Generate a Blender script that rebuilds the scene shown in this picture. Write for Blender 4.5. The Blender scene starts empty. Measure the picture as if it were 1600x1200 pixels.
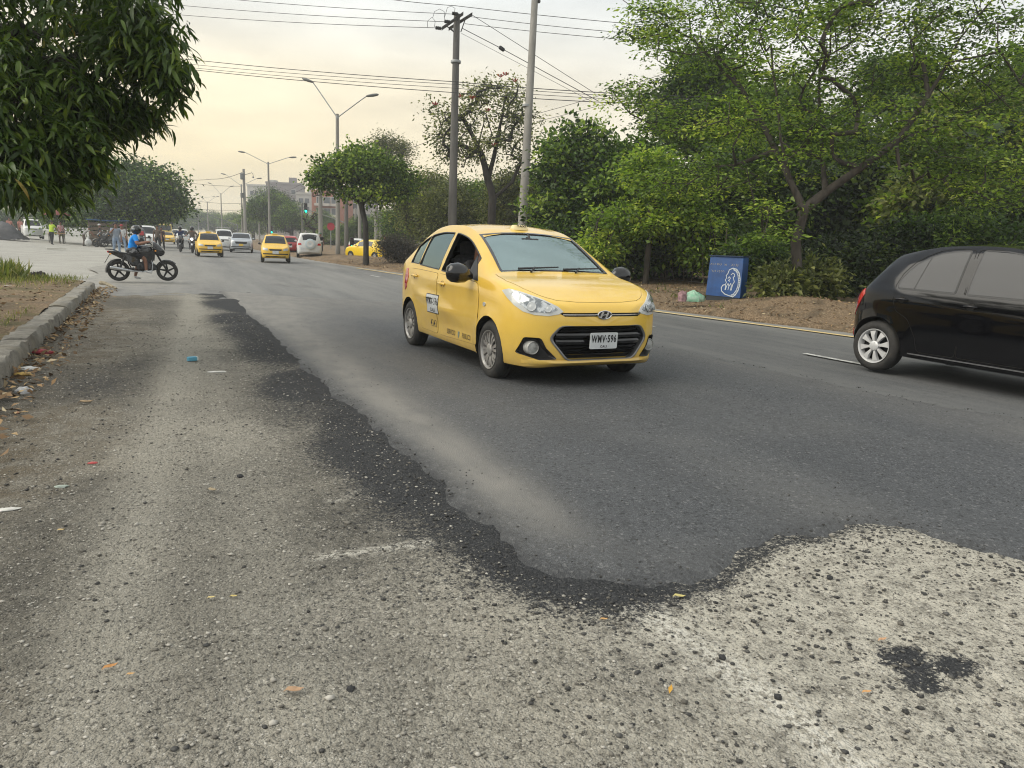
import bpy, bmesh, math, random
import numpy as np
from mathutils import Vector, Matrix
from mathutils.bvhtree import BVHTree

SC = bpy.context.scene
COL = SC.collection
PI = math.pi
ONLY = globals().get('ONLY')
rad = math.radians

# ------------------------------------------------------------------ camera
# world: the road runs along +Y, the camera stands at the origin on the shoulder
F_PX, PITCH, ROLL, CAM_H, YAW = 1150.0, rad(10.65), rad(2.25), 1.28, rad(24.6)
_f = Vector((math.sin(YAW) * math.cos(PITCH), math.cos(YAW) * math.cos(PITCH), -math.sin(PITCH)))
_r = Vector((math.cos(YAW), -math.sin(YAW), 0))
_u = _r.cross(_f)
_r2 = _r * math.cos(ROLL) + _u * math.sin(ROLL)
_u2 = _u * math.cos(ROLL) - _r * math.sin(ROLL)
cam = bpy.data.cameras.new('camera')
cam.sensor_fit = 'HORIZONTAL'
cam.sensor_width = 36
cam.lens = 36 * F_PX / 1600
cam.clip_start = 0.05
cam.clip_end = 3000
camo = bpy.data.objects.new('camera', cam)
COL.objects.link(camo)
camo.matrix_world = Matrix(((_r2.x, _u2.x, -_f.x, 0), (_r2.y, _u2.y, -_f.y, 0), (_r2.z, _u2.z, -_f.z, CAM_H), (0, 0, 0, 1)))
SC.camera = camo


def ray(px, py):
    return _f + _r2 * ((px - 800) / F_PX) - _u2 * ((py - 600) / F_PX)


def G(px, py, z=0.0):
    """ground point (height z) seen at a place of the photograph"""
    d = ray(px, py)
    return Vector((0, 0, CAM_H)) + d * ((z - CAM_H) / d.z)


def AT(px, py, Y):
    """point on the same line of sight at road distance Y"""
    d = ray(px, py)
    return Vector((0, 0, CAM_H)) + d * (Y / d.y)


# ------------------------------------------------------------------ sky and sun
SUN_EL, SUN_AZ = rad(42), rad(-80)          # azimuth from +Y, towards -X (left)
SKY_STR = 0.1
w = bpy.data.worlds.new('World')
SC.world = w
w.use_nodes = True
nt = w.node_tree
nt.nodes.clear()


def N(tree, typ, **kw):
    n = tree.nodes.new(typ)
    for k, v in kw.items():
        setattr(n, k, v)
    return n


out = N(nt, 'ShaderNodeOutputWorld')
bg = N(nt, 'ShaderNodeBackground')
bg.inputs['Strength'].default_value = SKY_STR
sky = N(nt, 'ShaderNodeTexSky', sky_type='NISHITA', sun_disc=False, sun_elevation=SUN_EL, sun_rotation=SUN_AZ)
tc = N(nt, 'ShaderNodeTexCoord')
sep = N(nt, 'ShaderNodeSeparateXYZ')
nt.links.new(tc.outputs['Generated'], sep.inputs[0])
# hazy cloud deck: cream near the horizon, grey white overhead, uneven
elr = N(nt, 'ShaderNodeValToRGB')
cr = elr.color_ramp
cr.elements[0].position = 0.0
cr.elements[0].color = (0.58, 0.46, 0.26, 1)
cr.elements[1].position = 0.09
cr.elements[1].color = (0.64, 0.52, 0.30, 1)
for p, c in ((0.19, (0.70, 0.61, 0.43)), (0.26, (0.63, 0.62, 0.56)), (0.36, (0.50, 0.56, 0.61)), (1.0, (0.74, 0.79, 0.83))):
    e = cr.elements.new(p)
    e.color = (*c, 1)
nt.links.new(sep.outputs['Z'], elr.inputs[0])
# away from the veiled sun the deck is greyer
sd = N(nt, 'ShaderNodeVectorMath', operation='DOT_PRODUCT')
sd.inputs[1].default_value = (math.sin(rad(-8)) * 0.97, math.cos(rad(-8)) * 0.97, 0.22)
nt.links.new(tc.outputs['Generated'], sd.inputs[0])
sdr = N(nt, 'ShaderNodeMapRange')
sdr.inputs['From Min'].default_value = 0.35
sdr.inputs['From Max'].default_value = 1.0
nt.links.new(sd.outputs['Value'], sdr.inputs['Value'])
grey = N(nt, 'ShaderNodeMix', data_type='RGBA')
grey.inputs['A'].default_value = (0.63, 0.64, 0.62, 1)
nt.links.new(sdr.outputs[0], grey.inputs['Factor'])
nt.links.new(elr.outputs[0], grey.inputs['B'])
# stretched cloud texture
mp = N(nt, 'ShaderNodeMapping')
mp.inputs['Scale'].default_value = (1.6, 1.6, 6.5)
mp.inputs['Rotation'].default_value = (0.15, 0.2, 0.4)
nt.links.new(tc.outputs['Generated'], mp.inputs[0])
nz = N(nt, 'ShaderNodeTexNoise')
nz.inputs['Scale'].default_value = 2.2
nz.inputs['Detail'].default_value = 6
nz.inputs['Roughness'].default_value = 0.55
nt.links.new(mp.outputs[0], nz.inputs[0])
nzr = N(nt, 'ShaderNodeMapRange')
nzr.inputs['From Min'].default_value = 0.3
nzr.inputs['From Max'].default_value = 0.7
nzr.inputs['To Min'].default_value = 0.68
nzr.inputs['To Max'].default_value = 0.98
nt.links.new(nz.outputs[0], nzr.inputs['Value'])
mul = N(nt, 'ShaderNodeVectorMath', operation='SCALE')
nt.links.new(grey.outputs['Result'], mul.inputs[0])
nt.links.new(nzr.outputs[0], mul.inputs['Scale'])
sc10 = N(nt, 'ShaderNodeVectorMath', operation='SCALE')
sc10.inputs['Scale'].default_value = 1.0 / SKY_STR
nt.links.new(mul.outputs[0], sc10.inputs[0])
mx = N(nt, 'ShaderNodeMix', data_type='RGBA')
mx.inputs['Factor'].default_value = 0.93
nt.links.new(sky.outputs[0], mx.inputs['A'])
nt.links.new(sc10.outputs[0], mx.inputs['B'])
nt.links.new(mx.outputs['Result'], bg.inputs['Color'])
nt.links.new(bg.outputs[0], out.inputs['Surface'])

sun = bpy.data.lights.new('sun', 'SUN')
sun.energy = 1.5
sun.angle = rad(60)
sun.color = (1.0, 0.93, 0.80)
suno = bpy.data.objects.new('sun', sun)
COL.objects.link(suno)
sdir = Vector((math.sin(SUN_AZ) * math.cos(SUN_EL), math.cos(SUN_AZ) * math.cos(SUN_EL), math.sin(SUN_EL)))
suno.rotation_euler = (-sdir).to_track_quat('-Z', 'Y').to_euler()

SC.view_settings.view_transform = 'Standard'
SC.view_settings.look = 'None'
SC.view_settings.exposure = 0.90
SC.view_settings.gamma = 1.0
SC.view_settings.use_curve_mapping = False
SC.render.engine = 'CYCLES'
SC.cycles.max_bounces = 6
SC.cycles.diffuse_bounces = 3
SC.cycles.glossy_bounces = 3
SC.cycles.transmission_bounces = 4
SC.cycles.transparent_max_bounces = 8
SC.cycles.volume_bounces = 2
SC.cycles.use_denoising = True
SC.cycles.filter_width = 1.1
SC.cycles.caustics_reflective = False
SC.cycles.caustics_refractive = False


# ------------------------------------------------------------------ materials
MATS = {}


def pm(name, c, rough=0.6, metal=0.0, c2=None, scale=8.0, bump=0.0, bscale=None, detail=4, coat=0.0, spec=0.5,
       emit=0.0, lo=0.35, hi=0.65, stretch=None):
    """principled material; c2 mixes in through noise, bump gives fine relief"""
    if name in MATS:
        return MATS[name]
    m = bpy.data.materials.new(name)
    m.use_nodes = True
    t = m.node_tree
    b = t.nodes['Principled BSDF']
    b.inputs['Base Color'].default_value = (*c, 1)
    b.inputs['Roughness'].default_value = rough
    b.inputs['Metallic'].default_value = metal
    b.inputs['Coat Weight'].default_value = coat
    b.inputs['Coat Roughness'].default_value = 0.04
    b.inputs['Specular IOR Level'].default_value = spec
    if emit:
        b.inputs['Emission Color'].default_value = (*c, 1)
        b.inputs['Emission Strength'].default_value = emit
    co = None
    if c2 is not None or bump:
        co = N(t, 'ShaderNodeTexCoord').outputs['Object']
        if stretch:
            q = N(t, 'ShaderNodeMapping')
            q.inputs['Scale'].default_value = stretch
            t.links.new(co, q.inputs[0])
            co = q.outputs[0]
    if c2 is not None:
        n = N(t, 'ShaderNodeTexNoise')
        n.inputs['Scale'].default_value = scale
        n.inputs['Detail'].default_value = detail
        n.inputs['Roughness'].default_value = 0.6
        t.links.new(co, n.inputs['Vector'])
        r = N(t, 'ShaderNodeMapRange')
        r.inputs['From Min'].default_value = lo
        r.inputs['From Max'].default_value = hi
        t.links.new(n.outputs[0], r.inputs['Value'])
        x = N(t, 'ShaderNodeMix', data_type='RGBA')
        x.inputs['A'].default_value = (*c, 1)
        x.inputs['B'].default_value = (*c2, 1)
        t.links.new(r.outputs[0], x.inputs['Factor'])
        t.links.new(x.outputs['Result'], b.inputs['Base Color'])
    if bump:
        n = N(t, 'ShaderNodeTexNoise')
        n.inputs['Scale'].default_value = bscale or scale * 4
        n.inputs['Detail'].default_value = 5
        t.links.new(co, n.inputs['Vector'])
        bm_ = N(t, 'ShaderNodeBump')
        bm_.inputs['Strength'].default_value = bump
        bm_.inputs['Distance'].default_value = 0.02
        t.links.new(n.outputs[0], bm_.inputs['Height'])
        t.links.new(bm_.outputs[0], b.inputs['Normal'])
    MATS[name] = m
    return m


def glass_mat(name, tint, refl_ior=1.7, veil=0.0):
    """thin window glass: tinted see-through plus a mirror layer, veil = share of pale colour standing in for sky glare"""
    m = bpy.data.materials.new(name)
    m.use_nodes = True
    t = m.node_tree
    t.nodes.clear()
    o = N(t, 'ShaderNodeOutputMaterial')
    tr = N(t, 'ShaderNodeBsdfTransparent')
    tr.inputs[0].default_value = (*tint, 1)
    gl = N(t, 'ShaderNodeBsdfGlossy')
    gl.inputs['Roughness'].default_value = 0.03
    gl.inputs['Color'].default_value = (0.78, 1.0, 0.99, 1)
    fr = N(t, 'ShaderNodeFresnel')
    fr.inputs[0].default_value = refl_ior
    mx = N(t, 'ShaderNodeMixShader')
    t.links.new(fr.outputs[0], mx.inputs[0])
    src = tr
    if veil:
        df = N(t, 'ShaderNodeBsdfDiffuse')
        df.inputs[0].default_value = (0.55, 0.6, 0.6, 1)  # pale diffuse colour that imitates the brightness of reflected sky
        m2 = N(t, 'ShaderNodeMixShader')
        m2.inputs[0].default_value = veil
        t.links.new(tr.outputs[0], m2.inputs[1])
        t.links.new(df.outputs[0], m2.inputs[2])
        src = m2
    t.links.new(src.outputs[0], mx.inputs[1])
    t.links.new(gl.outputs[0], mx.inputs[2])
    t.links.new(mx.outputs[0], o.inputs[0])
    MATS[name] = m
    return m


# ------------------------------------------------------------------ mesh helpers
class MB:
    def __init__(s):
        s.v, s.f, s.m = [], [], []

    def add(s, vs, fs, mi=0):
        o = len(s.v)
        s.v += [tuple(p) for p in vs]
        s.f += [tuple(i + o for i in q) for q in fs]
        s.m += [mi] * len(fs)
        return s

    def box(s, c, d, rz=0.0, mi=0, ry=0.0, rx=0.0, bev=0.0, taper=1.0):
        hx, hy, hz = d[0] / 2, d[1] / 2, d[2] / 2
        M = Matrix.Rotation(rz, 3, 'Z') @ Matrix.Rotation(ry, 3, 'Y') @ Matrix.Rotation(rx, 3, 'X')
        c = Vector(c)
        if bev <= 0:
            vs = [c + M @ Vector((x * hx * (taper if z > 0 else 1), y * hy * (taper if z > 0 else 1), z * hz)) for z in (-1, 1) for y in (-1, 1) for x in (-1, 1)]
            return s.add(vs, [(0, 2, 3, 1), (4, 5, 7, 6), (0, 1, 5, 4), (2, 6, 7, 3), (0, 4, 6, 2), (1, 3, 7, 5)], mi)
        b = bev
        rings = []
        for z, ins in ((-hz, b), (-hz + b, 0), (hz - b, 0), (hz, b)):
            x, y = hx - ins, hy - ins
            k = b if ins == 0 else b * 0.6
            k = min(k, x * .9, y * .9)
            tp = taper if z > 0 else 1
            rings.append([c + M @ Vector((px * tp, py * tp, z)) for px, py in
                          ((x - k, -y), (x, -y + k), (x, y - k), (x - k, y), (-x + k, y), (-x, y - k), (-x, -y + k), (-x + k, -y))])
        return s.loft(rings, mi, True)

    def loft(s, rings, mi=0, caps=True, close=True):
        n = len(rings[0])
        vs = [p for r in rings for p in r]
        fs = []
        for i in range(len(rings) - 1):
            for j in range(n if close else n - 1):
                k = (j + 1) % n
                fs.append((i * n + j, i * n + k, (i + 1) * n + k, (i + 1) * n + j))
        if caps:
            fs.append(tuple(range(n - 1, -1, -1)))
            fs.append(tuple((len(rings) - 1) * n + j for j in range(n)))
        return s.add(vs, fs, mi)

    def tube(s, pts, r, n=8, mi=0, caps=True):
        pts = [Vector(p) for p in pts]
        rs = r if isinstance(r, (list, tuple)) else [r] * len(pts)
        rings = []
        ref = None
        for i, p in enumerate(pts):
            t = (pts[min(i + 1, len(pts) - 1)] - pts[max(i - 1, 0)])
            if t.length < 1e-9:
                t = Vector((0, 0, 1))
            t.normalize()
            if ref is None:
                ref = t.orthogonal().normalized()
            a = (ref - t * ref.dot(t))
            a = a.normalized() if a.length > 1e-6 else t.orthogonal().normalized()
            ref = a
            b = t.cross(a)
            rings.append([p + (a * math.cos(2 * PI * k / n) + b * math.sin(2 * PI * k / n)) * rs[i] for k in range(n)])
        return s.loft(rings, mi, caps)

    def lathe(s, prof, n=24, c=(0, 0, 0), axis='Z', mi=0, caps=True, a0=0.0, a1=2 * PI):
        """prof: (radius, height) pairs"""
        rings = []
        c = Vector(c)
        for r, h in prof:
            rg = []
            for k in range(n):
                a = a0 + (a1 - a0) * k / n
                x, y = r * math.cos(a), r * math.sin(a)
                rg.append(c + (Vector((x, y, h)) if axis == 'Z' else Vector((x, h, -y)) if axis == 'Y' else Vector((h, x, y))))
            rings.append(rg)
        return s.loft(rings, mi, caps)

    def prism(s, poly, t0, t1, axis='Y', mi=0):
        """2D outline pushed along an axis: Y -> (x,z), X -> (y,z), Z -> (x,y)"""
        f = {'Y': lambda a, b, t: (a, t, b), 'X': lambda a, b, t: (t, a, b), 'Z': lambda a, b, t: (a, b, t)}[axis]
        return s.loft([[f(a, b, t0) for a, b in poly], [f(a, b, t1) for a, b in poly]], mi, True)

    def ball(s, c, r, n=10, m=6, mi=0, sc=(1, 1, 1)):
        vs = []
        for i in range(1, m):
            th = PI * i / m
            for k in range(n):
                a = 2 * PI * k / n
                vs.append((c[0] + r * sc[0] * math.sin(th) * math.cos(a), c[1] + r * sc[1] * math.sin(th) * math.sin(a), c[2] + r * sc[2] * math.cos(th)))
        top, bot = len(vs), len(vs) + 1
        vs += [(c[0], c[1], c[2] + r * sc[2]), (c[0], c[1], c[2] - r * sc[2])]
        fs = []
        for k in range(n):
            k2 = (k + 1) % n
            fs.append((top, k, k2))
            fs.append((bot, (m - 2) * n + k2, (m - 2) * n + k))
            for i in range(m - 2):
                fs.append((i * n + k, (i + 1) * n + k, (i + 1) * n + k2, i * n + k2))
        return s.add(vs, fs, mi)

    def mesh(s, name, mats, smooth=True, angle=35, fix=True):
        me = bpy.data.meshes.new(name)
        me.from_pydata(s.v, [], s.f)
        for m in (mats if isinstance(mats, (list, tuple)) else [mats]):
            me.materials.append(m)
        if any(s.m):
            me.polygons.foreach_set('material_index', s.m)
        finish(me, smooth, angle, fix)
        return me

    def build(s, name, mats, parent=None, smooth=True, angle=35, fix=True):
        return link(name, s.mesh(name, mats, smooth, angle, fix), parent)


def finish(me, smooth=True, angle=35, fix=True):
    if fix:
        b = bmesh.new()
        b.from_mesh(me)
        bmesh.ops.recalc_face_normals(b, faces=b.faces)
        b.to_mesh(me)
        b.free()
    if smooth:
        me.polygons.foreach_set('use_smooth', [True] * len(me.polygons))
        me.set_sharp_from_angle(angle=rad(angle))
    me.update()


def link(name, data, parent=None):
    o = bpy.data.objects.new(name, data)
    COL.objects.link(o)
    if parent is not None:
        o.parent = parent
    return o


def tag(o, label=None, cat=None, group=None, kind=None):
    if label:
        o['label'] = label
    if cat:
        o['category'] = cat
    if group:
        o['group'] = group
    if kind:
        o['kind'] = kind
    return o


def thing(name, label, cat, loc=(0, 0, 0), rz=0.0, group=None):
    o = link(name, None)
    o.location = loc
    o.rotation_euler = (0, 0, rz)
    o.empty_display_size = 0.2
    return tag(o, label, cat, group)


def copy_thing(src, loc, rz, label, group=None):
    def rec(o, par):
        c = o.copy()
        COL.objects.link(c)
        if par is not None:
            c.parent = par
        for ch in list(o.children):
            rec(ch, c)
        return c
    r = rec(src, None)
    r.location = loc
    r.rotation_euler = (0, 0, rz)
    r['label'] = label
    if group:
        r['group'] = group
        src['group'] = group
    return r


def arr_mesh(name, V, Fq, mat, tone=None, smooth=False):
    """fast mesh from numpy arrays: V (n,3), Fq (m,k)"""
    me = bpy.data.meshes.new(name)
    V = np.asarray(V, np.float32)
    Fq = np.asarray(Fq, np.int32)
    me.vertices.add(len(V))
    me.vertices.foreach_set('co', V.ravel())
    k = Fq.shape[1]
    me.loops.add(Fq.size)
    me.loops.foreach_set('vertex_index', Fq.ravel())
    me.polygons.add(len(Fq))
    me.polygons.foreach_set('loop_start', np.arange(0, Fq.size, k, dtype=np.int32))
    if smooth:
        me.polygons.foreach_set('use_smooth', np.ones(len(Fq), bool))
    me.update(calc_edges=True)
    if tone is not None:
        for nm, arr in (tone.items() if isinstance(tone, dict) else (('tone', tone),)):
            a = me.attributes.new(nm, 'FLOAT', 'POINT')
            a.data.foreach_set('value', np.asarray(arr, np.float32))
    if mat:
        me.materials.append(mat)
    return me


def pchip(pts):
    """monotone cubic through (x, y) pairs"""
    p = sorted(pts)
    x = np.array([a for a, _ in p], float)
    y = np.array([b for _, b in p], float)
    h = np.diff(x)
    d = np.diff(y) / h
    m = np.zeros(len(x))
    m[0], m[-1] = d[0], d[-1]
    for i in range(1, len(x) - 1):
        if d[i - 1] * d[i] > 0:
            w1, w2 = 2 * h[i] + h[i - 1], h[i] + 2 * h[i - 1]
            m[i] = (w1 + w2) / (w1 / d[i - 1] + w2 / d[i])

    def f(t):
        t = min(max(t, x[0]), x[-1])
        i = min(max(int(np.searchsorted(x, t)) - 1, 0), len(x) - 2)
        s = (t - x[i]) / h[i]
        return float((2 * s**3 - 3 * s**2 + 1) * y[i] + (s**3 - 2 * s**2 + s) * h[i] * m[i] + (-2 * s**3 + 3 * s**2) * y[i + 1] + (s**3 - s**2) * h[i] * m[i + 1])
    return f


def vnoise(P, seed=0, freq=1.0):
    """smooth value noise on (n,2) points, -1..1"""
    P = np.asarray(P, float) * freq
    i = np.floor(P).astype(int)
    f = P - i
    u = f * f * (3 - 2 * f)

    def hsh(a, b):
        n = (a * 374761393 + b * 668265263 + seed * 974634777) & 0x7fffffff
        n = ((n ^ (n >> 13)) * 1274126177) & 0x7fffffff
        return ((n ^ (n >> 16)) & 0xffff) / 32767.5 - 1
    a, b = i[:, 0], i[:, 1]
    return ((hsh(a, b) * (1 - u[:, 0]) + hsh(a + 1, b) * u[:, 0]) * (1 - u[:, 1]) + (hsh(a, b + 1) * (1 - u[:, 0]) + hsh(a + 1, b + 1) * u[:, 0]) * u[:, 1])


def boolean(me, cutters, mats):
    """difference of closed cutter meshes from a closed mesh, without operators"""
    o = bpy.data.objects.new('tmp', me)
    COL.objects.link(o)
    objs = []
    for c in cutters:
        k = bpy.data.objects.new('tmpc', c)
        COL.objects.link(k)
        objs.append(k)
        md = o.modifiers.new('b', 'BOOLEAN')
        md.operation = 'DIFFERENCE'
        md.solver = 'EXACT'
        md.object = k
        md.material_mode = 'TRANSFER'
    dg = bpy.context.evaluated_depsgraph_get()
    dg.update()
    r = bpy.data.meshes.new_from_object(o.evaluated_get(dg), preserve_all_data_layers=True, depsgraph=dg)
    for k in objs:
        bpy.data.objects.remove(k)
    bpy.data.objects.remove(o)
    return r


def from_modifiers(ob):
    dg = bpy.context.evaluated_depsgraph_get()
    dg.update()
    return bpy.data.meshes.new_from_object(ob.evaluated_get(dg), depsgraph=dg)


def text_mesh(txt, size, bold=0.0, squeeze=1.0):
    cu = bpy.data.curves.new('t', 'FONT')
    cu.body = txt
    cu.size = size
    cu.align_x = 'CENTER'
    cu.align_y = 'CENTER'
    cu.offset = bold
    cu.space_character = 1.2
    cu.resolution_u = 3
    o = bpy.data.objects.new('t', cu)
    COL.objects.link(o)
    me = from_modifiers(o)
    vs = [(v.co.x * squeeze, v.co.y) for v in me.vertices]
    fs = [tuple(p.vertices) for p in me.polygons]
    bpy.data.objects.remove(o)
    bpy.data.meshes.remove(me)
    return vs, fs

# ------------------------------------------------------------------ vehicles
def catmull(keys, n):
    K = [np.array(k, float) for k in keys]
    K = [2 * K[0] - K[1]] + K + [2 * K[-1] - K[-2]]
    o = []
    for i in range(1, len(K) - 2):
        p0, p1, p2, p3 = K[i - 1:i + 3]
        for j in range(n):
            t = j / n
            o.append(0.5 * (2 * p1 + (p2 - p0) * t + (2 * p0 - 5 * p1 + 4 * p2 - p3) * t * t + (3 * p1 - p0 - 3 * p2 + p3) * t**3))
    o.append(K[-2])
    return o


class Shell:
    """car body as sections along x (forward), y to the left, z up"""

    def __init__(s, top, belt, bot, half, xf, xr, nf=2.6, nr=3.2, lf=0.64, lr=0.6, tumble=0.36, shelf=0.05, crease=(), arches=(), ns=70, nv=3, axk=1.0):
        s.axk = axk
        s.top, s.belt, s.bot, s.half = pchip(top), pchip(belt), pchip(bot), pchip(half)
        s.xf, s.xr, s.nf, s.nr, s.lf, s.lr = xf, xr, nf, nr, lf, lr
        s.tumble, s.shelf, s.crease, s.arches, s.nv = tumble, shelf, crease, arches, nv
        u = [0.5 - 0.5 * math.cos(PI * i / ns) for i in range(ns + 1)]
        a = [0.55 * q + 0.45 * i / ns for i, q in enumerate(u)]
        s.xs = [xf + (xr - xf) * q for q in a]
        vs, fs = s.grid(s.xs)
        s.vs, s.fs = vs, fs
        s.bvh = BVHTree.FromPolygons([Vector(v) for v in vs], fs)

    def w(s, x):
        b = s.half(x)
        k = (x - (s.xf - s.lf)) / s.lf
        if k > 0:
            b *= max(0.0, 1 - min(k, 1)**s.nf)**(1 / s.nf)
        k = ((s.xr + s.lr) - x) / s.lr
        if k > 0:
            b *= max(0.0, 1 - min(k, 1)**s.nr)**(1 / s.nr)
        return max(b, 0.012)

    def keys(s, x, ins=0.0):
        w, zt, zb = s.w(x) - ins, s.top(x) - ins, s.bot(x) + ins
        zl = zb + min(s.belt(x) - zb, (zt - zb) * 0.9)
        g = zt - zl
        zr = zl + g * 0.86
        wt = 0.975 * w - min(s.shelf, 0.5 * g) - s.tumble * g * 0.86
        wt = max(wt, 0.6 * w)
        h = zl - zb
        return [(0, zb), (w * .55, zb), (w * .91, zb + .004), (w * .975, zb + min(.07, .2 * h)), (w * 1.0, zb + .38 * h),
                (w * .998, zb + .7 * h), (w * .972, zl), (wt, zr), (wt * .78, zr + .68 * (zt - zr)), (wt * .4, zr + .95 * (zt - zr)), (0, zt)]

    def section(s, x, ins=0.0):
        sec = catmull(s.keys(x, ins), s.nv)
        o = []
        for i, (y, z) in enumerate(sec):
            if 2 * s.nv < i < 7 * s.nv and s.w(x) > .3:
                for (x0, z0, x1, z1, amp, wd) in s.crease:
                    if min(x0, x1) < x < max(x0, x1):
                        t = (x - x0) / (x1 - x0)
                        y += amp * math.sin(PI * t)**.5 * math.exp(-((z - (z0 + (z1 - z0) * t)) / wd)**2)
                for (ax, az, R, amp) in s.arches:
                    d = math.hypot((x - ax) * s.axk, z - az)
                    y += amp * math.exp(-((d - R) / .045)**2) if d > R - .02 else amp
            o.append((max(y, 0), z))
        return o

    def rail(s, x):
        return s.keys(x)[7]

    def grid(s, xs, ins=0.0):
        vs, fs = [], []
        n = None
        for x in xs:
            h = s.section(x, ins)
            full = [(x, y, z) for y, z in h] + [(x, -y, z) for y, z in h[-2:0:-1]]
            n = len(full)
            vs += full
        for i in range(len(xs) - 1):
            for j in range(n):
                k = (j + 1) % n
                fs.append((i * n + j, (i + 1) * n + j, (i + 1) * n + k, i * n + k))
        fs.append(tuple(range(n)))
        fs.append(tuple((len(xs) - 1) * n + j for j in range(n - 1, -1, -1)))
        return vs, fs

    def mesh(s, name, mats, xs=None, ins=0.0):
        b = MB()
        vs, fs = (s.vs, s.fs) if xs is None else s.grid(xs, ins)
        b.add(vs, fs)
        return b.mesh(name, mats, True, 40)

    def on(s, p, d, off=0.0):
        """push p along d onto the body, off outwards"""
        d = Vector(d).normalized()
        p = Vector(p)
        h = s.bvh.ray_cast(p - d * 4, d, 9)
        if h[0] is None:
            h = s.bvh.find_nearest(p)
            return h[0] - d * off if h[0] else p
        return h[0] - d * off

    def project(s, vs, d, off):
        """project many points; points that miss keep the depth of their nearest hit"""
        d = Vector(d).normalized()
        res = []
        for p in vs:
            h = s.bvh.ray_cast(Vector(p) - d * 4, d, 9)
            res.append(h[0] - d * off if h[0] is not None else None)
        ok = [i for i, r in enumerate(res) if r is not None]
        for i, r in enumerate(res):
            if r is None:
                j = min(ok, key=lambda k: (Vector(vs[k]) - Vector(vs[i])).length_squared)
                dp = Vector(vs[i]) - Vector(vs[j])
                res[i] = res[j] + dp - d * dp.dot(d)
        return res

    def patch(s, pts, d, off=0.004, th=0.006, res=0.05, mb=None, mi=0):
        """piece with the given outline (3D points seen along d) that follows the body"""
        d = Vector(d).normalized()
        u = Vector((0, 0, 1)).cross(d)
        if u.length < 1e-3:
            u = Vector((0, 1, 0))
        u.normalize()
        v = d.cross(u)
        q = [(Vector(p).dot(u), Vector(p).dot(v)) for p in pts]
        b = bmesh.new()
        f = b.faces.new([b.verts.new((a, c, 0)) for a, c in q])
        for ax in (0, 1):
            lo, hi = min(p[ax] for p in q), max(p[ax] for p in q)
            n = int((hi - lo) / res)
            for i in range(1, n + 1):
                co = lo + (hi - lo) * i / (n + 1)
                pc, no = ((co, 0, 0), (1, 0, 0)) if ax == 0 else ((0, co, 0), (0, 1, 0))
                bmesh.ops.bisect_plane(b, geom=b.verts[:] + b.edges[:] + b.faces[:], plane_co=pc, plane_no=no)
        b.verts.index_update()
        base = [u * w_.co.x + v * w_.co.y for w_ in b.verts]
        fr = s.project(base, d, off)
        n = len(fr)
        vs = fr + [p + d * th for p in fr]
        fs = [tuple(w_.index for w_ in f.verts) for f in b.faces]
        side = [(e.verts[0].index, e.verts[1].index) for e in b.edges if len(e.link_faces) == 1]
        b.free()
        fs += [tuple(n + i for i in reversed(f)) for f in fs] + [(a, c, n + c, n + a) for a, c in side]
        mb = mb or MB()
        mb.add(vs, fs, mi)
        return mb

    # side window between x0 (front) and x1 (rear): top edge under the roof rail, lower edge over the belt
    def dlo(s, x0, x1, dz=0.03, db=0.03, n=10, cut=0.0, cutr=0.0):
        xs = [x0 + (x1 - x0) * i / n for i in range(n + 1)]
        low = [(x, s.belt(x) + db) for x in xs]
        hi = []
        for i, x in enumerate(xs):
            z = s.rail(x)[1] - dz
            hi.append((x, max(z, s.belt(x) + db + .002)))
        poly = low + hi[::-1]
        # round the corners a little
        return round_poly(poly, 0.02)

    def screen(s, xb, xt, my=0.05, n=8, mb=None):
        """windscreen / rear window outline on the body between stations xb (low) and xt (high)"""
        L = []
        for i in range(n + 1):
            x = xb + (xt - xb) * i / n
            L.append((x, max(s.rail(x)[0] - (my if mb is None else mb + (my - mb) * i / n), .05), s.rail(x)[1]))
        b, t = L[0], L[-1]
        lower = [(xb, -b[1] + 2 * b[1] * k / 8, s.rail(xb)[1] + (s.top(xb) - s.rail(xb)[1]) * (1 - (2 * k / 8 - 1)**2)) for k in range(1, 8)]
        upper = [(xt, t[1] - 2 * t[1] * k / 8, s.rail(xt)[1] + (s.top(xt) - s.rail(xt)[1]) * (1 - (2 * k / 8 - 1)**2)) for k in range(1, 8)]
        return [(x, -y, z) for x, y, z in reversed(L)] + lower + L + upper


def round_poly(P, r, k=3):
    """round the sharp corners of a 2D outline"""
    o = []
    n = len(P)
    for i in range(n):
        a, b, c = Vector(P[i - 1]), Vector(P[i]), Vector(P[(i + 1) % n])
        d1, d2 = a - b, c - b
        if d1.length < 1e-6 or d2.length < 1e-6:
            continue
        ang = d1.angle(d2)
        if ang > 2.6:
            o.append(tuple(b))
            continue
        t = min(r, d1.length * .45, d2.length * .45)
        p, q = b + d1.normalized() * t, b + d2.normalized() * t
        for j in range(k + 1):
            s_ = j / k
            o.append(tuple(p * (1 - s_)**2 + b * 2 * s_ * (1 - s_) + q * s_**2))
    return o


def grow(P, r):
    """2D outline moved outward by r"""
    n = len(P)
    area = sum(P[i][0] * P[(i + 1) % n][1] - P[(i + 1) % n][0] * P[i][1] for i in range(n))
    sg = 1 if area > 0 else -1
    o = []
    for i in range(n):
        a, b, c = Vector(P[i - 1]), Vector(P[i]), Vector(P[(i + 1) % n])
        e1, e2 = (b - a), (c - b)
        if e1.length < 1e-7 or e2.length < 1e-7:
            o.append(tuple(b))
            continue
        e1.normalize(), e2.normalize()
        n1, n2 = Vector((e1.y, -e1.x)) * sg, Vector((e2.y, -e2.x)) * sg
        m = n1 + n2
        m = m / max(m.length_squared * .5, .3)
        o.append(tuple(b + m * r))
    return o


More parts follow.
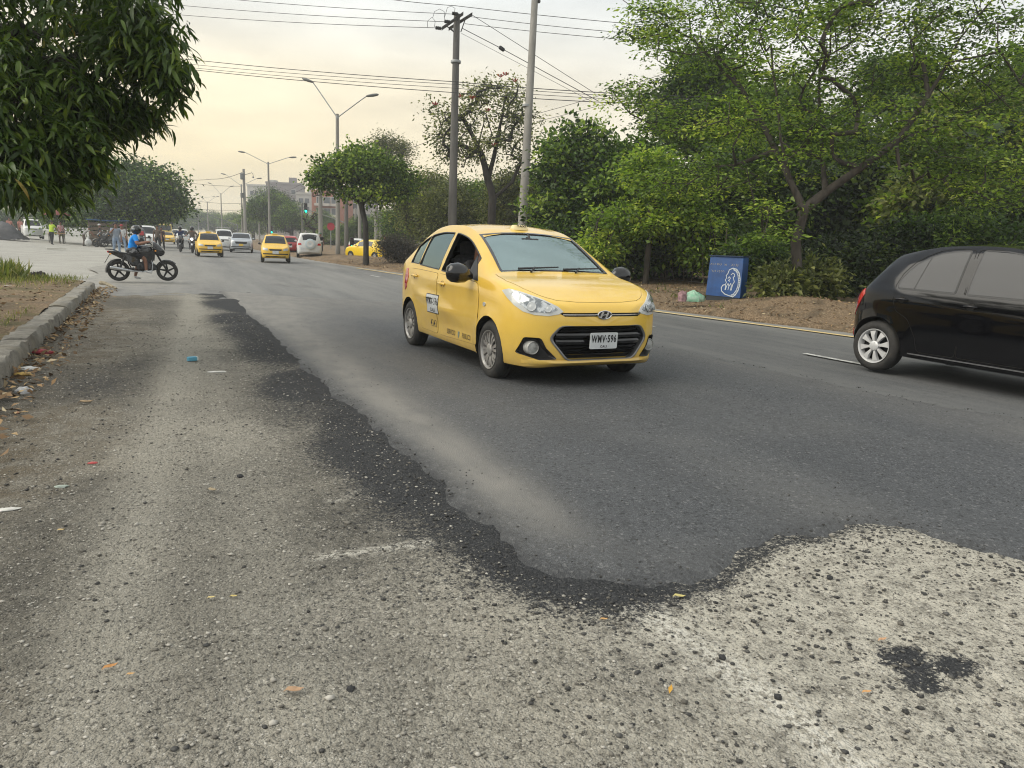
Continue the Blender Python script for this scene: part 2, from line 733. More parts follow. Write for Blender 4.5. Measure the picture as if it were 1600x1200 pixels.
YEL = pm('taxi_yellow_paint', (0.80, 0.53, 0.085), 0.22, c2=(0.76, 0.485, 0.075), scale=3.0, coat=0.6)
# road dust on the lower panels
_t = YEL.node_tree
_b = _t.nodes['Principled BSDF']
_c = _b.inputs['Base Color'].links[0].from_socket
_x = N(_t, 'ShaderNodeTexCoord')
_s = N(_t, 'ShaderNodeSeparateXYZ')
_t.links.new(_x.outputs['Object'], _s.inputs[0])
_r = N(_t, 'ShaderNodeMapRange')
for _k, _v in zip(('From Min', 'From Max', 'To Min', 'To Max'), (.22, .62, .62, 0)):
    _r.inputs[_k].default_value = _v
_t.links.new(_s.outputs['Z'], _r.inputs['Value'])
_n = N(_t, 'ShaderNodeTexNoise')
_n.inputs['Scale'].default_value = 7
_n.inputs['Detail'].default_value = 6
_n.inputs['Roughness'].default_value = .7
_t.links.new(_x.outputs['Object'], _n.inputs['Vector'])
_m = N(_t, 'ShaderNodeMath', operation='MULTIPLY')
_t.links.new(_r.outputs[0], _m.inputs[0])
_t.links.new(_n.outputs[0], _m.inputs[1])
_y = N(_t, 'ShaderNodeMix', data_type='RGBA')
_t.links.new(_m.outputs[0], _y.inputs['Factor'])
_t.links.new(_c, _y.inputs['A'])
_y.inputs['B'].default_value = (.24, .20, .14, 1)
_t.links.new(_y.outputs['Result'], _b.inputs['Base Color'])
YEL2 = pm('taxi_yellow_paint_faded', (0.80, 0.50, 0.05), 0.4, c2=(0.70, 0.44, 0.05), scale=3.0, coat=0.3)
BLK = pm('black_car_paint', (0.003, 0.003, 0.004), 0.08, coat=.25, spec=0.3)
SILV = pm('silver_car_paint', (0.42, 0.44, 0.46), 0.3, metal=0.5, coat=0.5)
WHT = pm('white_car_paint', (0.70, 0.71, 0.70), 0.35, c2=(0.62, 0.62, 0.60), scale=2.0, coat=0.4)
REDP = pm('red_car_paint', (0.35, 0.03, 0.03), 0.3, coat=0.6)
PLAS = pm('black_plastic', (0.012, 0.012, 0.013), 0.42, c2=(0.02, 0.02, 0.02), scale=20)
GLOSSB = pm('gloss_black', (0.006, 0.006, 0.007), 0.15, coat=0.5)
GAP = pm('shut_line_dark', (0.01, 0.009, 0.007), 0.9)
RUB = pm('tyre_rubber', (0.018, 0.018, 0.018), 0.8, c2=(0.04, 0.037, 0.033), scale=9, bump=0.2, bscale=60)
CHR = pm('chrome', (0.75, 0.76, 0.78), 0.16, metal=1.0)
ALU = pm('wheel_silver', (0.46, 0.45, 0.43), 0.36, metal=0.6, c2=(0.34, 0.32, 0.3), scale=12)
ALUW = pm('wheel_cover_pale', (0.62, 0.62, 0.62), 0.38, metal=0.25)
DARKW = pm('wheel_dark', (0.02, 0.02, 0.02), 0.6)
INT = pm('cabin_dark', (0.022, 0.021, 0.02), 0.8)
SEAT = pm('seat_fabric', (0.05, 0.05, 0.055), 0.9, c2=(0.08, 0.08, 0.085), scale=30)
DGL = pm('tinted_window', (0.018, 0.02, 0.022), 0.05, spec=.5)
DGL2 = pm('tinted_window_grey', (0.018, 0.02, 0.023), 0.04, spec=.45)
LENS = pm('headlight_lens', (0.46, 0.48, 0.48), 0.12, c2=(0.40, 0.42, 0.43), scale=14, coat=1.0)
LENSIN = pm('headlight_reflector', (0.20, 0.22, 0.23), 0.14, metal=0.6, c2=(0.60, 0.62, 0.62), scale=22, lo=.45, hi=.55, coat=1.0)
LENSRIM = pm('headlight_clouded_rim', (0.56, 0.57, 0.54), 0.2, coat=1.0)
REDL = pm('rear_light_red', (0.50, 0.012, 0.015), 0.15, coat=1.0)
AMB = pm('indicator_amber', (0.75, 0.28, 0.02), 0.2, coat=1.0)
PLATE = pm('plate_white', (0.66, 0.68, 0.68), 0.4, c2=(0.55, 0.57, 0.58), scale=10)
PLATEY = pm('plate_yellow', (0.75, 0.48, 0.05), 0.45)
INK = pm('black_lettering', (0.012, 0.012, 0.012), 0.5)
WGLASS = glass_mat('windscreen_glass', (0.55, 0.62, 0.6), 3.8, 0.10)
SGLASS = glass_mat('side_glass', (0.30, 0.31, 0.28), 2.2, 0.06)


def make_wheel(par, x, side, r, w, rimr, style='spoke8', y=0.8, rim_mat=None, detail=True):
    """wheel with its outer face at |y| = y; parts wheel > rim, hub_cap"""
    b = MB()
    sgn = 1 if side > 0 else -1
    prof = [(rimr - .012, -w / 2 + .02), (rimr + .012, -w / 2), (rimr + (r - rimr) * .5, -w / 2 - .006), (r - .028, -w / 2 + .006), (r - .006, -w / 2 + .028),
            (r, -w / 2 + .055), (r, w / 2 - .055), (r - .006, w / 2 - .028), (r - .028, w / 2 - .006), (rimr + (r - rimr) * .5, w / 2 + .006), (rimr + .012, w / 2), (rimr - .012, w / 2 - .02)]
    n = 40 if detail else 20
    b.lathe([(a, sgn * h) for a, h in prof], n, (0, 0, 0), 'Y', 0, False)
    if detail:
        for gpos in (-.035, 0, .035):
            b.lathe([(r + .0015, gpos - .004), (r - .0, gpos - .004), (r - .0, gpos + .004), (r + .0015, gpos + .004)], n, (0, 0, 0), 'Y', 1, False)
    wh = b.build('wheel', [RUB, DARKW], par, True, 40)
    wh.location = (x, sgn * (y - w / 2), r)
    f = sgn * (w / 2)
    rm = rim_mat or ALU
    b = MB()
    b.lathe([(rimr - .004, f - sgn * .075), (.02, f - sgn * .075)], n, (0, 0, 0), 'Y', 1, True)      # dark barrel floor
    b.lathe([(rimr - .012, f - sgn * .075), (rimr - .012, f - sgn * .012), (rimr + .003, f - sgn * .002), (rimr + .003, f + sgn * .004), (rimr - .006, f + sgn * .002), (rimr - .014, f - sgn * .012), (rimr - .026, f - sgn * .07)], n, (0, 0, 0), 'Y', 0, False)

    def pol(rr, a, yy):
        return (rr * math.cos(a), yy, rr * math.sin(a))
    k = {'spoke8': 8, 'spoke8w': 8, 'spoke5': 5, 'steel': 10, 'twin8': 8}[style]
    for i in range(k):
        a = 2 * PI * i / k + .2
        if style == 'twin8':
            for da, wd in ((-.15, .085), (.15, .105)):
                b.loft([[pol(.045, a + da * .4 - .25, f - sgn * .02), pol(.045, a + da * .4 + .25, f - sgn * .02), pol(.045, a + da * .4 + .25, f - sgn * .05), pol(.045, a + da * .4 - .25, f - sgn * .05)],
                        [pol(rimr * .6, a + da - wd * 1.3, f - sgn * .006), pol(rimr * .6, a + da + wd * 1.3, f - sgn * .01), pol(rimr * .6, a + da + wd * 1.3, f - sgn * .045), pol(rimr * .6, a + da - wd * 1.3, f - sgn * .045)],
                        [pol(rimr - .018, a + da * 1.15 - wd, f - sgn * .012), pol(rimr - .018, a + da * 1.15 + wd, f - sgn * .014), pol(rimr - .018, a + da * 1.15 + wd, f - sgn * .05), pol(rimr - .018, a + da * 1.15 - wd, f - sgn * .05)]], 0)
        else:
            w0, w1 = {'spoke8': (.22, .16), 'spoke8w': (.2, .2), 'spoke5': (.3, .2), 'steel': (.3, .24)}[style]
            b.loft([[pol(.05, a - w0, f - sgn * .012), pol(.05, a + w0, f - sgn * .012), pol(.05, a + w0, f - sgn * .05), pol(.05, a - w0, f - sgn * .05)],
                    [pol(rimr * .62, a - (w0 + w1) * .42, f - sgn * .002), pol(rimr * .62, a + (w0 + w1) * .42, f - sgn * .002), pol(rimr * .62, a + (w0 + w1) * .42, f - sgn * .045), pol(rimr * .62, a - (w0 + w1) * .42, f - sgn * .045)],
                    [pol(rimr - .018, a - w1, f - sgn * .012), pol(rimr - .018, a + w1, f - sgn * .012), pol(rimr - .018, a + w1, f - sgn * .05), pol(rimr - .018, a - w1, f - sgn * .05)]], 0)
    b.build('rim', [rm, DARKW], wh, True, 30)
    b = MB()
    b.lathe([(.058, f - sgn * .05), (.058, f - sgn * .006), (.045, f + sgn * .002), (.01, f + sgn * .004)], 20, (0, 0, 0), 'Y')
    for i in range(5 if detail else 0):
        a = 2 * PI * i / 5
        b.lathe([(.008, f - sgn * .004), (.008, f + sgn * .003)], 6, pol(.04, a, 0), 'Y')
    b.build('hub_cap', [rm], wh)
    return wh


def mirror_part(par, sh, x, z, sgn, mat, k=1.0):
    """door mirror: foot on the door, rounded housing, glass facing rearwards"""
    w = abs(sh.on((x, sgn * 2, z), (0, -sgn, 0))[1])
    b = MB()
    rings = []
    for i, (yy, hh, dd) in enumerate(((0.01, .035, .05), (.05, .055, .075), (.09, .092, .12), (.17, .103, .14), (.235, .092, .125), (.275, .06, .085), (.286, .02, .03))):
        yy, hh, dd = yy * k, hh * k, dd * k
        rings.append([(x + .02 + dd * .75 * math.cos(t) * (1 if math.cos(t) > 0 else .45), sgn * (w + yy), z + .055 + min(yy, .1) * .35 + hh * math.sin(t)) for t in [2 * PI * k / 14 for k in range(14)]])
    b.loft(rings, 0)
    m = b.build('door_mirror', [mat], par, True, 60)
    g = MB()
    g.loft([[(x - .032, sgn * (w + .165 * k) + .075 * k * math.cos(t) * 1.0, z + .09 + .065 * k * math.sin(t)) for t in [2 * PI * k / 14 for k in range(14)]],
            [(x - .036, sgn * (w + .165 * k) + .075 * k * math.cos(t) * 1.0, z + .09 + .065 * k * math.sin(t)) for t in [2 * PI * k / 14 for k in range(14)]]], 0)
    g.build('mirror_glass', [CHR], m)
    return m


def handle_part(par, sh, x, z, sgn, mat, cup=True):
    b = MB()
    P = [(x - .085, z - .004), (x - .05, z), (x, z + .002), (x + .05, z), (x + .085, z - .006)]
    out_ = [.012, .036, .042, .036, .012]
    pts = []
    for (a, c), o_ in zip(P, out_):
        q = sh.on((a, sgn * 2, c), (0, -sgn, 0), o_)
        pts.append(q)
    b.tube(pts, [.012, .013, .013, .013, .012], 8)
    h = b.build('handle', [mat], par, True, 60)
    if cup:
        c = [(x + .055 * math.cos(t), sgn * 2, z - .006 + .036 * math.sin(t)) for t in [2 * PI * k / 16 for k in range(16)]]
        sh.patch(c, (0, -sgn, 0), .0045, .004, .03).build('handle_recess', [GAP], h)
    return h


def put_text(par, sh, txt, c, size, d, name, mat, off=.0035, squeeze=1.0, bold=0.0, right=None, up=None):
    """lettering laid on the body; c centre, d viewing direction"""
    vs, fs = text_mesh(txt, size, bold, squeeze)
    d = Vector(d).normalized()
    up = Vector(up or (0, 0, 1))
    rt = Vector(right).normalized() if right else d.cross(up).normalized()
    up = rt.cross(d).normalized()
    c = Vector(c)
    P = [c + rt * a + up * b_ for a, b_ in vs]
    if sh is not None:
        g = bmesh.new()                      # cut finely so that the letters follow the panel
        vv = [g.verts.new((a, b_, 0)) for a, b_ in vs]
        for f in fs:
            try:
                g.faces.new([vv[i] for i in f])
            except ValueError:
                pass
        for ax in (0, 1):
            lo, hi = min(v[ax] for v in vs), max(v[ax] for v in vs)
            n = int((hi - lo) / .012)
            for i in range(1, n):
                co = lo + (hi - lo) * i / n
                bmesh.ops.bisect_plane(g, geom=g.verts[:] + g.edges[:] + g.faces[:], plane_co=(co, 0, 0) if ax == 0 else (0, co, 0), plane_no=(1, 0, 0) if ax == 0 else (0, 1, 0))
        g.verts.index_update()
        P = sh.project([c + rt * v.co.x + up * v.co.y for v in g.verts], d, off)
        fs = [tuple(v.index for v in f.verts) for f in g.faces]
        g.free()
    else:
        P = [p - d * off for p in P]
    b = MB()
    b.add(P, fs)
    return b.build(name, [mat], par, False, fix=False)


def plate_part(par, c, d, size, txt, sub, mat, right=None, name='number_plate', letters=True, tilt=0.0):
    """number plate: flat plate with rim and lettering; d = viewing direction"""
    d = Vector(d).normalized()
    rt = d.cross(Vector((0, 0, 1))).normalized()
    up = rt.cross(d)
    c = Vector(c)
    b = MB()
    w_, h_ = size[0] / 2, size[1] / 2
    oc = [(-w_, -h_), (w_, -h_), (w_, h_), (-w_, h_)]
    oc = round_poly(oc, .015)
    b.loft([[c + rt * a + up * e for a, e in oc], [c - d * .006 + rt * a + up * e for a, e in oc], [c - d * .0075 + rt * a * .97 + up * e * .95 for a, e in oc], [c - d * .006 + rt * a * .955 + up * e * .92 for a, e in oc]], 0)
    p = b.build(name, [mat], par, True, 25)
    if letters:
        put_text(p, None, txt, c + up * size[1] * .1, size[1] * .62, d, 'plate_lettering', INK, .0085, .62 * size[0] / (size[1] * 2.05), .003)
        if sub:
            put_text(p, None, sub, c - up * size[1] * .35, size[1] * .2, d, 'plate_lettering', INK, .0085, 1.0, .001)
    return p


def skew_h(par, c, d, rx, rz, name='emblem'):
    """oval chrome badge with a leaning letter inside"""
    d = Vector(d).normalized()
    rt = d.cross(Vector((0, 0, 1))).normalized()
    up = rt.cross(d)
    c = Vector(c)

    def P(a, b_, o):
        return c + rt * a + up * b_ - d * o
    b = MB()
    n = 32
    rings = []
    for k, o in ((.84, .0), (.84, .010), (.92, .014), (1.0, .010), (1.0, 0)):
        rings.append([P(rx * k * math.cos(2 * PI * i / n), rz * (k if k == 1.0 else k - .03) * math.sin(2 * PI * i / n), o) for i in range(n)])
    b.loft(rings, 0, False)
    b.loft([[P(rx * .86 * math.cos(2 * PI * i / n), rz * .84 * math.sin(2 * PI * i / n), .001) for i in range(n)], [P(rx * .86 * math.cos(2 * PI * i / n), rz * .84 * math.sin(2 * PI * i / n), .003) for i in range(n)]], 1)
    for sx in (-1, 1):                      # two leaning uprights
        q = [(sx * .38 - .13 - .16, -.68), (sx * .38 + .13 - .16, -.68), (sx * .38 + .16 + .14, .68), (sx * .38 - .14 + .14, .68)]
        q = [(a * rx, e * rz) for a, e in q]
        b.loft([[P(a, e, .002) for a, e in q], [P(a, e, .009) for a, e in q]], 0)
    q = [(-.40 * rx, -.22 * rz), (-.05 * rx, -.06 * rz), (.36 * rx, -.03 * rz), (.42 * rx, .22 * rz), (.05 * rx, .12 * rz), (-.36 * rx, .02 * rz)]
    b.loft([[P(a, e, .002) for a, e in q], [P(a, e, .0085) for a, e in q]], 0)
    return b.build(name, [CHR, GLOSSB], par, True, 30)

# ---- the yellow taxi in front
def build_taxi():
    sh = Shell(
        top=[(1.99, .60), (1.975, .69), (1.94, .755), (1.88, .80), (1.75, .85), (1.55, .915), (1.3, .965), (1.10, .998), (1.02, 1.03), (.8, 1.155), (.5, 1.315), (.28, 1.415), (.1, 1.465), (-.2, 1.505), (-.5, 1.51), (-.8, 1.485),
             (-1.05, 1.42), (-1.3, 1.29), (-1.5, 1.155), (-1.6, 1.105), (-1.8, 1.085), (-1.93, 1.06), (-1.985, .97), (-2.005, .80)],
        belt=[(1.99, .62), (1.85, .74), (1.5, .845), (1.2, .90), (.9, .925), (.2, .945), (-.6, .975), (-1.2, 1.0), (-1.6, 1.0), (-2.0, .93)],
        bot=[(1.99, .32), (1.9, .22), (1.75, .185), (1.4, .19), (.9, .195), (0, .20), (-1.0, .21), (-1.6, .25), (-1.9, .30), (-2.005, .42)],
        half=[(2.0, .815), (1.3, .825), (.8, .825), (0, .83), (-1.0, .825), (-1.4, .815), (-2.0, .79)],
        xf=1.995, xr=-2.0, nf=2.7, nr=2.8, lf=.62, lr=.62, tumble=.36,
        crease=[(.55, .50, -1.55, .80, .020, .045), (.9, .42, -.75, .36, -.022, .09), (-.3, .86, 1.5, .81, .012, .03)],
        arches=[(1.2125, .285, .33, .012), (-1.2125, .285, .33, .012)])
    t = thing('taxi', 'yellow taxi sedan with dark grille and side plate, driving toward the viewer in the foreground', 'taxi', (3.47, 7.68, 0), rad(-87.4))
    t.scale = (.95, 1, 1)
    # ---- cut the body
    wl = MB()
    for ax in (1.2125, -1.2125):
        for s_ in (1, -1):
            wl.lathe([(.327, s_ * .52), (.327, s_ * 1.0)], 40, (ax, 0, .287), 'Y')
    cav = sh.mesh('cav', [INT], [x for x in np.linspace(1.0, -1.38, 26)], .045)
    cut2 = MB()
    wins = {}
    LIM = ((.70, -.17, .034, .02), (-.25, -.93, .034, .026), (-.955, -1.27, .034, .03))
    for k, (x0, x1, dz, db) in enumerate(LIM):
        wins[k] = sh.dlo(x0, x1, dz, db)
        for s_ in (1, -1):
            cut2.prism(wins[k], s_ * .30, s_ * 1.0)
    ws = sh.screen(1.0, .27, .055, mb=.095)
    rw = sh.screen(-1.48, -1.06, .07)
    cut2.prism([(y, z) for _, y, z in ws], .22, 1.5, 'X')
    cut2.prism([(y, z) for _, y, z in rw], -1.0, -1.9, 'X')
    front = []
    gr = round_poly([(-.53, .47), (-.435, .588), (.435, .588), (.53, .47), (.36, .272), (-.36, .272)], .05)
    front.append(gr)
    slot = round_poly([(-.46, .705), (.46, .705), (.40, .672), (-.40, .672)], .012)
    front.append(slot)
    for p in front:
        cut2.prism(p, 1.70, 2.2, 'X')
    fog = {}
    for s_ in (1, -1):
        fog[s_] = round_poly([(s_ * .765, .325), (s_ * .72, .475), (s_ * .60, .475), (s_ * .555, .385), (s_ * .455, .285), (s_ * .60, .272)], .02)
        cut2.prism(fog[s_], 1.58, 2.2, 'X')
    me = sh.mesh('body', [YEL, GAP])
    cm2 = cut2.mesh('c2', [GAP])
    me = boolean(me, [wl.mesh('wl', [GAP]), cav, cm2], None)
    # recesses: every cut face takes the cutter's dark material
    me.name = 'body'
    finish(me, True, 35, False)
    body = link('body', me, t)
    R = (0, 1, 0)                           # looking at the right side (-y) means looking along +y
    # ---- glass
    for k in wins:
        for s_ in (1, -1):
            if k == 0 and s_ == -1:
                continue                    # the right front window is wound down
            sh.patch([(x, s_ * 2, z) for x, z in wins[k]], (0, -s_, 0), -.012, .004, .08).build('window', [SGLASS], t)
    for s_ in (1, -1):
        fr = MB()
        for k in wins:                      # black window surrounds
            o_, i_ = grow(wins[k], .004), grow(wins[k], -.006)
            n = len(o_)
            for j in range(n):
                q = (j + 1) % n
                pts = sh.project([(o_[j][0], s_ * 2, o_[j][1]), (o_[q][0], s_ * 2, o_[q][1]), (i_[q][0], s_ * 2, i_[q][1]), (i_[j][0], s_ * 2, i_[j][1])], (0, -s_, 0), .004)
                fr.add(pts + [p - Vector((0, s_ * .012, 0)) for p in pts], [(0, 1, 2, 3), (0, 4, 5, 1), (2, 6, 7, 3)])
        fr.build('window_seal', [PLAS], t)
    sh.patch(ws, (-.80, 0, -.6), -.008, .004, .10).build('windscreen', [WGLASS], t)
    sh.patch(rw, (.8, 0, -.6), -.006, .004, .10).build('rear_window', [SGLASS], t)
    o3, i3 = ws, None
    c0 = Vector((.64, 0, 1.23))
    sl = MB()
    n = len(ws)
    for j in range(n):
        a, b_ = Vector(ws[j]), Vector(ws[(j + 1) % n])
        ai, bi = a + (c0 - a).normalized() * .026, b_ + (c0 - b_).normalized() * .026
        ao, bo = a - (c0 - a).normalized() * .008, b_ - (c0 - b_).normalized() * .008
        q = sh.project([ao, bo, bi, ai], (-.80, 0, -.6), .003)
        sl.add(q, [(0, 1, 2, 3)])
    sl.build('windscreen_seal', [GLOSSB], t, fix=False)
    # ---- doors, bonnet: thin panels standing proud of dark shut lines
    for s_ in (1, -1):
        for k, (P, hx, hz) in enumerate((
                ([(.93, .30), (.86, .29), (-.17, .275), (-.205, .6), (-.205, .945), (.62, .925), (.90, .905), (.955, .80), (.955, .5)], -.03, .845),
                ([(-.225, .275), (-.80, .285), (-.845, .45), (-.93, .60), (-1.06, .70), (-1.16, .86), (-1.18, .965), (-.80, .96), (-.225, .945)], -.98, .885))):
            P = round_poly(P, .05)
            sh.patch([(x, s_ * 2, z) for x, z in grow(P, .0028)], (0, -s_, 0), .0016, .004, .03).build('door_gap', [GAP], t)
            d = sh.patch([(x, s_ * 2, z) for x, z in P], (0, -s_, 0), .0045, .004, .03).build('door', [YEL], t)
            handle_part(d, sh, hx, hz, s_, YEL)
    bon = [(1.06, .70), (1.35, .71), (1.60, .66), (1.74, .575), (1.80, .52)]
    L = [(x, y) for x, y in bon] + [(1.855, .44), (1.885, .25), (1.89, 0)]
    bp = round_poly([(x, y) for x, y in L] + [(x, -y) for x, y in reversed(L[:-1])], .02)
    sh.patch([(x, y, 2) for x, y in grow(bp, .002)], (0, 0, -1), .0012, .004, .05).build('bonnet_gap', [GAP], t)
    sh.patch([(x, y, 2) for x, y in bp], (0, 0, -1), .003, .003, .05).build('bonnet', [YEL], t)
    # ---- lamps
    for s_ in (1, -1):
        d = Vector((-.72, -s_ * .60, -.35))
        hl = [(1.44, .80, .872), (1.53, .775, .895), (1.68, .68, .862), (1.80, .55, .805), (1.90, .435, .745), (1.93, .40, .708), (1.92, .44, .682), (1.89, .53, .665), (1.83, .64, .672), (1.75, .725, .70), (1.66, .775, .752), (1.56, .80, .81)]
        hl = [(x, s_ * y, z) for x, y, z in hl]
        lamp = sh.patch(hl, d, .006, .02, .04).build('headlight', [LENSRIM], t)
        cxyz = sum((Vector(p) for p in hl), Vector()) / len(hl)
        inner = [cxyz + (Vector(p) - cxyz) * .76 + Vector((.01, -s_ * .02, -.005)) for p in hl]
        sh.patch(inner, d, .009, .004, .03).build('reflector', [LENSIN], lamp)
        for q, rr in ((Vector((1.80, s_ * .66, .742)), .045), (Vector((1.87, s_ * .52, .722)), .036)):
            p = sh.on(q, d, .0105)
            b = MB()
            dn = d.normalized()
            a1 = dn.cross(Vector((0, 0, 1))).normalized()
            a2 = a1.cross(dn)
            rg = []
            for k, o_ in ((1, 0), (.92, .006), (.75, .004), (.3, .009), (.05, .010)):
                rg.append([p + (a1 * math.cos(2 * PI * i / 16) + a2 * math.sin(2 * PI * i / 16)) * rr * k - dn * o_ for i in range(16)])
            b.loft(rg, 0)
            b.build('bulb_cover', [LENS], lamp, True, 60)
        sg = [(-.0 + 1.10 + .03 * math.cos(a), s_ * 2, .715 + .02 * math.sin(a)) for a in [2 * PI * k / 14 for k in range(14)]]
        sh.patch(sg, (0, -s_, 0), .007, .008, .03).build('side_repeater', [LENS], t)
        tl = [(-1.90, .70), (-1.99, .66), (-2.0, .80), (-1.99, .93), (-1.90, .93), (-1.87, .84)]
        tl = [(x, s_ * 2, z + .03) for x, z in tl]
        sh.patch(tl, (.45, -s_ * .9, 0), .006, .012, .05).build('rear_light', [REDL], t)
        # fog lamp bezel and lamp
        b = MB()
        rg = []
        for k, dx in ((1.03, .012), (.95, .004), (.86, -.05), (.80, -.06)):
            cx_, cz_ = sum(p[0] for p in fog[s_]) / len(fog[s_]), sum(p[1] for p in fog[s_]) / len(fog[s_])
            rg.append([sh.on((3, cx_ + (a - cx_) * min(k, .995), cz_ + (c - cz_) * min(k, .995)), (-1, 0, 0)) + Vector((dx, s_ * 0, 0)) for a, c in fog[s_]])
        b.loft(rg, 0, False)
        b.add(rg[-1], [tuple(range(len(rg[-1])))])
        fz = b.build('fog_lamp_bezel', [PLAS], t, True, 50)
        fc = sh.on((3, s_ * .645, .378), (-1, 0, 0))
        b = MB()
        b.lathe([(.062, -.10), (.062, -.02), (.055, -.012), (.05, -.02), (.02, -.012), (.004, -.01)], 24, fc, 'X')
        b.build('fog_lamp', [pm('fog_lens', (.30, .30, .28), .2, c2=(.45, .45, .43), scale=30)], fz, True, 50)
    # ---- grille
    b = MB()
    rg = []
    for k, dx in ((1.025, .009), (1.0, .011), (.97, .003), (.955, -.07)):
        rg.append([sh.on((3, a * k, .435 + (c - .435) * k), (-1, 0, 0)) + Vector((dx, 0, 0)) for a, c in gr])
    b.loft(rg, 0, False)
    g = b.build('grille', [pm('grille_edge', (.22, .22, .22), .3, metal=.7)], t, True, 60)
    b = MB()
    back = [sh.on((3, a, c), (-1, 0, 0)) + Vector((-.07, 0, 0)) for a, c in gr]
    b.add(back, [tuple(range(len(back)))])
    b.build('grille_backing', [GAP], g)
    for z0, wy, hh, fwd in ((.545, .42, .022, .0), (.500, .468, .05, .012), (.44, .46, .05, .0), (.395, .425, .018, .0), (.362, .395, .018, .0), (.33, .365, .016, .0)):
        b = MB()
        ys = np.linspace(-wy, wy, 13)
        rings = []
        for y in ys:
            p = sh.on((3, float(y), z0), (-1, 0, 0)) + Vector((-.035 + fwd, 0, 0))
            rings.append([p + Vector((dx, 0, dz)) for dx, dz in ((0, hh * .35), (.010, 0), (0, -hh * .5), (-.03, -hh * .5), (-.03, hh * .5))])
        b.loft(rings, 0)
        b.build('grille_bar', [GLOSSB], g, True, 30)
    b = MB()
    back = [sh.on((3, a, c), (-1, 0, 0)) + Vector((-.03, 0, 0)) for a, c in slot]
    b.add(back, [tuple(range(len(back)))])
    sl = b.build('upper_grille', [GAP], t)
    for s_ in (-1, 1):
        b = MB()
        pts = [sh.on((3, s_ * y, .689), (-1, 0, 0), .001) for y in np.linspace(.06, .42, 8)]
        b.loft([[p + Vector((dx, 0, dz)) for dx, dz in ((-.01, .008), (.006, .006), (.006, -.005), (-.01, -.008))] for p in pts], 0)
        b.build('chrome_strip', [CHR], sl, True, 30)
    skew_h(t, sh.on((3, 0, .688), (-1, 0, 0), -.0) + Vector((.012, 0, 0)), (-1, 0, 0), .078, .041)
    plate_part(t, sh.on((3, 0, .452), (-1, 0, 0)) + Vector((.004, 0, .0)), (-1, 0, .06), (.30, .15), 'WMV·596', 'CALI', PLATE)
    # lower lip
    b = MB()
    rings = []
    for y in np.linspace(-.72, .72, 25):
        p = sh.on((3, float(y), .262), (-1, 0, 0))
        k = 1 - abs(y / .74)**6
        rings.append([p + Vector((dx * k, 0, dz)) for dx, dz in ((-.05, .022), (.014, .012), (.024, -.012), (.006, -.03), (-.06, -.03))])
    b.loft(rings, 0)
    b.build('bumper_lip', [YEL], t, True, 50)
    # ---- lettering on the right side (and the same on the left)
    for s_ in (-1, 1):
        d = (0, -s_, 0)
        sp = round_poly([(-.30 - .19, .50), (-.30 + .19, .50), (-.30 + .19, .715), (-.30 - .19, .715)], .012)
        sp = [(x - .03, z - .005) for x, z in sp]
        pp = sh.patch([(x, s_ * 2, z) for x, z in sp], d, .0075, .003, .03).build('side_plate', [INK], t)
        sh.patch([(x, s_ * 2, z) for x, z in grow(sp, -.009)], d, .0085, .002, .03).build('plate_face', [PLATE], pp)
        put_text(pp, sh, 'WMV-596', (-.33, s_ * 2, .628), .115, d, 'plate_lettering', INK, .0102, .66, .001)
        put_text(pp, sh, 'CALI', (-.33, s_ * 2, .532), .052, d, 'plate_lettering', INK, .0102, 1.25, .002)
        put_text(t, sh, '4343', (-.35, s_ * 2, .375), .115, d, 'fleet_number', INK, .0062, .72, .001)
        a, c = (.22, .62) if s_ < 0 else (.62, .22)
        put_text(t, sh, 'SERVICIO', (a - .02, s_ * 2, .338), .075, d, 'door_lettering', INK, .0062, .66, .001)
        put_text(t, sh, 'PUBLICO', (c + .02, s_ * 2, .338), .075, d, 'door_lettering', INK, .0062, .66, .001)
        em = MB()
        cx_ = (a + c) / 2
        sh.patch([(cx_ - .022, s_ * 2, .37), (cx_ + .022, s_ * 2, .37), (cx_ + .022, s_ * 2, .335), (cx_, s_ * 2, .30), (cx_ - .022, s_ * 2, .335)], d, .007, .002, .03).build('city_crest', [pm('crest_green_grey', (.16, .22, .2), .5)], t)
        mirror_part(t, sh, .73, .905, s_, GLOSSB)
        sail = [(.88, .925), (.60, .945), (.60, 1.17)]
        sail = [(x, s_ * 2, z) for x, z in sail]
        sh.patch(sail, (0, -s_, 0), .008, .01, .06).build('mirror_foot', [PLAS], t)
    # ---- wipers
    for y0, y1 in ((.10, .58), (-.42, .06)):
        b = MB()
        dd = Vector((-.8, 0, -.6))
        pts = [sh.on((.98 - .05 * k, y0 + (y1 - y0) * k, 1.045 + .012 * k), dd, .018) for k in np.linspace(0, 1, 6)]
        b.tube(pts, [.012, .01, .009, .008, .008, .007], 6)
        b.tube([sh.on((1.03, y0 + .12, 1.02), dd, .012), pts[2] + Vector((.01, 0, .006))], .011, 6)
        b.build('wiper', [PLAS], t)
    # ---- roof lamp
    b = MB()
    c = sh.on((.12, 0, 2), (0, 0, -1))
    rg = []
    for k, z in ((1.12, -.012), (1.1, .004), (1.0, .012), (.92, .034), (.84, .042), (.3, .045)):
        rg.append([c + Vector((.06 * k * math.cos(a), .10 * k * (abs(math.sin(a))**.8) * (1 if math.sin(a) >= 0 else -1), z)) for a in [2 * PI * i / 24 for i in range(24)]])
    b.loft(rg, 0)
    rl = b.build('roof_sign', [pm('roof_sign_cream', (.78, .66, .36), .4)], t, True, 40)
    put_text(rl, None, 'TAXI', c + Vector((.058, 0, .0285)), .03, (-1, 0, -.35), 'sign_lettering', INK, .004, 1.5, .001)
    # ---- inside
    b = MB()
    b.box((.0, 0, .30), (2.3, 1.38, .05))
    b.build('cabin_floor', [INT], t)
    b = MB()
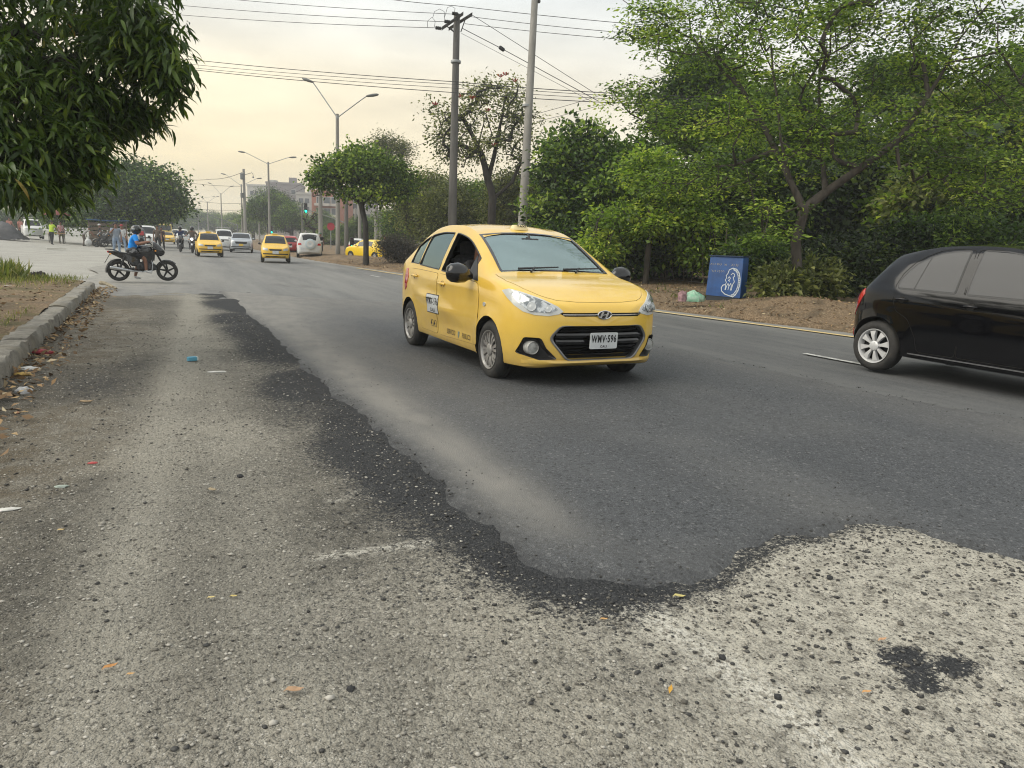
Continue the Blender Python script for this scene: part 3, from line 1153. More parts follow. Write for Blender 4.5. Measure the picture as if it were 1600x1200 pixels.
    b.box((.80, 0, .86), (.42, 1.34, .22), bev=.06)
    b.build('dashboard', [INT], t)
    for y in (.36, -.36):
        b = MB()
        b.box((-.02, y, .52), (.50, .48, .16), bev=.05)
        b.box((-.30, y, .86), (.14, .46, .60), ry=rad(-14), bev=.05)
        b.box((-.42, y, 1.22), (.09, .24, .17), ry=rad(-10), bev=.03)
        b.build('front_seat', [SEAT], t)
    b = MB()
    b.box((-.80, 0, .54), (.46, 1.24, .16), bev=.05)
    b.box((-1.10, 0, .84), (.14, 1.24, .54), ry=rad(-18), bev=.05)
    b.build('rear_seat', [SEAT], t)
    b = MB()
    pts = [(.44 + .07 * math.sin(a) * .5, .36 + .18 * math.cos(a), .92 + .17 * math.sin(a)) for a in [2 * PI * k / 24 for k in range(25)]]
    b.tube(pts, .014, 8, 0, False)
    b.tube([(.46, .19, .92), (.47, .36, .90), (.46, .53, .92)], .014, 6)
    b.tube([(.47, .36, .90), (.70, .36, .84)], .03, 8)
    b.build('steering_wheel', [PLAS], t)
    b = MB()
    b.box((.40, 0, 1.33), (.03, .22, .065), bev=.012)
    b.tube([(.40, 0, 1.35), (.34, 0, 1.41)], .012, 6)
    b.build('interior_mirror', [PLAS], t)
    for x in (1.2125, -1.2125):
        for s_ in (1, -1):
            make_wheel(t, x, s_, .288, .175, .185, 'twin8', .815)
    b = MB()
    b.box((-.0, 0, .235), (3.2, 1.1, .05))
    b.build('underbody', [GAP], t)
    return t, sh


if not ONLY or 'taxi' in ONLY:
    TAXI, TAXI_SH = build_taxi()

# ------------------------------------------------------------------ people
SKIN = pm('skin_brown', (0.23, 0.115, 0.07), 0.55, c2=(0.19, 0.09, 0.055), scale=6)
HAIR = pm('hair_black', (0.012, 0.01, 0.009), 0.6)


def cloth(name, c, c2=None):
    return pm('cloth_' + name, c, 0.85, c2=c2 or tuple(v * .75 for v in c), scale=9, bump=.25, bscale=14)


def figure(h=1.7, pel=None, lean=0.0, legs=((8, 0), (-8, -14)), arms=((10, 6, 25), (-10, 6, 10)), head=(0, 0), spread=0.055, twist=0.0, hand_to=None):
    """joints of a body facing +x; angles in degrees, forward positive; legs = (thigh, shin), arms = (upper, outward, forearm)"""
    J, E = {}, []

    def dirv(a, out=0.0, s=1):
        a, out = rad(a), rad(out)
        return Vector((math.sin(a) * math.cos(out), s * math.sin(out), -math.cos(a) * math.cos(out)))
    thigh, shin, foot = .245 * h, .24 * h, .04 * h
    if pel is None:
        low = max(math.cos(rad(a)) * thigh + math.cos(rad(b)) * shin for a, b in legs)
        pel = (0, 0, low + foot)
    P = Vector(pel)
    ld = Vector((math.sin(rad(lean)), 0, math.cos(rad(lean))))
    J['pelvis'] = (P, .082 * h)
    J['waist'] = (P + ld * .115 * h, .074 * h)
    J['chest'] = (P + ld * .235 * h, .088 * h)
    nk = P + ld * .315 * h
    J['neck'] = (nk, .036 * h)
    hd = ld.lerp(Vector((math.sin(rad(head[0])), 0, math.cos(rad(head[0])))), .7).normalized()
    J['head'] = (nk + hd * .085 * h, .056 * h)
    J['crown'] = (nk + hd * .135 * h, .047 * h)
    fw = Matrix.Rotation(rad(head[1]), 3, 'Z') @ Vector((1, 0, 0))
    J['nose'] = (nk + hd * .078 * h + fw * .056 * h, .012 * h)
    E += [('pelvis', 'waist'), ('waist', 'chest'), ('chest', 'neck'), ('neck', 'head'), ('head', 'crown'), ('head', 'nose')]
    for i, s in enumerate((1, -1)):
        k = 'LR'[i]
        a, b = legs[i]
        hp = P + Vector((0, s * spread * h, -.03 * h))
        kn = hp + dirv(a, 3, s) * thigh
        an = kn + dirv(b, 0, s) * shin
        to = an + Vector((.10 * h, 0, -.018 * h))
        J['hip' + k], J['knee' + k], J['ankle' + k], J['toe' + k] = (hp, .062 * h), (kn, .04 * h), (an, .027 * h), (to, .022 * h)
        E += [('pelvis', 'hip' + k), ('hip' + k, 'knee' + k), ('knee' + k, 'ankle' + k), ('ankle' + k, 'toe' + k)]
        u, o_, f_ = arms[i][:3]
        shd = P + ld * .278 * h + Vector((0, s * .105 * h, 0))
        el = shd + dirv(u, o_, s) * .17 * h
        wr = el + dirv(f_, arms[i][3] if len(arms[i]) > 3 else o_ * .4, s) * .15 * h
        if hand_to and hand_to[i] is not None:
            tgt = Vector(hand_to[i])
            L1, L2 = .17 * h, .155 * h
            v = tgt - shd
            D = min(v.length, (L1 + L2) * .98)
            vd = v.normalized()
            q = (L1 * L1 - L2 * L2 + D * D) / (2 * D)
            hh = math.sqrt(max(L1 * L1 - q * q, 0))
            side = Vector((-.2, s * .55, -.8))
            side = (side - vd * side.dot(vd)).normalized()
            el, wr = shd + vd * q + side * hh, shd + vd * D
        J['shoulder' + k], J['elbow' + k], J['wrist' + k] = (shd, .043 * h), (el, .029 * h), (wr, .021 * h)
        fd = (wr - el).normalized()
        pm_ = wr + fd * .05 * h
        J['palm' + k] = (pm_, .019 * h)
        E += [('chest', 'shoulder' + k), ('shoulder' + k, 'elbow' + k), ('elbow' + k, 'wrist' + k), ('wrist' + k, 'palm' + k)]
        sd = fd.cross(Vector((0, 0, 1)))
        sd = sd.normalized() if sd.length > .1 else Vector((1, 0, 0))
        cu = Vector((0, -s * .3, -.6))
        for j, ln in enumerate((.040, .045, .042, .034)):
            b0 = pm_ + sd * (j - 1.5) * .013 * h
            m_ = b0 + (fd + cu * .3).normalized() * ln * h * .6
            e_ = m_ + (fd * .6 + cu).normalized() * ln * h * .5
            J[f'f{k}{j}a'], J[f'f{k}{j}b'] = (m_, .0058 * h), (e_, .0048 * h)
            E += [('palm' + k, f'f{k}{j}a'), (f'f{k}{j}a', f'f{k}{j}b')]
        th = wr + fd * .02 * h + sd * s * .028 * h
        J['t' + k] = (th + fd * .02 * h, .0065 * h)
        E.append(('wrist' + k, 't' + k))
    return J, E


ZONES = {'shirt': ('waist', 'chest', 'shoulder'), 'skin': ('neck', 'head', 'crown', 'nose', 'elbow', 'wrist', 'palm', 'f', 't')}


def body_mesh(fig, mats, shorts=False, sleeves='short', sub=1):
    """one continuous skinned body; mats = [skin, shirt, trousers, shoes]"""
    J, E = fig
    names = list(J)
    me = bpy.data.meshes.new('body')
    me.from_pydata([J[n][0] for n in names], [(names.index(a), names.index(b)) for a, b in E], [])
    o = bpy.data.objects.new('tmp', me)
    COL.objects.link(o)
    o.modifiers.new('s', 'SKIN')
    sv = me.skin_vertices[0].data
    for i, n in enumerate(names):
        r_ = J[n][1]
        sv[i].radius = (r_, r_)
        sv[i].use_root = (n == 'pelvis')
    for n, (a, c) in {'chest': (1.0, 1.25), 'pelvis': (1, 1.12), 'waist': (.95, 1.15)}.items():
        r_ = J[n][1]
        sv[names.index(n)].radius = (r_ * c, r_ * a)
    md = o.modifiers.new('u', 'SUBSURF')
    md.levels = sub
    r = from_modifiers(o)
    bpy.data.objects.remove(o)
    bpy.data.meshes.remove(me)
    r.name = 'body'
    r.materials.clear()
    for m in mats:
        r.materials.append(m)
    segs = []
    for a, b in E:
        pa, pb = J[a][0], J[b][0]
        k = b.rstrip('LR')
        if k in ('hip',):
            z = 2
        elif k == 'knee':
            z = 2
        elif k == 'ankle':
            z = 0 if shorts else 2
        elif k == 'toe':
            z = 3
        elif k in ('waist',):
            z = 1
        elif k in ('chest', 'shoulder'):
            z = 1
        elif k == 'elbow':
            z = 1
        elif k == 'wrist':
            z = 1 if sleeves == 'long' else 0
        else:
            z = 0
        segs.append((pa, pb, z, k))
    A = np.array([s_[0][:] for s_ in segs])
    B = np.array([s_[1][:] for s_ in segs])
    Z = np.array([s_[2] for s_ in segs])
    K = [s_[3] for s_ in segs]
    n = len(r.polygons)
    C = np.zeros(n * 3, np.float32)
    r.polygons.foreach_get('center', C)
    C = C.reshape(-1, 3)
    d = B - A
    t = np.clip(((C[:, None] - A) * d).sum(2) / (d * d).sum(1), 0, 1)
    dist = np.linalg.norm(C[:, None] - (A + d * t[..., None]), axis=2)
    j = dist.argmin(1)
    mi = Z[j].copy()
    tt = t[np.arange(n), j]
    ax_ = (J['chest'][0] - J['pelvis'][0]).normalized()
    pr = (C - np.array(J['pelvis'][0][:])) @ np.array(ax_[:])
    hh_ = (J['chest'][0] - J['pelvis'][0]).length
    pa_, pb_ = np.array(J['pelvis'][0][:]), np.array(J['chest'][0][:])
    ts_ = np.clip(((C - pa_) @ (pb_ - pa_)) / ((pb_ - pa_) @ (pb_ - pa_)), 0, 1.05)
    near = np.linalg.norm(C - (pa_ + ts_[:, None] * (pb_ - pa_)), axis=1) < 1.5 * J['chest'][1]
    for q in range(n):
        if near[q] and K[j[q]] in ('wrist', 'elbow', 'palm', 't') and sleeves == 'short':
            mi[q] = 1
            continue
        if K[j[q]] in ('waist', 'pelvis', 'hip', 'chest'):
            mi[q] = 1 if pr[q] > .02 * hh_ else 2
            continue
        if K[j[q]] == 'elbow' and sleeves == 'short' and tt[q] > .62:
            mi[q] = 0
        if K[j[q]] == 'knee' and shorts and tt[q] > .78:
            mi[q] = 0
        if K[j[q]] == 'neck' and tt[q] < .6:
            mi[q] = 1
        if K[j[q]] == 'ankle' and tt[q] > .9:
            mi[q] = 3
    r.polygons.foreach_set('material_index', mi.astype(np.int32))
    r.polygons.foreach_set('use_smooth', np.ones(n, bool))
    r.update()
    return r


def hair_part(par, fig, h, mat=HAIR, long=False, cap=False, face=0.0):
    J, _ = fig
    c = J['head'][0].lerp(J['crown'][0], .45)
    b = MB()
    vs, fs = [], []
    n, m = 14, 7
    for i in range(m + 1):
        th = PI * .56 * i / m
        for k in range(n):
            a = 2 * PI * k / n
            f = math.cos(a - face)
            t2 = th * (1 - .32 * max(f, 0)) * (1.25 if long and f < .3 else 1)
            vs.append((c.x + .064 * h * math.sin(t2) * math.cos(a) - .004 * h * math.cos(face), c.y + .060 * h * math.sin(t2) * math.sin(a), c.z + .062 * h * math.cos(t2)))
    for i in range(m):
        for k in range(n):
            fs.append((i * n + k, (i + 1) * n + k, (i + 1) * n + (k + 1) % n, i * n + (k + 1) % n))
    b.add(vs, fs)
    if cap:
        b.box((c.x + .075 * h, c.y, c.z + .012 * h), (.06 * h, .085 * h, .006 * h))
    return b.build('cap' if cap else 'hair', [mat], par, True, 80)


def helmet_part(par, fig, h, mat, visor, face=0.0):
    J, _ = fig
    c = J['head'][0].lerp(J['crown'][0], .2)
    b = MB()
    R = .085 * h
    n, m = 20, 12
    vs, fs, mi = [], [], []
    for i in range(m + 1):
        th = .02 + (PI * .80) * i / m
        for k in range(n):
            a = 2 * PI * k / n
            rr = R * (1.0 + .10 * max(0, math.cos(a)) * max(0, math.sin(th * 1.1)) + (.06 if math.cos(a) > .3 and th > 1.7 else 0))
            vs.append((c.x + rr * math.sin(th) * math.cos(a), c.y + .88 * rr * math.sin(th) * math.sin(a), c.z + rr * 1.02 * math.cos(th)))
    for i in range(m):
        for k in range(n):
            fs.append((i * n + k, (i + 1) * n + k, (i + 1) * n + (k + 1) % n, i * n + (k + 1) % n))
            a = 2 * PI * (k + .5) / n
            th = .02 + PI * .80 * (i + .5) / m
            mi.append(1 if math.cos(a) > .1 and 1.15 < th < 1.85 else 0)
    o = len(b.v)
    b.v += vs
    b.f += fs
    b.m += mi
    hm = b.build('helmet', [mat, visor], par, True, 60)
    return hm


def person(label, loc, rz, fig, mats, h=1.7, cat='person', group=None, shorts=False, sleeves='short', hair=True, helmet=None, cap=None, long=False, sub=1):
    t = thing('person', label, cat, loc, rz, group)
    link('body', body_mesh(fig, mats, shorts, sleeves, sub), t)
    if helmet:
        helmet_part(t, fig, h, helmet, GLOSSB)
    elif cap:
        hair_part(t, fig, h, cap, cap=True)
    elif hair:
        hair_part(t, fig, h, HAIR, long)
    return t


JEANS = cloth('blue_jeans', (0.16, 0.22, 0.33), (0.26, 0.33, 0.43))
DARKC = cloth('black', (0.015, 0.015, 0.018))
GREYC = cloth('grey_blue', (0.25, 0.29, 0.35))
BLUEC = cloth('bright_blue', (0.004, 0.26, 0.80))
NAVY = cloth('navy', (0.02, 0.035, 0.10))
WHITEC = cloth('white', (0.6, 0.6, 0.6))
HIVIS = cloth('lime_yellow', (0.45, 0.62, 0.03))
REDC = cloth('red', (0.38, 0.04, 0.05))
PINKC = cloth('salmon', (0.55, 0.24, 0.19))
BROWNC = cloth('brown', (0.12, 0.09, 0.07))
CHECK = cloth('red_check', (0.42, 0.08, 0.10), (0.6, 0.5, 0.5))
SHOE = pm('shoe_dark', (0.02, 0.018, 0.016), 0.6)
SHOEW = pm('shoe_white', (0.6, 0.6, 0.6), 0.6)
HELM = pm('helmet_black', (0.02, 0.022, 0.022), 0.25, coat=.6)
HELMW = pm('helmet_grey_decal', (0.35, 0.37, 0.37), 0.4)


# ------------------------------------------------------------------ motorcycle
def build_motorcycle(label, loc, rz, paint, tail, group=None, cowl=True, cat='motorcycle'):
    t = thing('motorcycle', label, cat, loc, rz, group)
    R, WB = .29, 1.25
    ALM = pm('moto_dark_alloy', (0.03, 0.03, 0.032), 0.4, metal=.5)
    ENG = pm('moto_engine', (0.10, 0.10, 0.105), 0.45, metal=.6, c2=(0.03, .03, .03), scale=25)
    EXH = pm('moto_exhaust', (0.42, 0.43, 0.44), 0.25, metal=.9)
    for x, w in ((WB / 2, .10), (-WB / 2, .13)):
        b = MB()
        b.lathe([(R - .085, -w * .35), (R - .04, -w / 2), (R - .008, -w * .36), (R, 0), (R - .008, w * .36), (R - .04, w / 2), (R - .085, w * .35)], 36, (0, 0, 0), 'Y', 0, False)
        b.lathe([(R - .086, w * .35), (R - .086, -w * .35)], 36, (0, 0, 0), 'Y', 0, False)
        wh = b.build('wheel', [RUB], t, True, 50)
        wh.location = (x, 0, R)
        b = MB()
        b.lathe([(R - .08, -w * .36), (R - .10, -w * .3), (R - .10, w * .3), (R - .08, w * .36)], 36, (0, 0, 0), 'Y', 0, False)
        b.lathe([(.05, -w * .4), (.055, 0), (.05, w * .4)], 16, (0, 0, 0), 'Y')
        for k in range(5):
            a = 2 * PI * k / 5 + .3
            b.tube([(.04 * math.cos(a), 0, .04 * math.sin(a)), ((R - .08) * math.cos(a + .12), 0, (R - .08) * math.sin(a + .12))], [.03, .022], 6)
        b.build('rim', [ALM], wh, True, 40)
    fx = WB / 2
    b = MB()                                 # fork and yokes
    head = Vector((fx - .36, 0, .93))
    for s in (1, -1):
        b.tube([(fx, s * .085, R), (fx - .17, s * .085, .60), (fx - .345, s * .085, .97)], [.022, .024, .018], 10)
    b.box((fx - .30, 0, .87), (.07, .22, .04), ry=rad(-25), bev=.01)
    b.box((fx - .335, 0, .965), (.07, .22, .03), ry=rad(-25), bev=.01)
    b.tube([(fx, -.10, R), (fx, .10, R)], .014, 8)
    b.build('fork', [ALM], t)
    # front mudguard
    def fender(name, x, a0, a1, rr, w, mat):
        b = MB()
        rings = []
        for i in range(13):
            a = rad(a0 + (a1 - a0) * i / 12)
            rings.append([(x + (rr + dz) * math.cos(a), y, R + (rr + dz) * math.sin(a)) for y, dz in ((-w, -.03), (-w * .7, .002), (0, .012), (w * .7, .002), (w, -.03), (w * .7, -.008), (0, .002), (-w * .7, -.008))])
        b.loft(rings)
        return b.build(name, [mat], t, True, 60)
    fender('front_mudguard', fx, 40, 165, R + .025, .06, paint)
    fender('rear_mudguard', -fx, 75, 190, R + .03, .065, PLAS)
    b = MB()                                 # tank
    rings = []
    for x, w, z0, z1 in ((.27, .03, .78, .92), (.24, .11, .68, .98), (.08, .15, .64, 1.02), (-.08, .135, .66, .99), (-.20, .09, .70, .90), (-.25, .05, .74, .83)):
        rings.append([(x, w * math.copysign(abs(math.cos(a))**.7, math.cos(a)), (z0 + z1) / 2 + (z1 - z0) / 2 * math.copysign(abs(math.sin(a))**.8, math.sin(a))) for a in [2 * PI * k / 16 for k in range(16)]])
    b.loft(rings)
    b.build('fuel_tank', [paint], t, True, 60)
    for s in (1, -1):                        # white flash on the tank
        b = MB()
        b.loft([[(.14, s * .118, .80), (.12, s * .128, .86), (.12, s * .126, .87), (.14, s * .112, .82)], [(-.10, s * .128, .80), (-.12, s * .122, .815), (-.12, s * .120, .82), (-.10, s * .125, .815)]])
        b.build('tank_stripe', [pm('moto_white_decal', (.6, .6, .6), .4)], t)
    for s in (1, -1):
        b = MB()
        b.loft([[(.34, s * .10, .86), (.30, s * .11, .58), (.26, s * .09, .58), (.26, s * .08, .86)], [(.12, s * .16, .84), (.10, s * .155, .60), (.10, s * .12, .60), (.12, s * .12, .84)], [(-.12, s * .13, .74), (-.10, s * .13, .66), (-.10, s * .10, .66), (-.12, s * .10, .74)]])
        b.build('tank_shroud', [paint], t, True, 50)
    b = MB()                                 # seat
    rings = []
    for x, w, z0, z1 in ((-.15, .07, .75, .80), (-.22, .11, .74, .805), (-.45, .125, .745, .80), (-.62, .115, .775, .83), (-.76, .085, .80, .845), (-.80, .05, .815, .84)):
        rings.append([(x, w * math.copysign(abs(math.cos(a))**.5, math.cos(a)), (z0 + z1) / 2 + (z1 - z0) / 2 * math.copysign(abs(math.sin(a))**.6, math.sin(a))) for a in [2 * PI * k / 14 for k in range(14)]])
    b.loft(rings)
    b.build('seat', [pm('moto_seat_vinyl', (.015, .015, .015), .55)], t, True, 60)
    b = MB()                                 # tail cowl and side panels
    for s in (1, -1):
        b.loft([[(-.10, s * .10, .70), (-.10, s * .105, .60), (-.14, s * .085, .60), (-.14, s * .085, .70)], [(-.32, s * .135, .76), (-.30, s * .14, .52), (-.34, s * .10, .52), (-.36, s * .10, .76)],
                [(-.60, s * .115, .78), (-.58, s * .115, .66), (-.60, s * .085, .66), (-.62, s * .085, .78)], [(-.84, s * .06, .84), (-.84, s * .06, .79), (-.86, s * .03, .79), (-.86, s * .03, .84)]])
    b.build('side_panel', [paint], t, True, 50)
    b = MB()
    b.loft([[(-.80, .06, .845), (-.80, -.06, .845), (-.80, -.06, .785), (-.80, .06, .785)], [(-.885, .045, .84), (-.885, -.045, .84), (-.87, -.045, .79), (-.87, .045, .79)]])
    b.build('tail_light', [tail], t)
    b = MB()
    for s in (1, -1):
        b.tube([(-.55, s * .10, .80), (-.70, s * .11, .87), (-.88, s * .10, .885), (-.92, s * .04, .885)], .011, 8)
    b.tube([(-.92, .04, .885), (-.92, -.04, .885)], .011, 8)
    b.build('grab_rail', [ALM], t)
    b = MB()                                 # tail plate carrier
    b.loft([[(-.80, .05, .76), (-.80, -.05, .76), (-.82, -.05, .76), (-.82, .05, .76)], [(-.95, .06, .50), (-.95, -.06, .50), (-.965, -.06, .50), (-.965, .06, .50)]])
    b.build('plate_carrier', [PLAS], t)
    b = MB()                                 # engine
    b.box((.05, 0, .42), (.42, .30, .24), bev=.05)
    b.box((-.2, 0, .55), (.26, .24, .26), bev=.05)
    b.box((.10, 0, .58), (.20, .20, .24), ry=rad(18), bev=.02)
    b.box((.26, 0, .40), (.16, .22, .20), ry=rad(-15), bev=.04)
    b.box((-.02, 0, .70), (.36, .16, .14), bev=.03)
    for k in range(6):
        b.box((.085 + .01 * k, 0, .515 + .028 * k), (.19, .20, .010), ry=rad(18))
    b.lathe([(.09, -.15), (.11, -.13), (.11, .13), (.09, .15)], 18, (-.04, 0, .42), 'Y')
    b.build('engine', [ENG], t, True, 40)
    b = MB()
    b.tube([(.30, 0, .88), (.26, .02, .60), (.20, .03, .36), (-.02, .05, .29), (-.28, .07, .31), (-.36, .09, .50), (-.30, .08, .72)], .02, 8)
    b.tube([(.28, 0, .90), (.0, 0, .76), (-.3, 0, .72), (-.78, 0, .80)], .022, 8)
    for s in (1, -1):
        b.tube([(-.22, s * .10, .36), (-fx, s * .105, R)], [.026, .02], 8)
        b.tube([(-fx + .02, s * .125, R + .04), (-.44, s * .125, .70)], .028, 10)
        b.tube([(-.02, s * .10, .30), (-.02, s * .27, .29)], .012, 6)
        b.tube([(-.36, s * .12, .36), (-.36, s * .22, .38)], .011, 6)
    b.build('frame', [ALM], t)
    b = MB()
    b.tube([(.17, -.05, .60), (.25, -.10, .52), (.22, -.13, .30), (.0, -.15, .27), (-.25, -.155, .285), (-.34, -.16, .30)], .021, 10)
    b.tube([(-.32, -.16, .30), (-.42, -.165, .315), (-.80, -.175, .385), (-.84, -.175, .392)], [.03, .047, .052, .035], 14)
    b.build('exhaust', [EXH], t)
    b = MB()                                 # handlebar
    hb = Vector((fx - .36, 0, 1.0))
    pts = [hb + Vector(q) for q in ((-.13, .35, .06), (-.06, .22, .075), (.0, .07, .02), (.0, -.07, .02), (-.06, -.22, .075), (-.13, -.35, .06))]
    b.tube(pts, .011, 8)
    for s in (1, -1):
        b.tube([hb + Vector((-.13, s * .36, .06)), hb + Vector((-.075, s * .235, .073))], .018, 8)
        b.tube([hb + Vector((-.02, s * .30, .085)), hb + Vector((-.06, s * .19, .075))], .007, 6)
    b.build('handlebar', [ALM], t)
    for s in (1, -1):
        b = MB()
        m0 = hb + Vector((-.06, s * .20, .08))
        b.tube([m0, m0 + Vector((.02, s * .06, .14))], .006, 6)
        b.ball(m0 + Vector((.0, s * .09, .17)), .055, 10, 6, 0, (.35, 1, .75))
        b.build('mirror', [PLAS], t)
    if cowl:
        b = MB()                             # headlamp fairing
        rings = []
        for x, w, z0, z1 in ((fx - .34, .11, .80, 1.12), (fx - .26, .15, .72, 1.10), (fx - .15, .14, .70, 1.0), (fx - .07, .10, .74, .90), (fx - .04, .05, .79, .85)):
            rings.append([(x, w * math.copysign(abs(math.cos(a))**.6, math.cos(a)), (z0 + z1) / 2 + (z1 - z0) / 2 * math.sin(a)) for a in [2 * PI * k / 14 for k in range(14)]])
        b.loft(rings)
        fa = b.build('headlamp_fairing', [paint], t, True, 60)
        b = MB()
        b.loft([[(fx - .28, .09, 1.055), (fx - .28, -.09, 1.055), (fx - .26, -.095, 1.05), (fx - .26, .095, 1.05)], [(fx - .12, .075, .925), (fx - .12, -.075, .925), (fx - .10, -.08, .915), (fx - .10, .08, .915)]])
        b.build('fairing_stripe', [pm('moto_white_decal', (.6, .6, .6), .4)], fa)
        b = MB()
        b.ball((fx - .10, 0, .84), .06, 12, 6, 0, (.6, 1, .75))
        b.build('headlight', [LENS], fa)
    else:
        b = MB()
        b.lathe([(.03, -.10), (.075, -.06), (.085, 0), (.08, .01), (.0, .025)], 16, (fx - .22, 0, .88), 'X')
        b.build('headlight', [LENS], t)
    for s in (1, -1):
        b = MB()
        b.tube([(fx - .30, s * .10, .86), (fx - .30, s * .19, .86)], .008, 6)
        b.ball((fx - .29, s * .20, .86), .026, 8, 5)
        b.tube([(-.78, s * .06, .76), (-.80, s * .15, .76)], .008, 6)
        b.ball((-.80, s * .165, .76), .026, 8, 5)
        b.build('indicator', [AMB], t)
    return t


MBLK = pm('moto_black_paint', (0.015, 0.015, 0.016), 0.25, coat=.7)
SEATED = dict(pel=(-.27, 0, .86), lean=8, legs=((68, 6), (68, 6)), spread=.075)


def rider_fig(h=1.68, legs=None, lean=8, hip=-.27):
    k = dict(SEATED)
    k['lean'] = lean
    k['pel'] = (hip, 0, .835 + .04 * (h > 1.6))
    if legs:
        k['legs'] = legs
    hb = (.625 - .36 - .13, .36, 1.085)
    return figure(h, hand_to=((hb[0] - .03, .33, hb[2] + .01), (hb[0] - .03, -.33, hb[2] + .01)), **k)


def build_moto_group():
    a, b = G(186.5, 441), G(261, 438.5)
    mid = (a + b) / 2
    rz = rad(5)
    TILT = rad(-.7)
    mo = build_motorcycle('black motorcycle with white fairing stripe and star wheels, side on to the viewer', (mid.x, mid.y, 0.012), rz, MBLK, REDL)
    mo.rotation_euler.y = TILT
    mo.scale = (.9, .95, .9)
    f = rider_fig(1.52, legs=((24, -14), (66, 2)), lean=17, hip=-.28)
    for k_ in ('chest', 'waist', 'pelvis', 'shoulderL', 'shoulderR'):
        f[0][k_] = (f[0][k_][0], f[0][k_][1] * 1.28)
    p = person('motorcyclist in bright blue t-shirt, black shorts and black helmet, astride the motorcycle', (mid.x, mid.y, 0.012), rz, f, [SKIN, BLUEC, DARKC, SHOEW], 1.52, shorts=True, helmet=HELM, sub=2)
    p.rotation_euler.y = TILT
    p.scale = (.9, .95, .9)
    # white decal on the helmet side, bag slung at the hip
    J = f[0]
    c = J['head'][0].lerp(J['crown'][0], .2)
    bg_ = MB()
    bg_.ball((c.x - .055, c.y - .098, c.z + .015), .05, 10, 6, 0, (1, .35, .6))
    bg_.build('helmet_decal', [HELMW], p)
    bag = tag(MB().box((0, 0, 0), (.24, .12, .17), ry=rad(-15), bev=.04).build('hip_bag', [pm('bag_black_grey', (.03, .03, .035), .7, c2=(.25, .25, .26), scale=6, lo=.55, hi=.6)]),
              'black and grey waist bag hanging at the hip of the rider in blue', 'bag')
    M = Matrix.Translation((mid.x, mid.y, .012)) @ Matrix.Rotation(rz, 4, 'Z')
    bag.matrix_world = M @ Matrix.Translation((-.25, -.20, .76))
    # two riders coming up the road
    for k, (px, py, lab, plab, cl, cowl) in enumerate(((221 + 61.5, 393.5, 'far motorcycle with dark front, left one of the two coming down the road', 'rider in navy top and dark helmet on the left far motorcycle', NAVY, True),
                                                 (301, 395, 'far motorcycle with lit white headlamp, right one of the two beside the yellow taxi', 'rider in brown top and dark helmet on the far motorcycle beside the yellow taxi', BROWNC, False))):
        q = G(px, py)
        m = build_motorcycle(lab, (q.x, q.y, 0), rad(-93), MBLK if k == 0 else pm('moto_white_paint', (.5, .5, .5), .3), REDL, 'motorcycles on the road', cowl)
        if k == 1:
            lamp = MB()
            lamp.ball((.625 - .2, 0, .88), .085, 10, 6, 0, (.4, 1, 1))
            lamp.build('lit_lens', [pm('lit_headlamp', (1, .97, .9), .3, emit=1.5)], m)
        fg = rider_fig(1.7, lean=6)
        person(plab, (q.x, q.y, 0), rad(-93), fg, [SKIN, cl, DARKC, SHOE], 1.7, helmet=HELM, sleeves='long')


if not ONLY or 'moto' in ONLY:
    build_moto_group()
if not ONLY or 'taxi' in ONLY:
    # passenger in the front seat at the open window, hand raised to the face; the driver beside
    f = figure(1.62, pel=(.02, -.38, .60), lean=-8, legs=((78, 25), (78, 25)), head=(8, -20), hand_to=((.30, -.15, .80), (.14, -.46, 1.12)))
    p = person('passenger with long dark hair and dark top at the open front window of the taxi', TAXI.location, TAXI.rotation_euler.z, f, [SKIN, DARKC, DARKC, SHOE], 1.62, long=True)
    f = figure(1.66, pel=(-.05, .36, .70), lean=-12, legs=((78, 25), (78, 25)), hand_to=((.38, .50, 1.0), (.38, .22, 1.0)))
    person('driver at the wheel of the taxi behind the windscreen', TAXI.location, TAXI.rotation_euler.z, f, [SKIN, GREYC, DARKC, SHOE], 1.66)

# ---- black hatchback cropped by the right edge
def round_ax(x):
    return 1.53 if x > 0 else -1.33


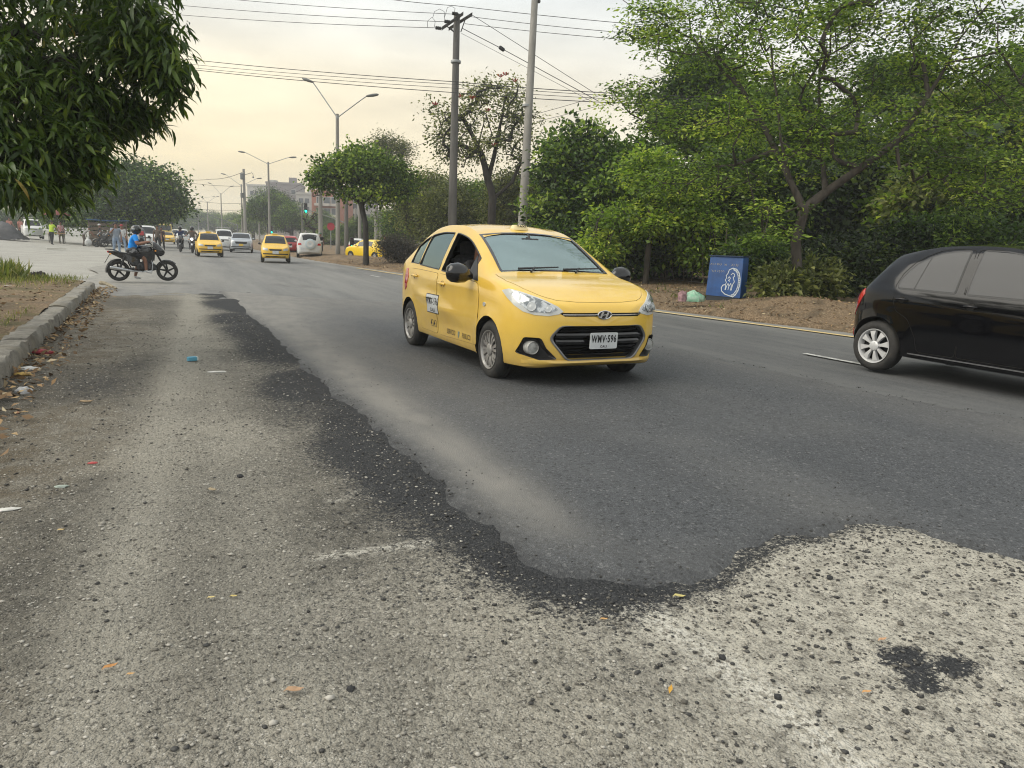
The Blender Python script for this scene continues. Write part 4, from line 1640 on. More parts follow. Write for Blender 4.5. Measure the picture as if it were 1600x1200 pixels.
def build_black():
    stretch = lambda P: [(x * 1.25 if x > 0 else x,) + tuple(q) for x, *q in P]
    sh = Shell(
        top=stretch([(1.90, .60), (1.885, .72), (1.84, .80), (1.7, .87), (1.45, .94), (1.15, 1.0), (1.0, 1.05), (.75, 1.24), (.5, 1.40), (.3, 1.475), (.1, 1.505), (-.2, 1.512), (-.6, 1.50), (-.9, 1.46), (-1.15, 1.41), (-1.30, 1.365), (-1.42, 1.25), (-1.60, 1.06), (-1.74, .95), (-1.87, .86), (-1.99, .76), (-2.05, .62)]),
        belt=stretch([(1.9, .64), (1.5, .85), (1.0, .93), (0, .955), (-.8, .975), (-1.4, .98), (-1.7, .90), (-2.05, .66)]),
        bot=stretch([(1.9, .34), (1.7, .21), (1.2, .20), (0, .205), (-1.0, .215), (-1.5, .25), (-1.75, .28), (-2.05, .42)]),
        half=stretch([(1.9, .81), (1.2, .825), (0, .83), (-1.0, .83), (-1.5, .81), (-1.88, .77)]),
        xf=2.38, xr=-2.055, nf=2.5, nr=2.6, lf=.62, lr=.6, tumble=.34, shelf=.045,
        crease=[(-1.7, .80, 1.3, .77, .012, .06), (-.85, .40, 1.0, .42, -.012, .09)],
        arches=[(1.53, .295, .345, .018), (-1.33, .295, .345, .018)], axk=.8)
    t = thing('hatchback', 'glossy black hatchback with white hubcaps cut off by the right edge of the photo', 'car', (8.26, 5.02, 0), rad(-87))
    t.scale = (.8, 1, .985)
    wl = MB()
    for ax in (1.53, -1.33):
        for s_ in (1, -1):
            wl.lathe([(.345, s_ * .50), (.345, s_ * 1.0)], 44, (ax, 0, .30), 'Y')
    wl.v = [((x - round_ax(x)) / .8 + round_ax(x), y, z) for x, y, z in wl.v]
    me = boolean(sh.mesh('body', [BLK, GAP]), [wl.mesh('wl', [GAP])], None)
    me.name = 'body'
    finish(me, True, 35, False)
    link('body', me, t)
    RW = [(-.26, .985), (-.26, 1.42), (-.50, 1.412), (-.74, 1.385), (-.94, 1.335), (-1.10, 1.265), (-1.22, 1.175), (-1.29, 1.09), (-1.315, 1.02), (-1.30, 1.0), (-1.0, .995)]
    sq = lambda P: [(x if x > -.3 else -.3 + (x + .3) * .76, z) for x, z in P]
    RW = sq(RW)
    FW = [(-.085, .98), (-.085, 1.425), (.15, 1.42), (.38, 1.385), (.58, 1.27), (.86, 1.0), (.82, .965)]
    FW = stretch(FW)
    for s_ in (1, -1):
        d = (0, -s_, 0)
        for P, G_ in ((RW, round_poly([(x, z) for x, z in RW], .02)), (FW, round_poly(FW, .02))):
            sl = sh.patch([(x, s_ * 2, z) for x, z in grow(G_, .018)], d, .003, .005, .05).build('window_seal', [PLAS], t)
        # rear pane, fixed quarter pane and the bar between
        q1 = [p for p in RW if p[0] > -.95] + [(-.93, 1.338), (-.985, .995)]
        q1 = [(-.26, .985), (-.26, 1.42), (-.50, 1.412), (-.74, 1.385), (-.885, 1.352), (-.985, .995)]
        q2 = sq([(-1.0, .995), (-.905, 1.342), (-1.10, 1.265), (-1.22, 1.175), (-1.29, 1.09), (-1.315, 1.02), (-1.30, 1.0)])
        q1 = sq(q1)
        for P in (q1, q2, FW):
            sh.patch([(x, s_ * 2, z) for x, z in round_poly(P, .015)], d, .006, .004, .06).build('window', [DGL2], t)
        D1 = [(-.135, .30), (-.135, .98), (-.20, 1.44), (-.5, 1.448), (-.78, 1.42), (-1.0, 1.36), (-1.17, 1.28), (-1.31, 1.16), (-1.37, 1.03), (-1.36, .88), (-1.28, .74), (-1.02, .66), (-.84, .46), (-.78, .30)]
        D1 = D1[:3] + sq(D1[3:])
        D2 = [(-.115, .30), (-.115, .98), (-.16, 1.445), (.1, 1.44), (.4, 1.375), (.66, 1.22), (.98, .98), (.98, .50), (.9, .30)]
        D2 = stretch(D2)
        for P, hx, hz in ((D1, -.97, .872), (D2, .0, .855)):
            P = round_poly(P, .05)
            n = len(P)
            sm = MB()
            o_ = grow(P, .005)
            for j in range(n):
                q = (j + 1) % n
                pts = sh.project([(P[j][0], s_ * 2, P[j][1]), (P[q][0], s_ * 2, P[q][1]), (o_[q][0], s_ * 2, o_[q][1]), (o_[j][0], s_ * 2, o_[j][1])], d, .004)
                sm.add(pts, [(0, 1, 2, 3)])
            dg_ = sm.build('door_gap', [GAP], t, fix=False)
            handle_part(t, sh, hx, hz, s_, BLK)
        lw = [(x, s_ * 2, z) for x, z in ((-.80, .262), (1.05, .255), (1.05, .268), (-.80, .275))]
        sh.patch(lw, d, .004, .004, .05).build('sill_trim', [CHR if False else pm('sill_bright', (.25, .25, .26), .3, metal=.6)], t)
        tl = [(-1.60, .93), (-1.645, 1.0), (-1.72, .97), (-1.80, .86), (-1.845, .74), (-1.85, .66), (-1.80, .70), (-1.70, .80)]
        dd = Vector((.62, -s_ * .75, -.1))
        L = [(x, s_ * (sh.w(x) - .03), z - .04) for x, z in tl]
        rl = sh.patch(L, dd, .007, .012, .03).build('rear_light', [REDL], t)
        ii = [(x, s_ * (sh.w(x) - .035), z - .04) for x, z in ((-1.74, .80), (-1.80, .80), (-1.838, .71), (-1.80, .72))]
        sh.patch(ii, dd, .009, .006, .03).build('reversing_lamp', [LENS], rl)
        mirror_part(t, sh, .95, .95, s_, BLK)
        hl = [(1.5, .77, .86), (1.7, .62, .87), (1.78, .48, .83), (1.82, .46, .72), (1.76, .58, .68), (1.62, .73, .72)]
        sh.patch([(x, s_ * y, z) for x, y, z in stretch(hl)], (-.7, -s_ * .6, -.3), .006, .015, .05).build('headlight', [LENS], t)
        rf = [(-1.80, .38), (-1.86, .40), (-1.86, .47), (-1.80, .46)]
        sh.patch([(x, s_ * (sh.w(x)), z) for x, z in rf], dd, .006, .006, .03).build('reflector', [REDL], t)
    rw = sh.screen(-1.68, -1.38, .10)
    sh.patch(rw, (.75, 0, -.6), .004, .004, .06).build('rear_window', [DGL], t)
    b = MB()                                 # roof spoiler
    rings = []
    for y in np.linspace(-.52, .52, 13):
        p = sh.on((-1.2, float(y), 2), (0, 0, -1))
        k = 1 - abs(y / .56)**4
        rings.append([p + Vector(q) for q in ((.14, 0, -.004), (.0, 0, .012), (-.12 - .05 * k, 0, -.012), (-.13 - .05 * k, 0, -.03), (-.08, 0, -.06), (.02, 0, -.03))])
    b.loft(rings)
    b.build('roof_spoiler', [BLK], t, True, 50)
    ws = sh.screen(1.25, .35, .055, mb=.09)
    sh.patch(ws, (-.8, 0, -.6), .004, .004, .08).build('windscreen', [DGL2], t)
    gr = round_poly([(-.35, .52), (.35, .52), (.42, .62), (.30, .69), (-.30, .69), (-.42, .62)], .03)
    sh.patch([(3, a, c) for a, c in gr], (-1, 0, 0), .005, .01, .06).build('grille', [PLAS], t)
    for x in (1.53, -1.33):
        for s_ in (1, -1):
            make_wheel(t, x, s_, .297, .18, .2, 'spoke8w', .82, ALUW).scale.x = 1.25
    b = MB()
    b.box((0, 0, .245), (3.0, 1.1, .05))
    b.tube([(-1.2, -.3, .26), (-1.75, -.42, .25)], .03, 10)
    b.build('underbody', [GAP], t)
    b = MB()
    b.tube([(-1.9 + .05, -.2, .62), (-1.9 + .05, .2, .62)], .01, 6)
    return t


# ---- smaller cars further off
def low_car(name, label, cat, loc, rz, paint, kind='hatch', group=None, taxi=False, spare=False, plate=PLATE, bump=None, glass=DGL, rails=False, rack=False):
    K = {
        'hatch': dict(top=[(1.73, .62), (1.71, .72), (1.62, .80), (1.4, .88), (1.08, .97), (.98, 1.03), (.5, 1.38), (.3, 1.46), (-.1, 1.52), (-.8, 1.51), (-1.35, 1.46), (-1.5, 1.30), (-1.62, 1.0), (-1.70, .85), (-1.73, .6)],
                      belt=[(1.7, .66), (1.0, .88), (0, .92), (-1.3, .97), (-1.73, .85)], xf=1.735, xr=-1.735, W=.76, wb=1.19, r=.272, sb=(.98, .36), sr=(-1.63, -1.47)),
        'sedan': dict(top=[(2.1, .58), (2.08, .72), (1.95, .82), (1.5, .93), (1.15, .99), (1.0, 1.05), (.45, 1.36), (.2, 1.42), (-.4, 1.45), (-.9, 1.41), (-1.2, 1.28), (-1.5, 1.08), (-1.7, 1.04), (-2.05, 1.0), (-2.13, .85), (-2.15, .6)],
                      belt=[(2.1, .64), (1.2, .88), (0, .93), (-1.4, .98), (-2.15, .88)], xf=2.11, xr=-2.155, W=.83, wb=1.25, r=.29, sb=(1.0, .3), sr=(-1.5, -1.05)),
        'suv': dict(top=[(2.08, .72), (2.06, .86), (1.95, .98), (1.5, 1.06), (1.15, 1.10), (1.02, 1.16), (.5, 1.48), (.25, 1.55), (-.3, 1.60), (-1.2, 1.57), (-1.65, 1.50), (-1.9, 1.2), (-2.05, 1.0), (-2.1, .7)],
                    belt=[(2.05, .76), (1.2, 1.0), (0, 1.06), (-1.5, 1.10), (-2.1, .95)], xf=2.09, xr=-2.11, W=.89, wb=1.3, r=.34, sb=(1.03, .33), sr=(-1.93, -1.68)),
        'jeep': dict(top=[(1.9, .80), (1.88, .95), (1.7, 1.04), (1.1, 1.10), (.85, 1.15), (.5, 1.55), (.35, 1.66), (0, 1.72), (-1.0, 1.74), (-1.85, 1.70), (-1.95, 1.5), (-2.0, 1.1), (-2.03, .7)],
                     belt=[(1.9, .84), (1.0, 1.05), (0, 1.08), (-2.03, 1.1)], xf=1.91, xr=-2.035, W=.86, wb=1.2, r=.35, sb=(.86, .42), sr=(-1.985, -1.90)),
        'van': dict(top=[(2.15, .72), (2.13, .92), (2.0, 1.06), (1.7, 1.14), (1.5, 1.25), (1.05, 1.72), (.85, 1.80), (.4, 1.86), (-1.0, 1.88), (-2.0, 1.84), (-2.12, 1.6), (-2.18, 1.1), (-2.2, .7)],
                    belt=[(2.1, .78), (1.6, 1.0), (1.0, 1.10), (-2.2, 1.14)], xf=2.16, xr=-2.21, W=.85, wb=1.4, r=.31, sb=(1.52, .98), sr=(-2.17, -2.06)),
    }[kind]
    sh = Shell(top=K['top'], belt=K['belt'], bot=[(K['xf'], .36), (K['xf'] - .25, .24), (0, .22), (K['xr'] + .25, .27), (K['xr'], .42)], half=[(K['xf'], K['W'] * .97), (0, K['W']), (K['xr'], K['W'] * .96)],
               xf=K['xf'], xr=K['xr'], nf=3.0, nr=3.6, lf=.5, lr=.42, tumble=.24 if kind in ('van', 'jeep') else .33, ns=40, nv=2, crease=[(-1.5, .62, 1.2, .62, .01, .08)])
    t = thing(name, label, cat, loc, rz, group)
    t.scale = (.9, .9, .9)
    link('body', sh.mesh('body', [paint]), t)
    sh.patch(sh.screen(K['sb'][0], K['sb'][1], .05, mb=.08), (-.8, 0, -.6), .004, .004, .1).build('windscreen', [DGL2 if glass is DGL else glass], t)
    sh.patch(sh.screen(K['sr'][0], K['sr'][1], .08), (.9, 0, -.4), .004, .004, .1).build('rear_window', [glass], t)
    xe = K['sr'][1] + .1
    xs = [K['sb'][1] + (.22 if kind != 'van' else .1), -.15, -.22, max(xe, -1.15)]
    if kind in ('van', 'suv', 'jeep'):
        xs += [max(xe, -1.15) - .08, K['sr'][1] + .16]
    W_ = K['wb']
    for s_ in (1, -1):
        d = (0, -s_, 0)
        for a, c in zip(xs[::2], xs[1::2]):
            sh.patch([(x, s_ * 2, z) for x, z in sh.dlo(a, c, .05, .03, 5)], d, .004, .004, .1).build('window', [glass], t)
        for x in (W_, -W_):
            sh.patch([(x + (K['r'] + .045) * math.cos(q), s_ * 2, K['r'] + (K['r'] + .045) * math.sin(q)) for q in [2 * PI * k / 18 for k in range(18)] if K['r'] + (K['r'] + .045) * math.sin(q) > .2], d, .004, .004, .1).build('wheel_arch', [GAP], t)
            make_wheel(t, x, s_, K['r'], .18, K['r'] * .62, 'spoke5' if kind == 'suv' else 'steel', K['W'] + .012, ALU, False)
        mirror_part(t, sh, K['sb'][1] + .30, sh.belt(.6) + .01, s_, PLAS if taxi else paint, .6)
        xf = K['xf']
        z0 = sh.top(xf - .12)
        hl = [(3, s_ * K['W'] * .50, z0 - .17), (3, s_ * K['W'] * .88, z0 - .13), (3, s_ * K['W'] * .86, z0 - .0), (3, s_ * K['W'] * .52, z0 - .045)]
        if kind == 'suv':
            hl = [(3, s_ * K['W'] * .58, z0 - .13), (3, s_ * K['W'] * .9, z0 - .10), (3, s_ * K['W'] * .88, z0 - .02), (3, s_ * K['W'] * .55, z0 - .07)]
        sh.patch(hl, (-1, 0, 0), .006, .02, .06).build('headlight', [LENS], t)
        if kind == 'suv':
            fg = [(3, s_ * K['W'] * .80, z0 - .50), (3, s_ * K['W'] * .86, z0 - .50), (3, s_ * K['W'] * .88, z0 - .12), (3, s_ * K['W'] * .82, z0 - .12)]
            sh.patch(fg, (-1, 0, 0), .007, .015, .06).build('running_light', [pm('running_light_white', (.8, .8, .8), .3)], t)
        zr = sh.top(K['xr'] + .08) - .06
        if kind in ('van', 'jeep'):
            zr = 1.0
        rl = [(-3, s_ * K['W'] * .62, zr - .12), (-3, s_ * K['W'] * .90, zr - .12), (-3, s_ * K['W'] * .88, zr + .03), (-3, s_ * K['W'] * .66, zr + .03)]
        sh.patch(rl, (1, 0, 0), .006, .012, .06).build('rear_light', [REDL], t)
    z0 = sh.top(K['xf'] - .1)
    sh.patch([(3, y, z) for y, z in round_poly([(-.30, z0 - .15), (.30, z0 - .15), (.34, z0 - .06), (-.34, z0 - .06)] if kind != 'suv' else [(-.42, z0 - .26), (.42, z0 - .26), (.46, z0 - .08), (-.46, z0 - .08)], .02)], (-1, 0, 0), .006, .01, .06).build('grille', [PLAS], t)
    bw = K['W'] * .86
    st = MB()
    for s_ in (1, -1):
        pass
    sh.patch([(3, -bw, .44), (3, bw, .44), (3, bw, .50), (3, -bw, .50)], (-1, 0, 0), .010, .03, .06).build('bumper_strip', [PLAS if taxi or kind == 'suv' else paint], t)
    sh.patch([(3, -bw * .8, .30), (3, bw * .8, .30), (3, bw * .8, .36), (3, -bw * .8, .36)], (-1, 0, 0), .006, .02, .06).build('lower_grille', [PLAS], t)
    sh.patch([(-3, -bw, .46), (-3, bw, .46), (-3, bw, .52), (-3, -bw, .52)], (1, 0, 0), .010, .03, .06).build('rear_bumper_strip', [PLAS if taxi else paint], t)
    plate_part(t, sh.on((3, 0, .56 if kind != 'suv' else .62), (-1, 0, 0), .012), (-1, 0, 0), (.32, .16), 'VBR 418', '', plate, letters=False)
    plate_part(t, sh.on((-3, .0 if not spare else .45, .64), (1, 0, 0), .012), (1, 0, 0), (.32, .16), 'VBR 418', '', plate, letters=False)
    if taxi:
        c = sh.on((.1, 0, 3), (0, 0, -1))
        b = MB()
        b.box(c + Vector((0, 0, .03)), (.14, .30, .09), bev=.03)
        b.build('roof_sign', [pm('roof_sign_yellow', (.75, .55, .12), .4)], t)
        for x0 in (.1, -.9):
            b = MB()
            b.tube([c + Vector((x0, -.45, .02)), c + Vector((x0, -.46, .07)), c + Vector((x0, .46, .07)), c + Vector((x0, .45, .02))], .012, 6)
            b.build('roof_bar', [ALU], t)
    if spare:
        b = MB()
        b.lathe([(.34, 0), (.36, -.05), (.35, -.17), (.30, -.19), (.05, -.20)], 24, (K['xr'] - .0, -.05, .98), 'X')
        sp = b.build('spare_wheel_cover', [pm('spare_cover_pale_blue', (.52, .60, .63), .5)], t)
        b = MB()
        b.lathe([(.24, -.197), (.22, -.205), (.18, -.205), (.16, -.199)], 24, (K['xr'], -.05, .98), 'X')
        b.build('cover_ring', [WHT], sp)
    if rails:
        b = MB()
        for s_ in (1, -1):
            pts = [sh.on((x, s_ * (sh.rail(x)[0] - .03), 3), (0, 0, -1), .04) for x in np.linspace(.1, -1.4, 7)]
            b.tube(pts, .015, 6)
        b.build('roof_rail', [ALU], t)
    if rack:
        b = MB()
        c = sh.on((-.3, 0, 3), (0, 0, -1))
        for s_ in (-1, 1):
            b.tube([c + Vector((1.0, s_ * .55, .0)), c + Vector((1.0, s_ * .55, .14)), c + Vector((-1.2, s_ * .55, .14)), c + Vector((-1.2, s_ * .55, .0))], .02, 6)
        for k in range(6):
            b.tube([c + Vector((1.0 - .44 * k, -.55, .14)), c + Vector((1.0 - .44 * k, .55, .14))], .015, 6)
        b.build('roof_rack', [ALU], t)
    return t


def lift(px, py, Y):
    """ground contact seen at a pixel, taken at road distance Y (the lot rises a little to the left)"""
    p = AT(px, py, Y)
    return p


def ground_z(x, y):
    """height of the terrain: flat road, the lot on the far left rises gently"""
    def sm(a, b, v):
        v = min(max((v - a) / (b - a), 0), 1)
        return v * v * (3 - 2 * v)
    z = 0.0
    if x < -4:
        z += 0.045 * max(0, -x - 6) * sm(22, 50, y)
    return z


def on_ground(px, py):
    """first meeting of a line of sight with the terrain"""
    d = ray(px, py)
    o = Vector((0, 0, CAM_H))
    t = 3.0
    while t < 400:
        p = o + d * t
        if p.z <= ground_z(p.x, p.y):
            return p
        t += .1
    return o + d * 400


def build_traffic():
    H = -90
    g1, g2 = 'small yellow taxis coming down the road', None
    q = G(328.5, 401.5)
    a = low_car('taxi', 'small yellow taxi hatchback coming head on, beside the motorcycle with the lit headlamp', 'taxi', (q.x, q.y + 1.7, 0), rad(H + 1), YEL2, 'hatch', g1, True)
    q = G(437, 411)
    copy_thing(a, (q.x, q.y + 1.7, 0), rad(H - 6), 'small yellow taxi hatchback with roof rack, right of the silver SUV', g1)
    q = G(381.5, 397)
    low_car('sport_utility_vehicle', 'silver SUV with yellow plate between the two small yellow taxis', 'car', (q.x + .3, q.y + 6, 0), rad(H - 5), SILV, 'suv', None, plate=PLATEY, rails=True)
    q = G(486, 403.5)
    low_car('off_roader', 'white off-roader seen from behind with spare wheel cover on its tail', 'car', (q.x + .2, q.y + 2.0, 0), rad(82), WHT, 'jeep', None, spare=True)
    q = G(461, 398)
    low_car('hatchback', 'dark red car half hidden behind the right small taxi', 'car', (q.x, q.y + 3, 0), rad(85), REDP, 'hatch')
    q = G(572, 413)
    q = AT(580, 405, q.y + 8)
    low_car('taxi', 'bright yellow taxi sedan seen from behind the thin street tree', 'taxi', (q.x, q.y, 0), rad(118), pm('taxi_bright_yellow', (.85, .58, .01), .35, coat=.5), 'sedan', None, plate=PLATE)
    for k, (px, py, lab, rz) in enumerate(((530, 402, 'white car behind the concrete pole, left of the pair beyond the verge', 70), (556, 403.5, 'white car between the concrete pole and the yellow sedan, right of the pair', 100))):
        q = G(px, py)
        low_car('sedan', lab, 'car', (q.x + 4.0, q.y + 12, 0), rad(rz), WHT, 'sedan' if k else 'hatch', 'white cars beyond the verge')
    q = G(347, 391.5)
    low_car('pickup', 'white van with dark roof rack behind the left small taxi', 'van', (q.x + .3, q.y + 3, 0), rad(H), WHT, 'van', None, rack=True)
    q = G(246, 388)
    q = on_ground(233, 391)
    low_car('minivan', 'white minivan behind the man with the backpack, facing the viewer', 'van', (q.x - .2, q.y + 3, q.z), rad(H + 2), WHT, 'van', None)
    q = on_ground(48, 373)
    p = AT(51, 372.6, 78)
    low_car('van', 'white van parked with its nose toward the road on the far left lot', 'van', (p.x, p.y, ground_z(p.x, p.y)), rad(-78), WHT, 'van', None, rack=True)
    for k, (px, py, dy, lab, nm, kd, pt) in enumerate(((286, 379.5, 0, 'white van far down the road behind the two motorcyclists', 'van', 'van', WHT), (262, 381, 0, 'yellow taxi far down the road at the left kerb', 'taxi', 'sedan', YEL2),
                                                (277, 379, 8, 'pale van far off between the yellow taxi and the motorcyclists', 'van', 'van', pm('van_beige', (.55, .53, .45), .4)),
                                                )):
        q = G(px, py)
        low_car(nm, lab, 'taxi' if nm == 'taxi' else 'van' if nm == 'van' else 'car', (q.x, q.y + dy, 0), rad(H if px < 400 else 80), pt, kd, None, taxi=(nm == 'taxi'))
    # dark lorry with stake sides far down the left kerb
    q = G(270, 377.5)
    t = thing('lorry', 'dark stake-bed lorry far down the left side of the road', 'truck', (q.x - 1.0, q.y + 5, 0), rad(H))
    STK = pm('lorry_stakes', (.03, .032, .03), .8)
    b = MB()
    b.box((-1.5, 0, .95), (5.0, 2.2, .14))
    b.build('bed', [STK], t)
    for s_ in (-1, 1):
        for k in range(4):
            MB().box((-1.5, s_ * 1.1, 1.25 + .42 * k), (5.0, .05, .3)).build('stake_board', [STK], t)
    for k in range(4):
        MB().box((1.02, 0, 1.25 + .42 * k), (.05, 2.15, .3)).build('stake_board', [STK], t)
    b = MB()
    b.box((2.0, 0, 1.55), (1.5, 2.0, 1.7), bev=.12, taper=.92)
    b.build('cab', [pm('lorry_cab_yellow', (.55, .42, .12), .5)], t)
    b = MB()
    b.box((2.74, 0, 1.85), (.05, 1.6, .65), ry=rad(-4))
    b.build('windscreen', [DGL], t)
    for x in (1.9, -2.6):
        for s_ in (-1, 1):
            make_wheel(t, x, s_, .48, .3, .27, 'steel', 1.05, ALU, False)


if not ONLY or 'black' in ONLY:
    build_black()
if not ONLY or 'traffic' in ONLY:
    build_traffic()

# ------------------------------------------------------------------ ground materials
class NG:
    """small helper for writing node materials"""

    def __init__(s, name):
        s.m = bpy.data.materials.new(name)
        s.m.use_nodes = True
        s.t = s.m.node_tree
        s.b = s.t.nodes['Principled BSDF']
        s.co = N(s.t, 'ShaderNodeTexCoord').outputs['Object']
        MATS[name] = s.m

    def put(s, inp, v):
        if hasattr(v, 'is_output'):
            s.t.links.new(v, inp)
        else:
            inp.default_value = (*v, 1) if isinstance(v, tuple) and len(v) == 3 and inp.type == 'RGBA' else v

    def map(s, scale, rot=(0, 0, 0)):
        q = N(s.t, 'ShaderNodeMapping')
        q.inputs['Scale'].default_value = scale
        q.inputs['Rotation'].default_value = rot
        s.t.links.new(s.co, q.inputs[0])
        return q.outputs[0]

    def noise(s, scale, detail=4, rough=.6, vec=None, dist=0.0):
        n = N(s.t, 'ShaderNodeTexNoise')
        n.inputs['Scale'].default_value = scale
        n.inputs['Detail'].default_value = detail
        n.inputs['Roughness'].default_value = rough
        n.inputs['Distortion'].default_value = dist
        s.t.links.new(vec or s.co, n.inputs['Vector'])
        return n.outputs[0]

    def vor(s, scale, vec=None, feature='F1', rnd=1.0):
        n = N(s.t, 'ShaderNodeTexVoronoi', feature=feature)
        n.inputs['Scale'].default_value = scale
        n.inputs['Randomness'].default_value = rnd
        s.t.links.new(vec or s.co, n.inputs['Vector'])
        return n

    def attr(s, name):
        return N(s.t, 'ShaderNodeAttribute', attribute_name=name).outputs['Fac']

    def ramp(s, v, pts, interp='LINEAR'):
        n = N(s.t, 'ShaderNodeValToRGB')
        n.color_ramp.interpolation = interp
        e = n.color_ramp.elements
        for i, (p, c) in enumerate(pts):
            c = (c, c, c) if not isinstance(c, tuple) else c
            if i < 2:
                e[i].position, e[i].color = p, (*c, 1)
            else:
                e.new(p).color = (*c, 1)
        s.t.links.new(v, n.inputs[0])
        return n.outputs[0]

    def mix(s, f, a, b, mode='MIX'):
        n = N(s.t, 'ShaderNodeMix', data_type='RGBA', blend_type=mode)
        s.put(n.inputs['Factor'], f)
        s.put(n.inputs['A'], a)
        s.put(n.inputs['B'], b)
        return n.outputs['Result']

    def math(s, op, a, b=0.0, clamp=False):
        n = N(s.t, 'ShaderNodeMath', operation=op, use_clamp=clamp)
        s.put(n.inputs[0], a)
        s.put(n.inputs[1], b)
        return n.outputs[0]

    def mr(s, v, a, b, c=0.0, d=1.0):
        n = N(s.t, 'ShaderNodeMapRange')
        s.t.links.new(v, n.inputs['Value'])
        for k, x in zip(('From Min', 'From Max', 'To Min', 'To Max'), (a, b, c, d)):
            n.inputs[k].default_value = x
        return n.outputs[0]

    def bump(s, h, strength=.5, dist=.01, nrm=None):
        n = N(s.t, 'ShaderNodeBump')
        n.inputs['Strength'].default_value = strength
        n.inputs['Distance'].default_value = dist
        s.t.links.new(h, n.inputs['Height'])
        if nrm is not None:
            s.t.links.new(nrm, n.inputs['Normal'])
        return n.outputs[0]

    def done(s, color, rough=.85, normal=None, spec=.3):
        s.put(s.b.inputs['Base Color'], color)
        s.put(s.b.inputs['Roughness'], rough)
        s.b.inputs['Specular IOR Level'].default_value = spec
        if normal is not None:
            s.t.links.new(normal, s.b.inputs['Normal'])
        return s.m


def mat_shoulder():
    g = NG('milled_gravel')
    v1, v2 = g.vor(62), g.vor(150)
    fine = g.noise(210, 3)
    st = g.ramp(v1.outputs['Color'], [(0.0, (.075, .07, .06)), (.42, (.23, .217, .185)), (.8, (.41, .39, .34)), (1.0, (.60, .575, .51))])
    sm = g.ramp(v2.outputs['Color'], [(0.0, (.085, .08, .068)), (.5, (.26, .245, .21)), (1.0, (.52, .50, .44))])
    pick = g.mr(g.noise(23, 4), .42, .56)
    c = g.mix(pick, sm, st)
    c = g.mix(g.mr(fine, .38, .65, 0, .45), c, (.16, .15, .127))
    # pale binder, darker damp areas
    big = g.noise(1.5, 5, .62)
    c = g.mix(g.mr(big, .45, .66, 0, .5), c, (.40, .375, .315))
    c = g.mix(g.mr(g.noise(2.6, 6, .68), .56, .70, 0, .55), c, (.10, .095, .085))
    c = g.mix(g.math('MULTIPLY', g.attr('soil'), g.mr(g.noise(5, 4), .25, .6)), c, (.15, .125, .088))
    c = g.mix(g.math('MULTIPLY', g.attr('pale'), g.mr(g.noise(11, 6, .7), .35, .6)), c, (.50, .475, .41))
    c = g.mix(g.math('MULTIPLY', g.attr('stain'), g.mr(g.noise(8, 6, .7), .3, .6, .45, 1)), c, (.075, .071, .062))
    c = g.mix(g.math('MULTIPLY', g.attr('track'), .55), c, (.36, .345, .30))
    c = g.mix(g.mr(g.noise(52, 4, .75), .37, .45, .85, 0), c, (.045, .043, .038))
    c = g.mix(g.mr(g.noise(85, 3, .7), .60, .68, 0, .75), c, (.60, .58, .53))
    # worn white paint left over in patches
    pn = g.mr(g.noise(38, 4, .7), .46, .53)
    c = g.mix(g.math('MULTIPLY', g.attr('paint'), pn), c, (.62, .60, .54))
    # loose dark asphalt
    cr = g.attr('crumb')
    n1 = g.noise(34, 5, .7)
    n2 = g.noise(95, 3, .6)
    f = g.math('ADD', g.math('MULTIPLY', n1, .7), g.math('MULTIPLY', n2, .45))
    f = g.math('ADD', f, g.math('MULTIPLY', cr, .62))
    f = g.mr(f, .76, .89)
    c = g.mix(f, g.mix(1.0, c, (.95, .945, .93), 'MULTIPLY'), g.ramp(v2.outputs['Color'], [(0, (.016, .017, .019)), (.7, (.042, .044, .047)), (.93, (.085, .085, .085)), (1, (.30, .29, .27))]))
    h = g.math('ADD', g.math('MULTIPLY', v1.outputs['Distance'], -1.0), g.math('MULTIPLY', v2.outputs['Distance'], -.6))
    nr = g.bump(h, .8, .014)
    nr = g.bump(g.noise(9, 6, .65), .5, .03, nr)
    return g.done(c, .9, nr, .25)


def mat_fresh():
    g = NG('fresh_asphalt')
    v = g.vor(170)
    c = g.ramp(v.outputs['Color'], [(0, (.022, .024, .027)), (.5, (.060, .064, .070)), (.9, (.11, .115, .122)), (1, (.32, .32, .32))])
    c = g.mix(g.mr(g.noise(1.1, 5, .6, g.map((1, .35, 1))), .4, .66, 0, .45), c, (.092, .096, .100))
    c = g.mix(g.mr(g.noise(60, 4, .7), .60, .72, 0, .7), c, (.02, .021, .023))
    c = g.mix(g.mr(g.noise(1.0, 5, .65, g.map((3.2, .10, 1))), .5, .68, 0, .5), c, (.042, .045, .050))
    c = g.mix(g.mr(g.noise(26, 5, .75), .36, .5, .55, 0), c, (.030, .032, .035))
    vs = g.vor(70).outputs['Color']
    c = g.mix(g.mr(vs, .82, .9, 0, .45), c, (.22, .22, .22))
    c = g.mix(g.mr(vs, .16, .22, .7, 0), c, (.016, .017, .018))
    dn = g.mr(g.noise(4.5, 6, .68, g.map((1, .5, 1))), .15, .6, .35, 1)
    c = g.mix(g.math('MULTIPLY', g.attr('dust'), dn, True), c, (.205, .196, .178))
    e = g.attr('edge')
    ce = g.ramp(g.vor(95).outputs['Color'], [(0, (.012, .013, .015)), (.75, (.036, .037, .039)), (1, (.13, .13, .125))])
    c = g.mix(g.math('MULTIPLY', e, g.mr(g.noise(9, 5), .3, .55)), c, ce)
    nr = g.bump(v.outputs['Distance'], .5, .008)
    nr = g.bump(g.noise(55, 4), .35, .012, nr)
    return g.done(c, .72, nr, .45)


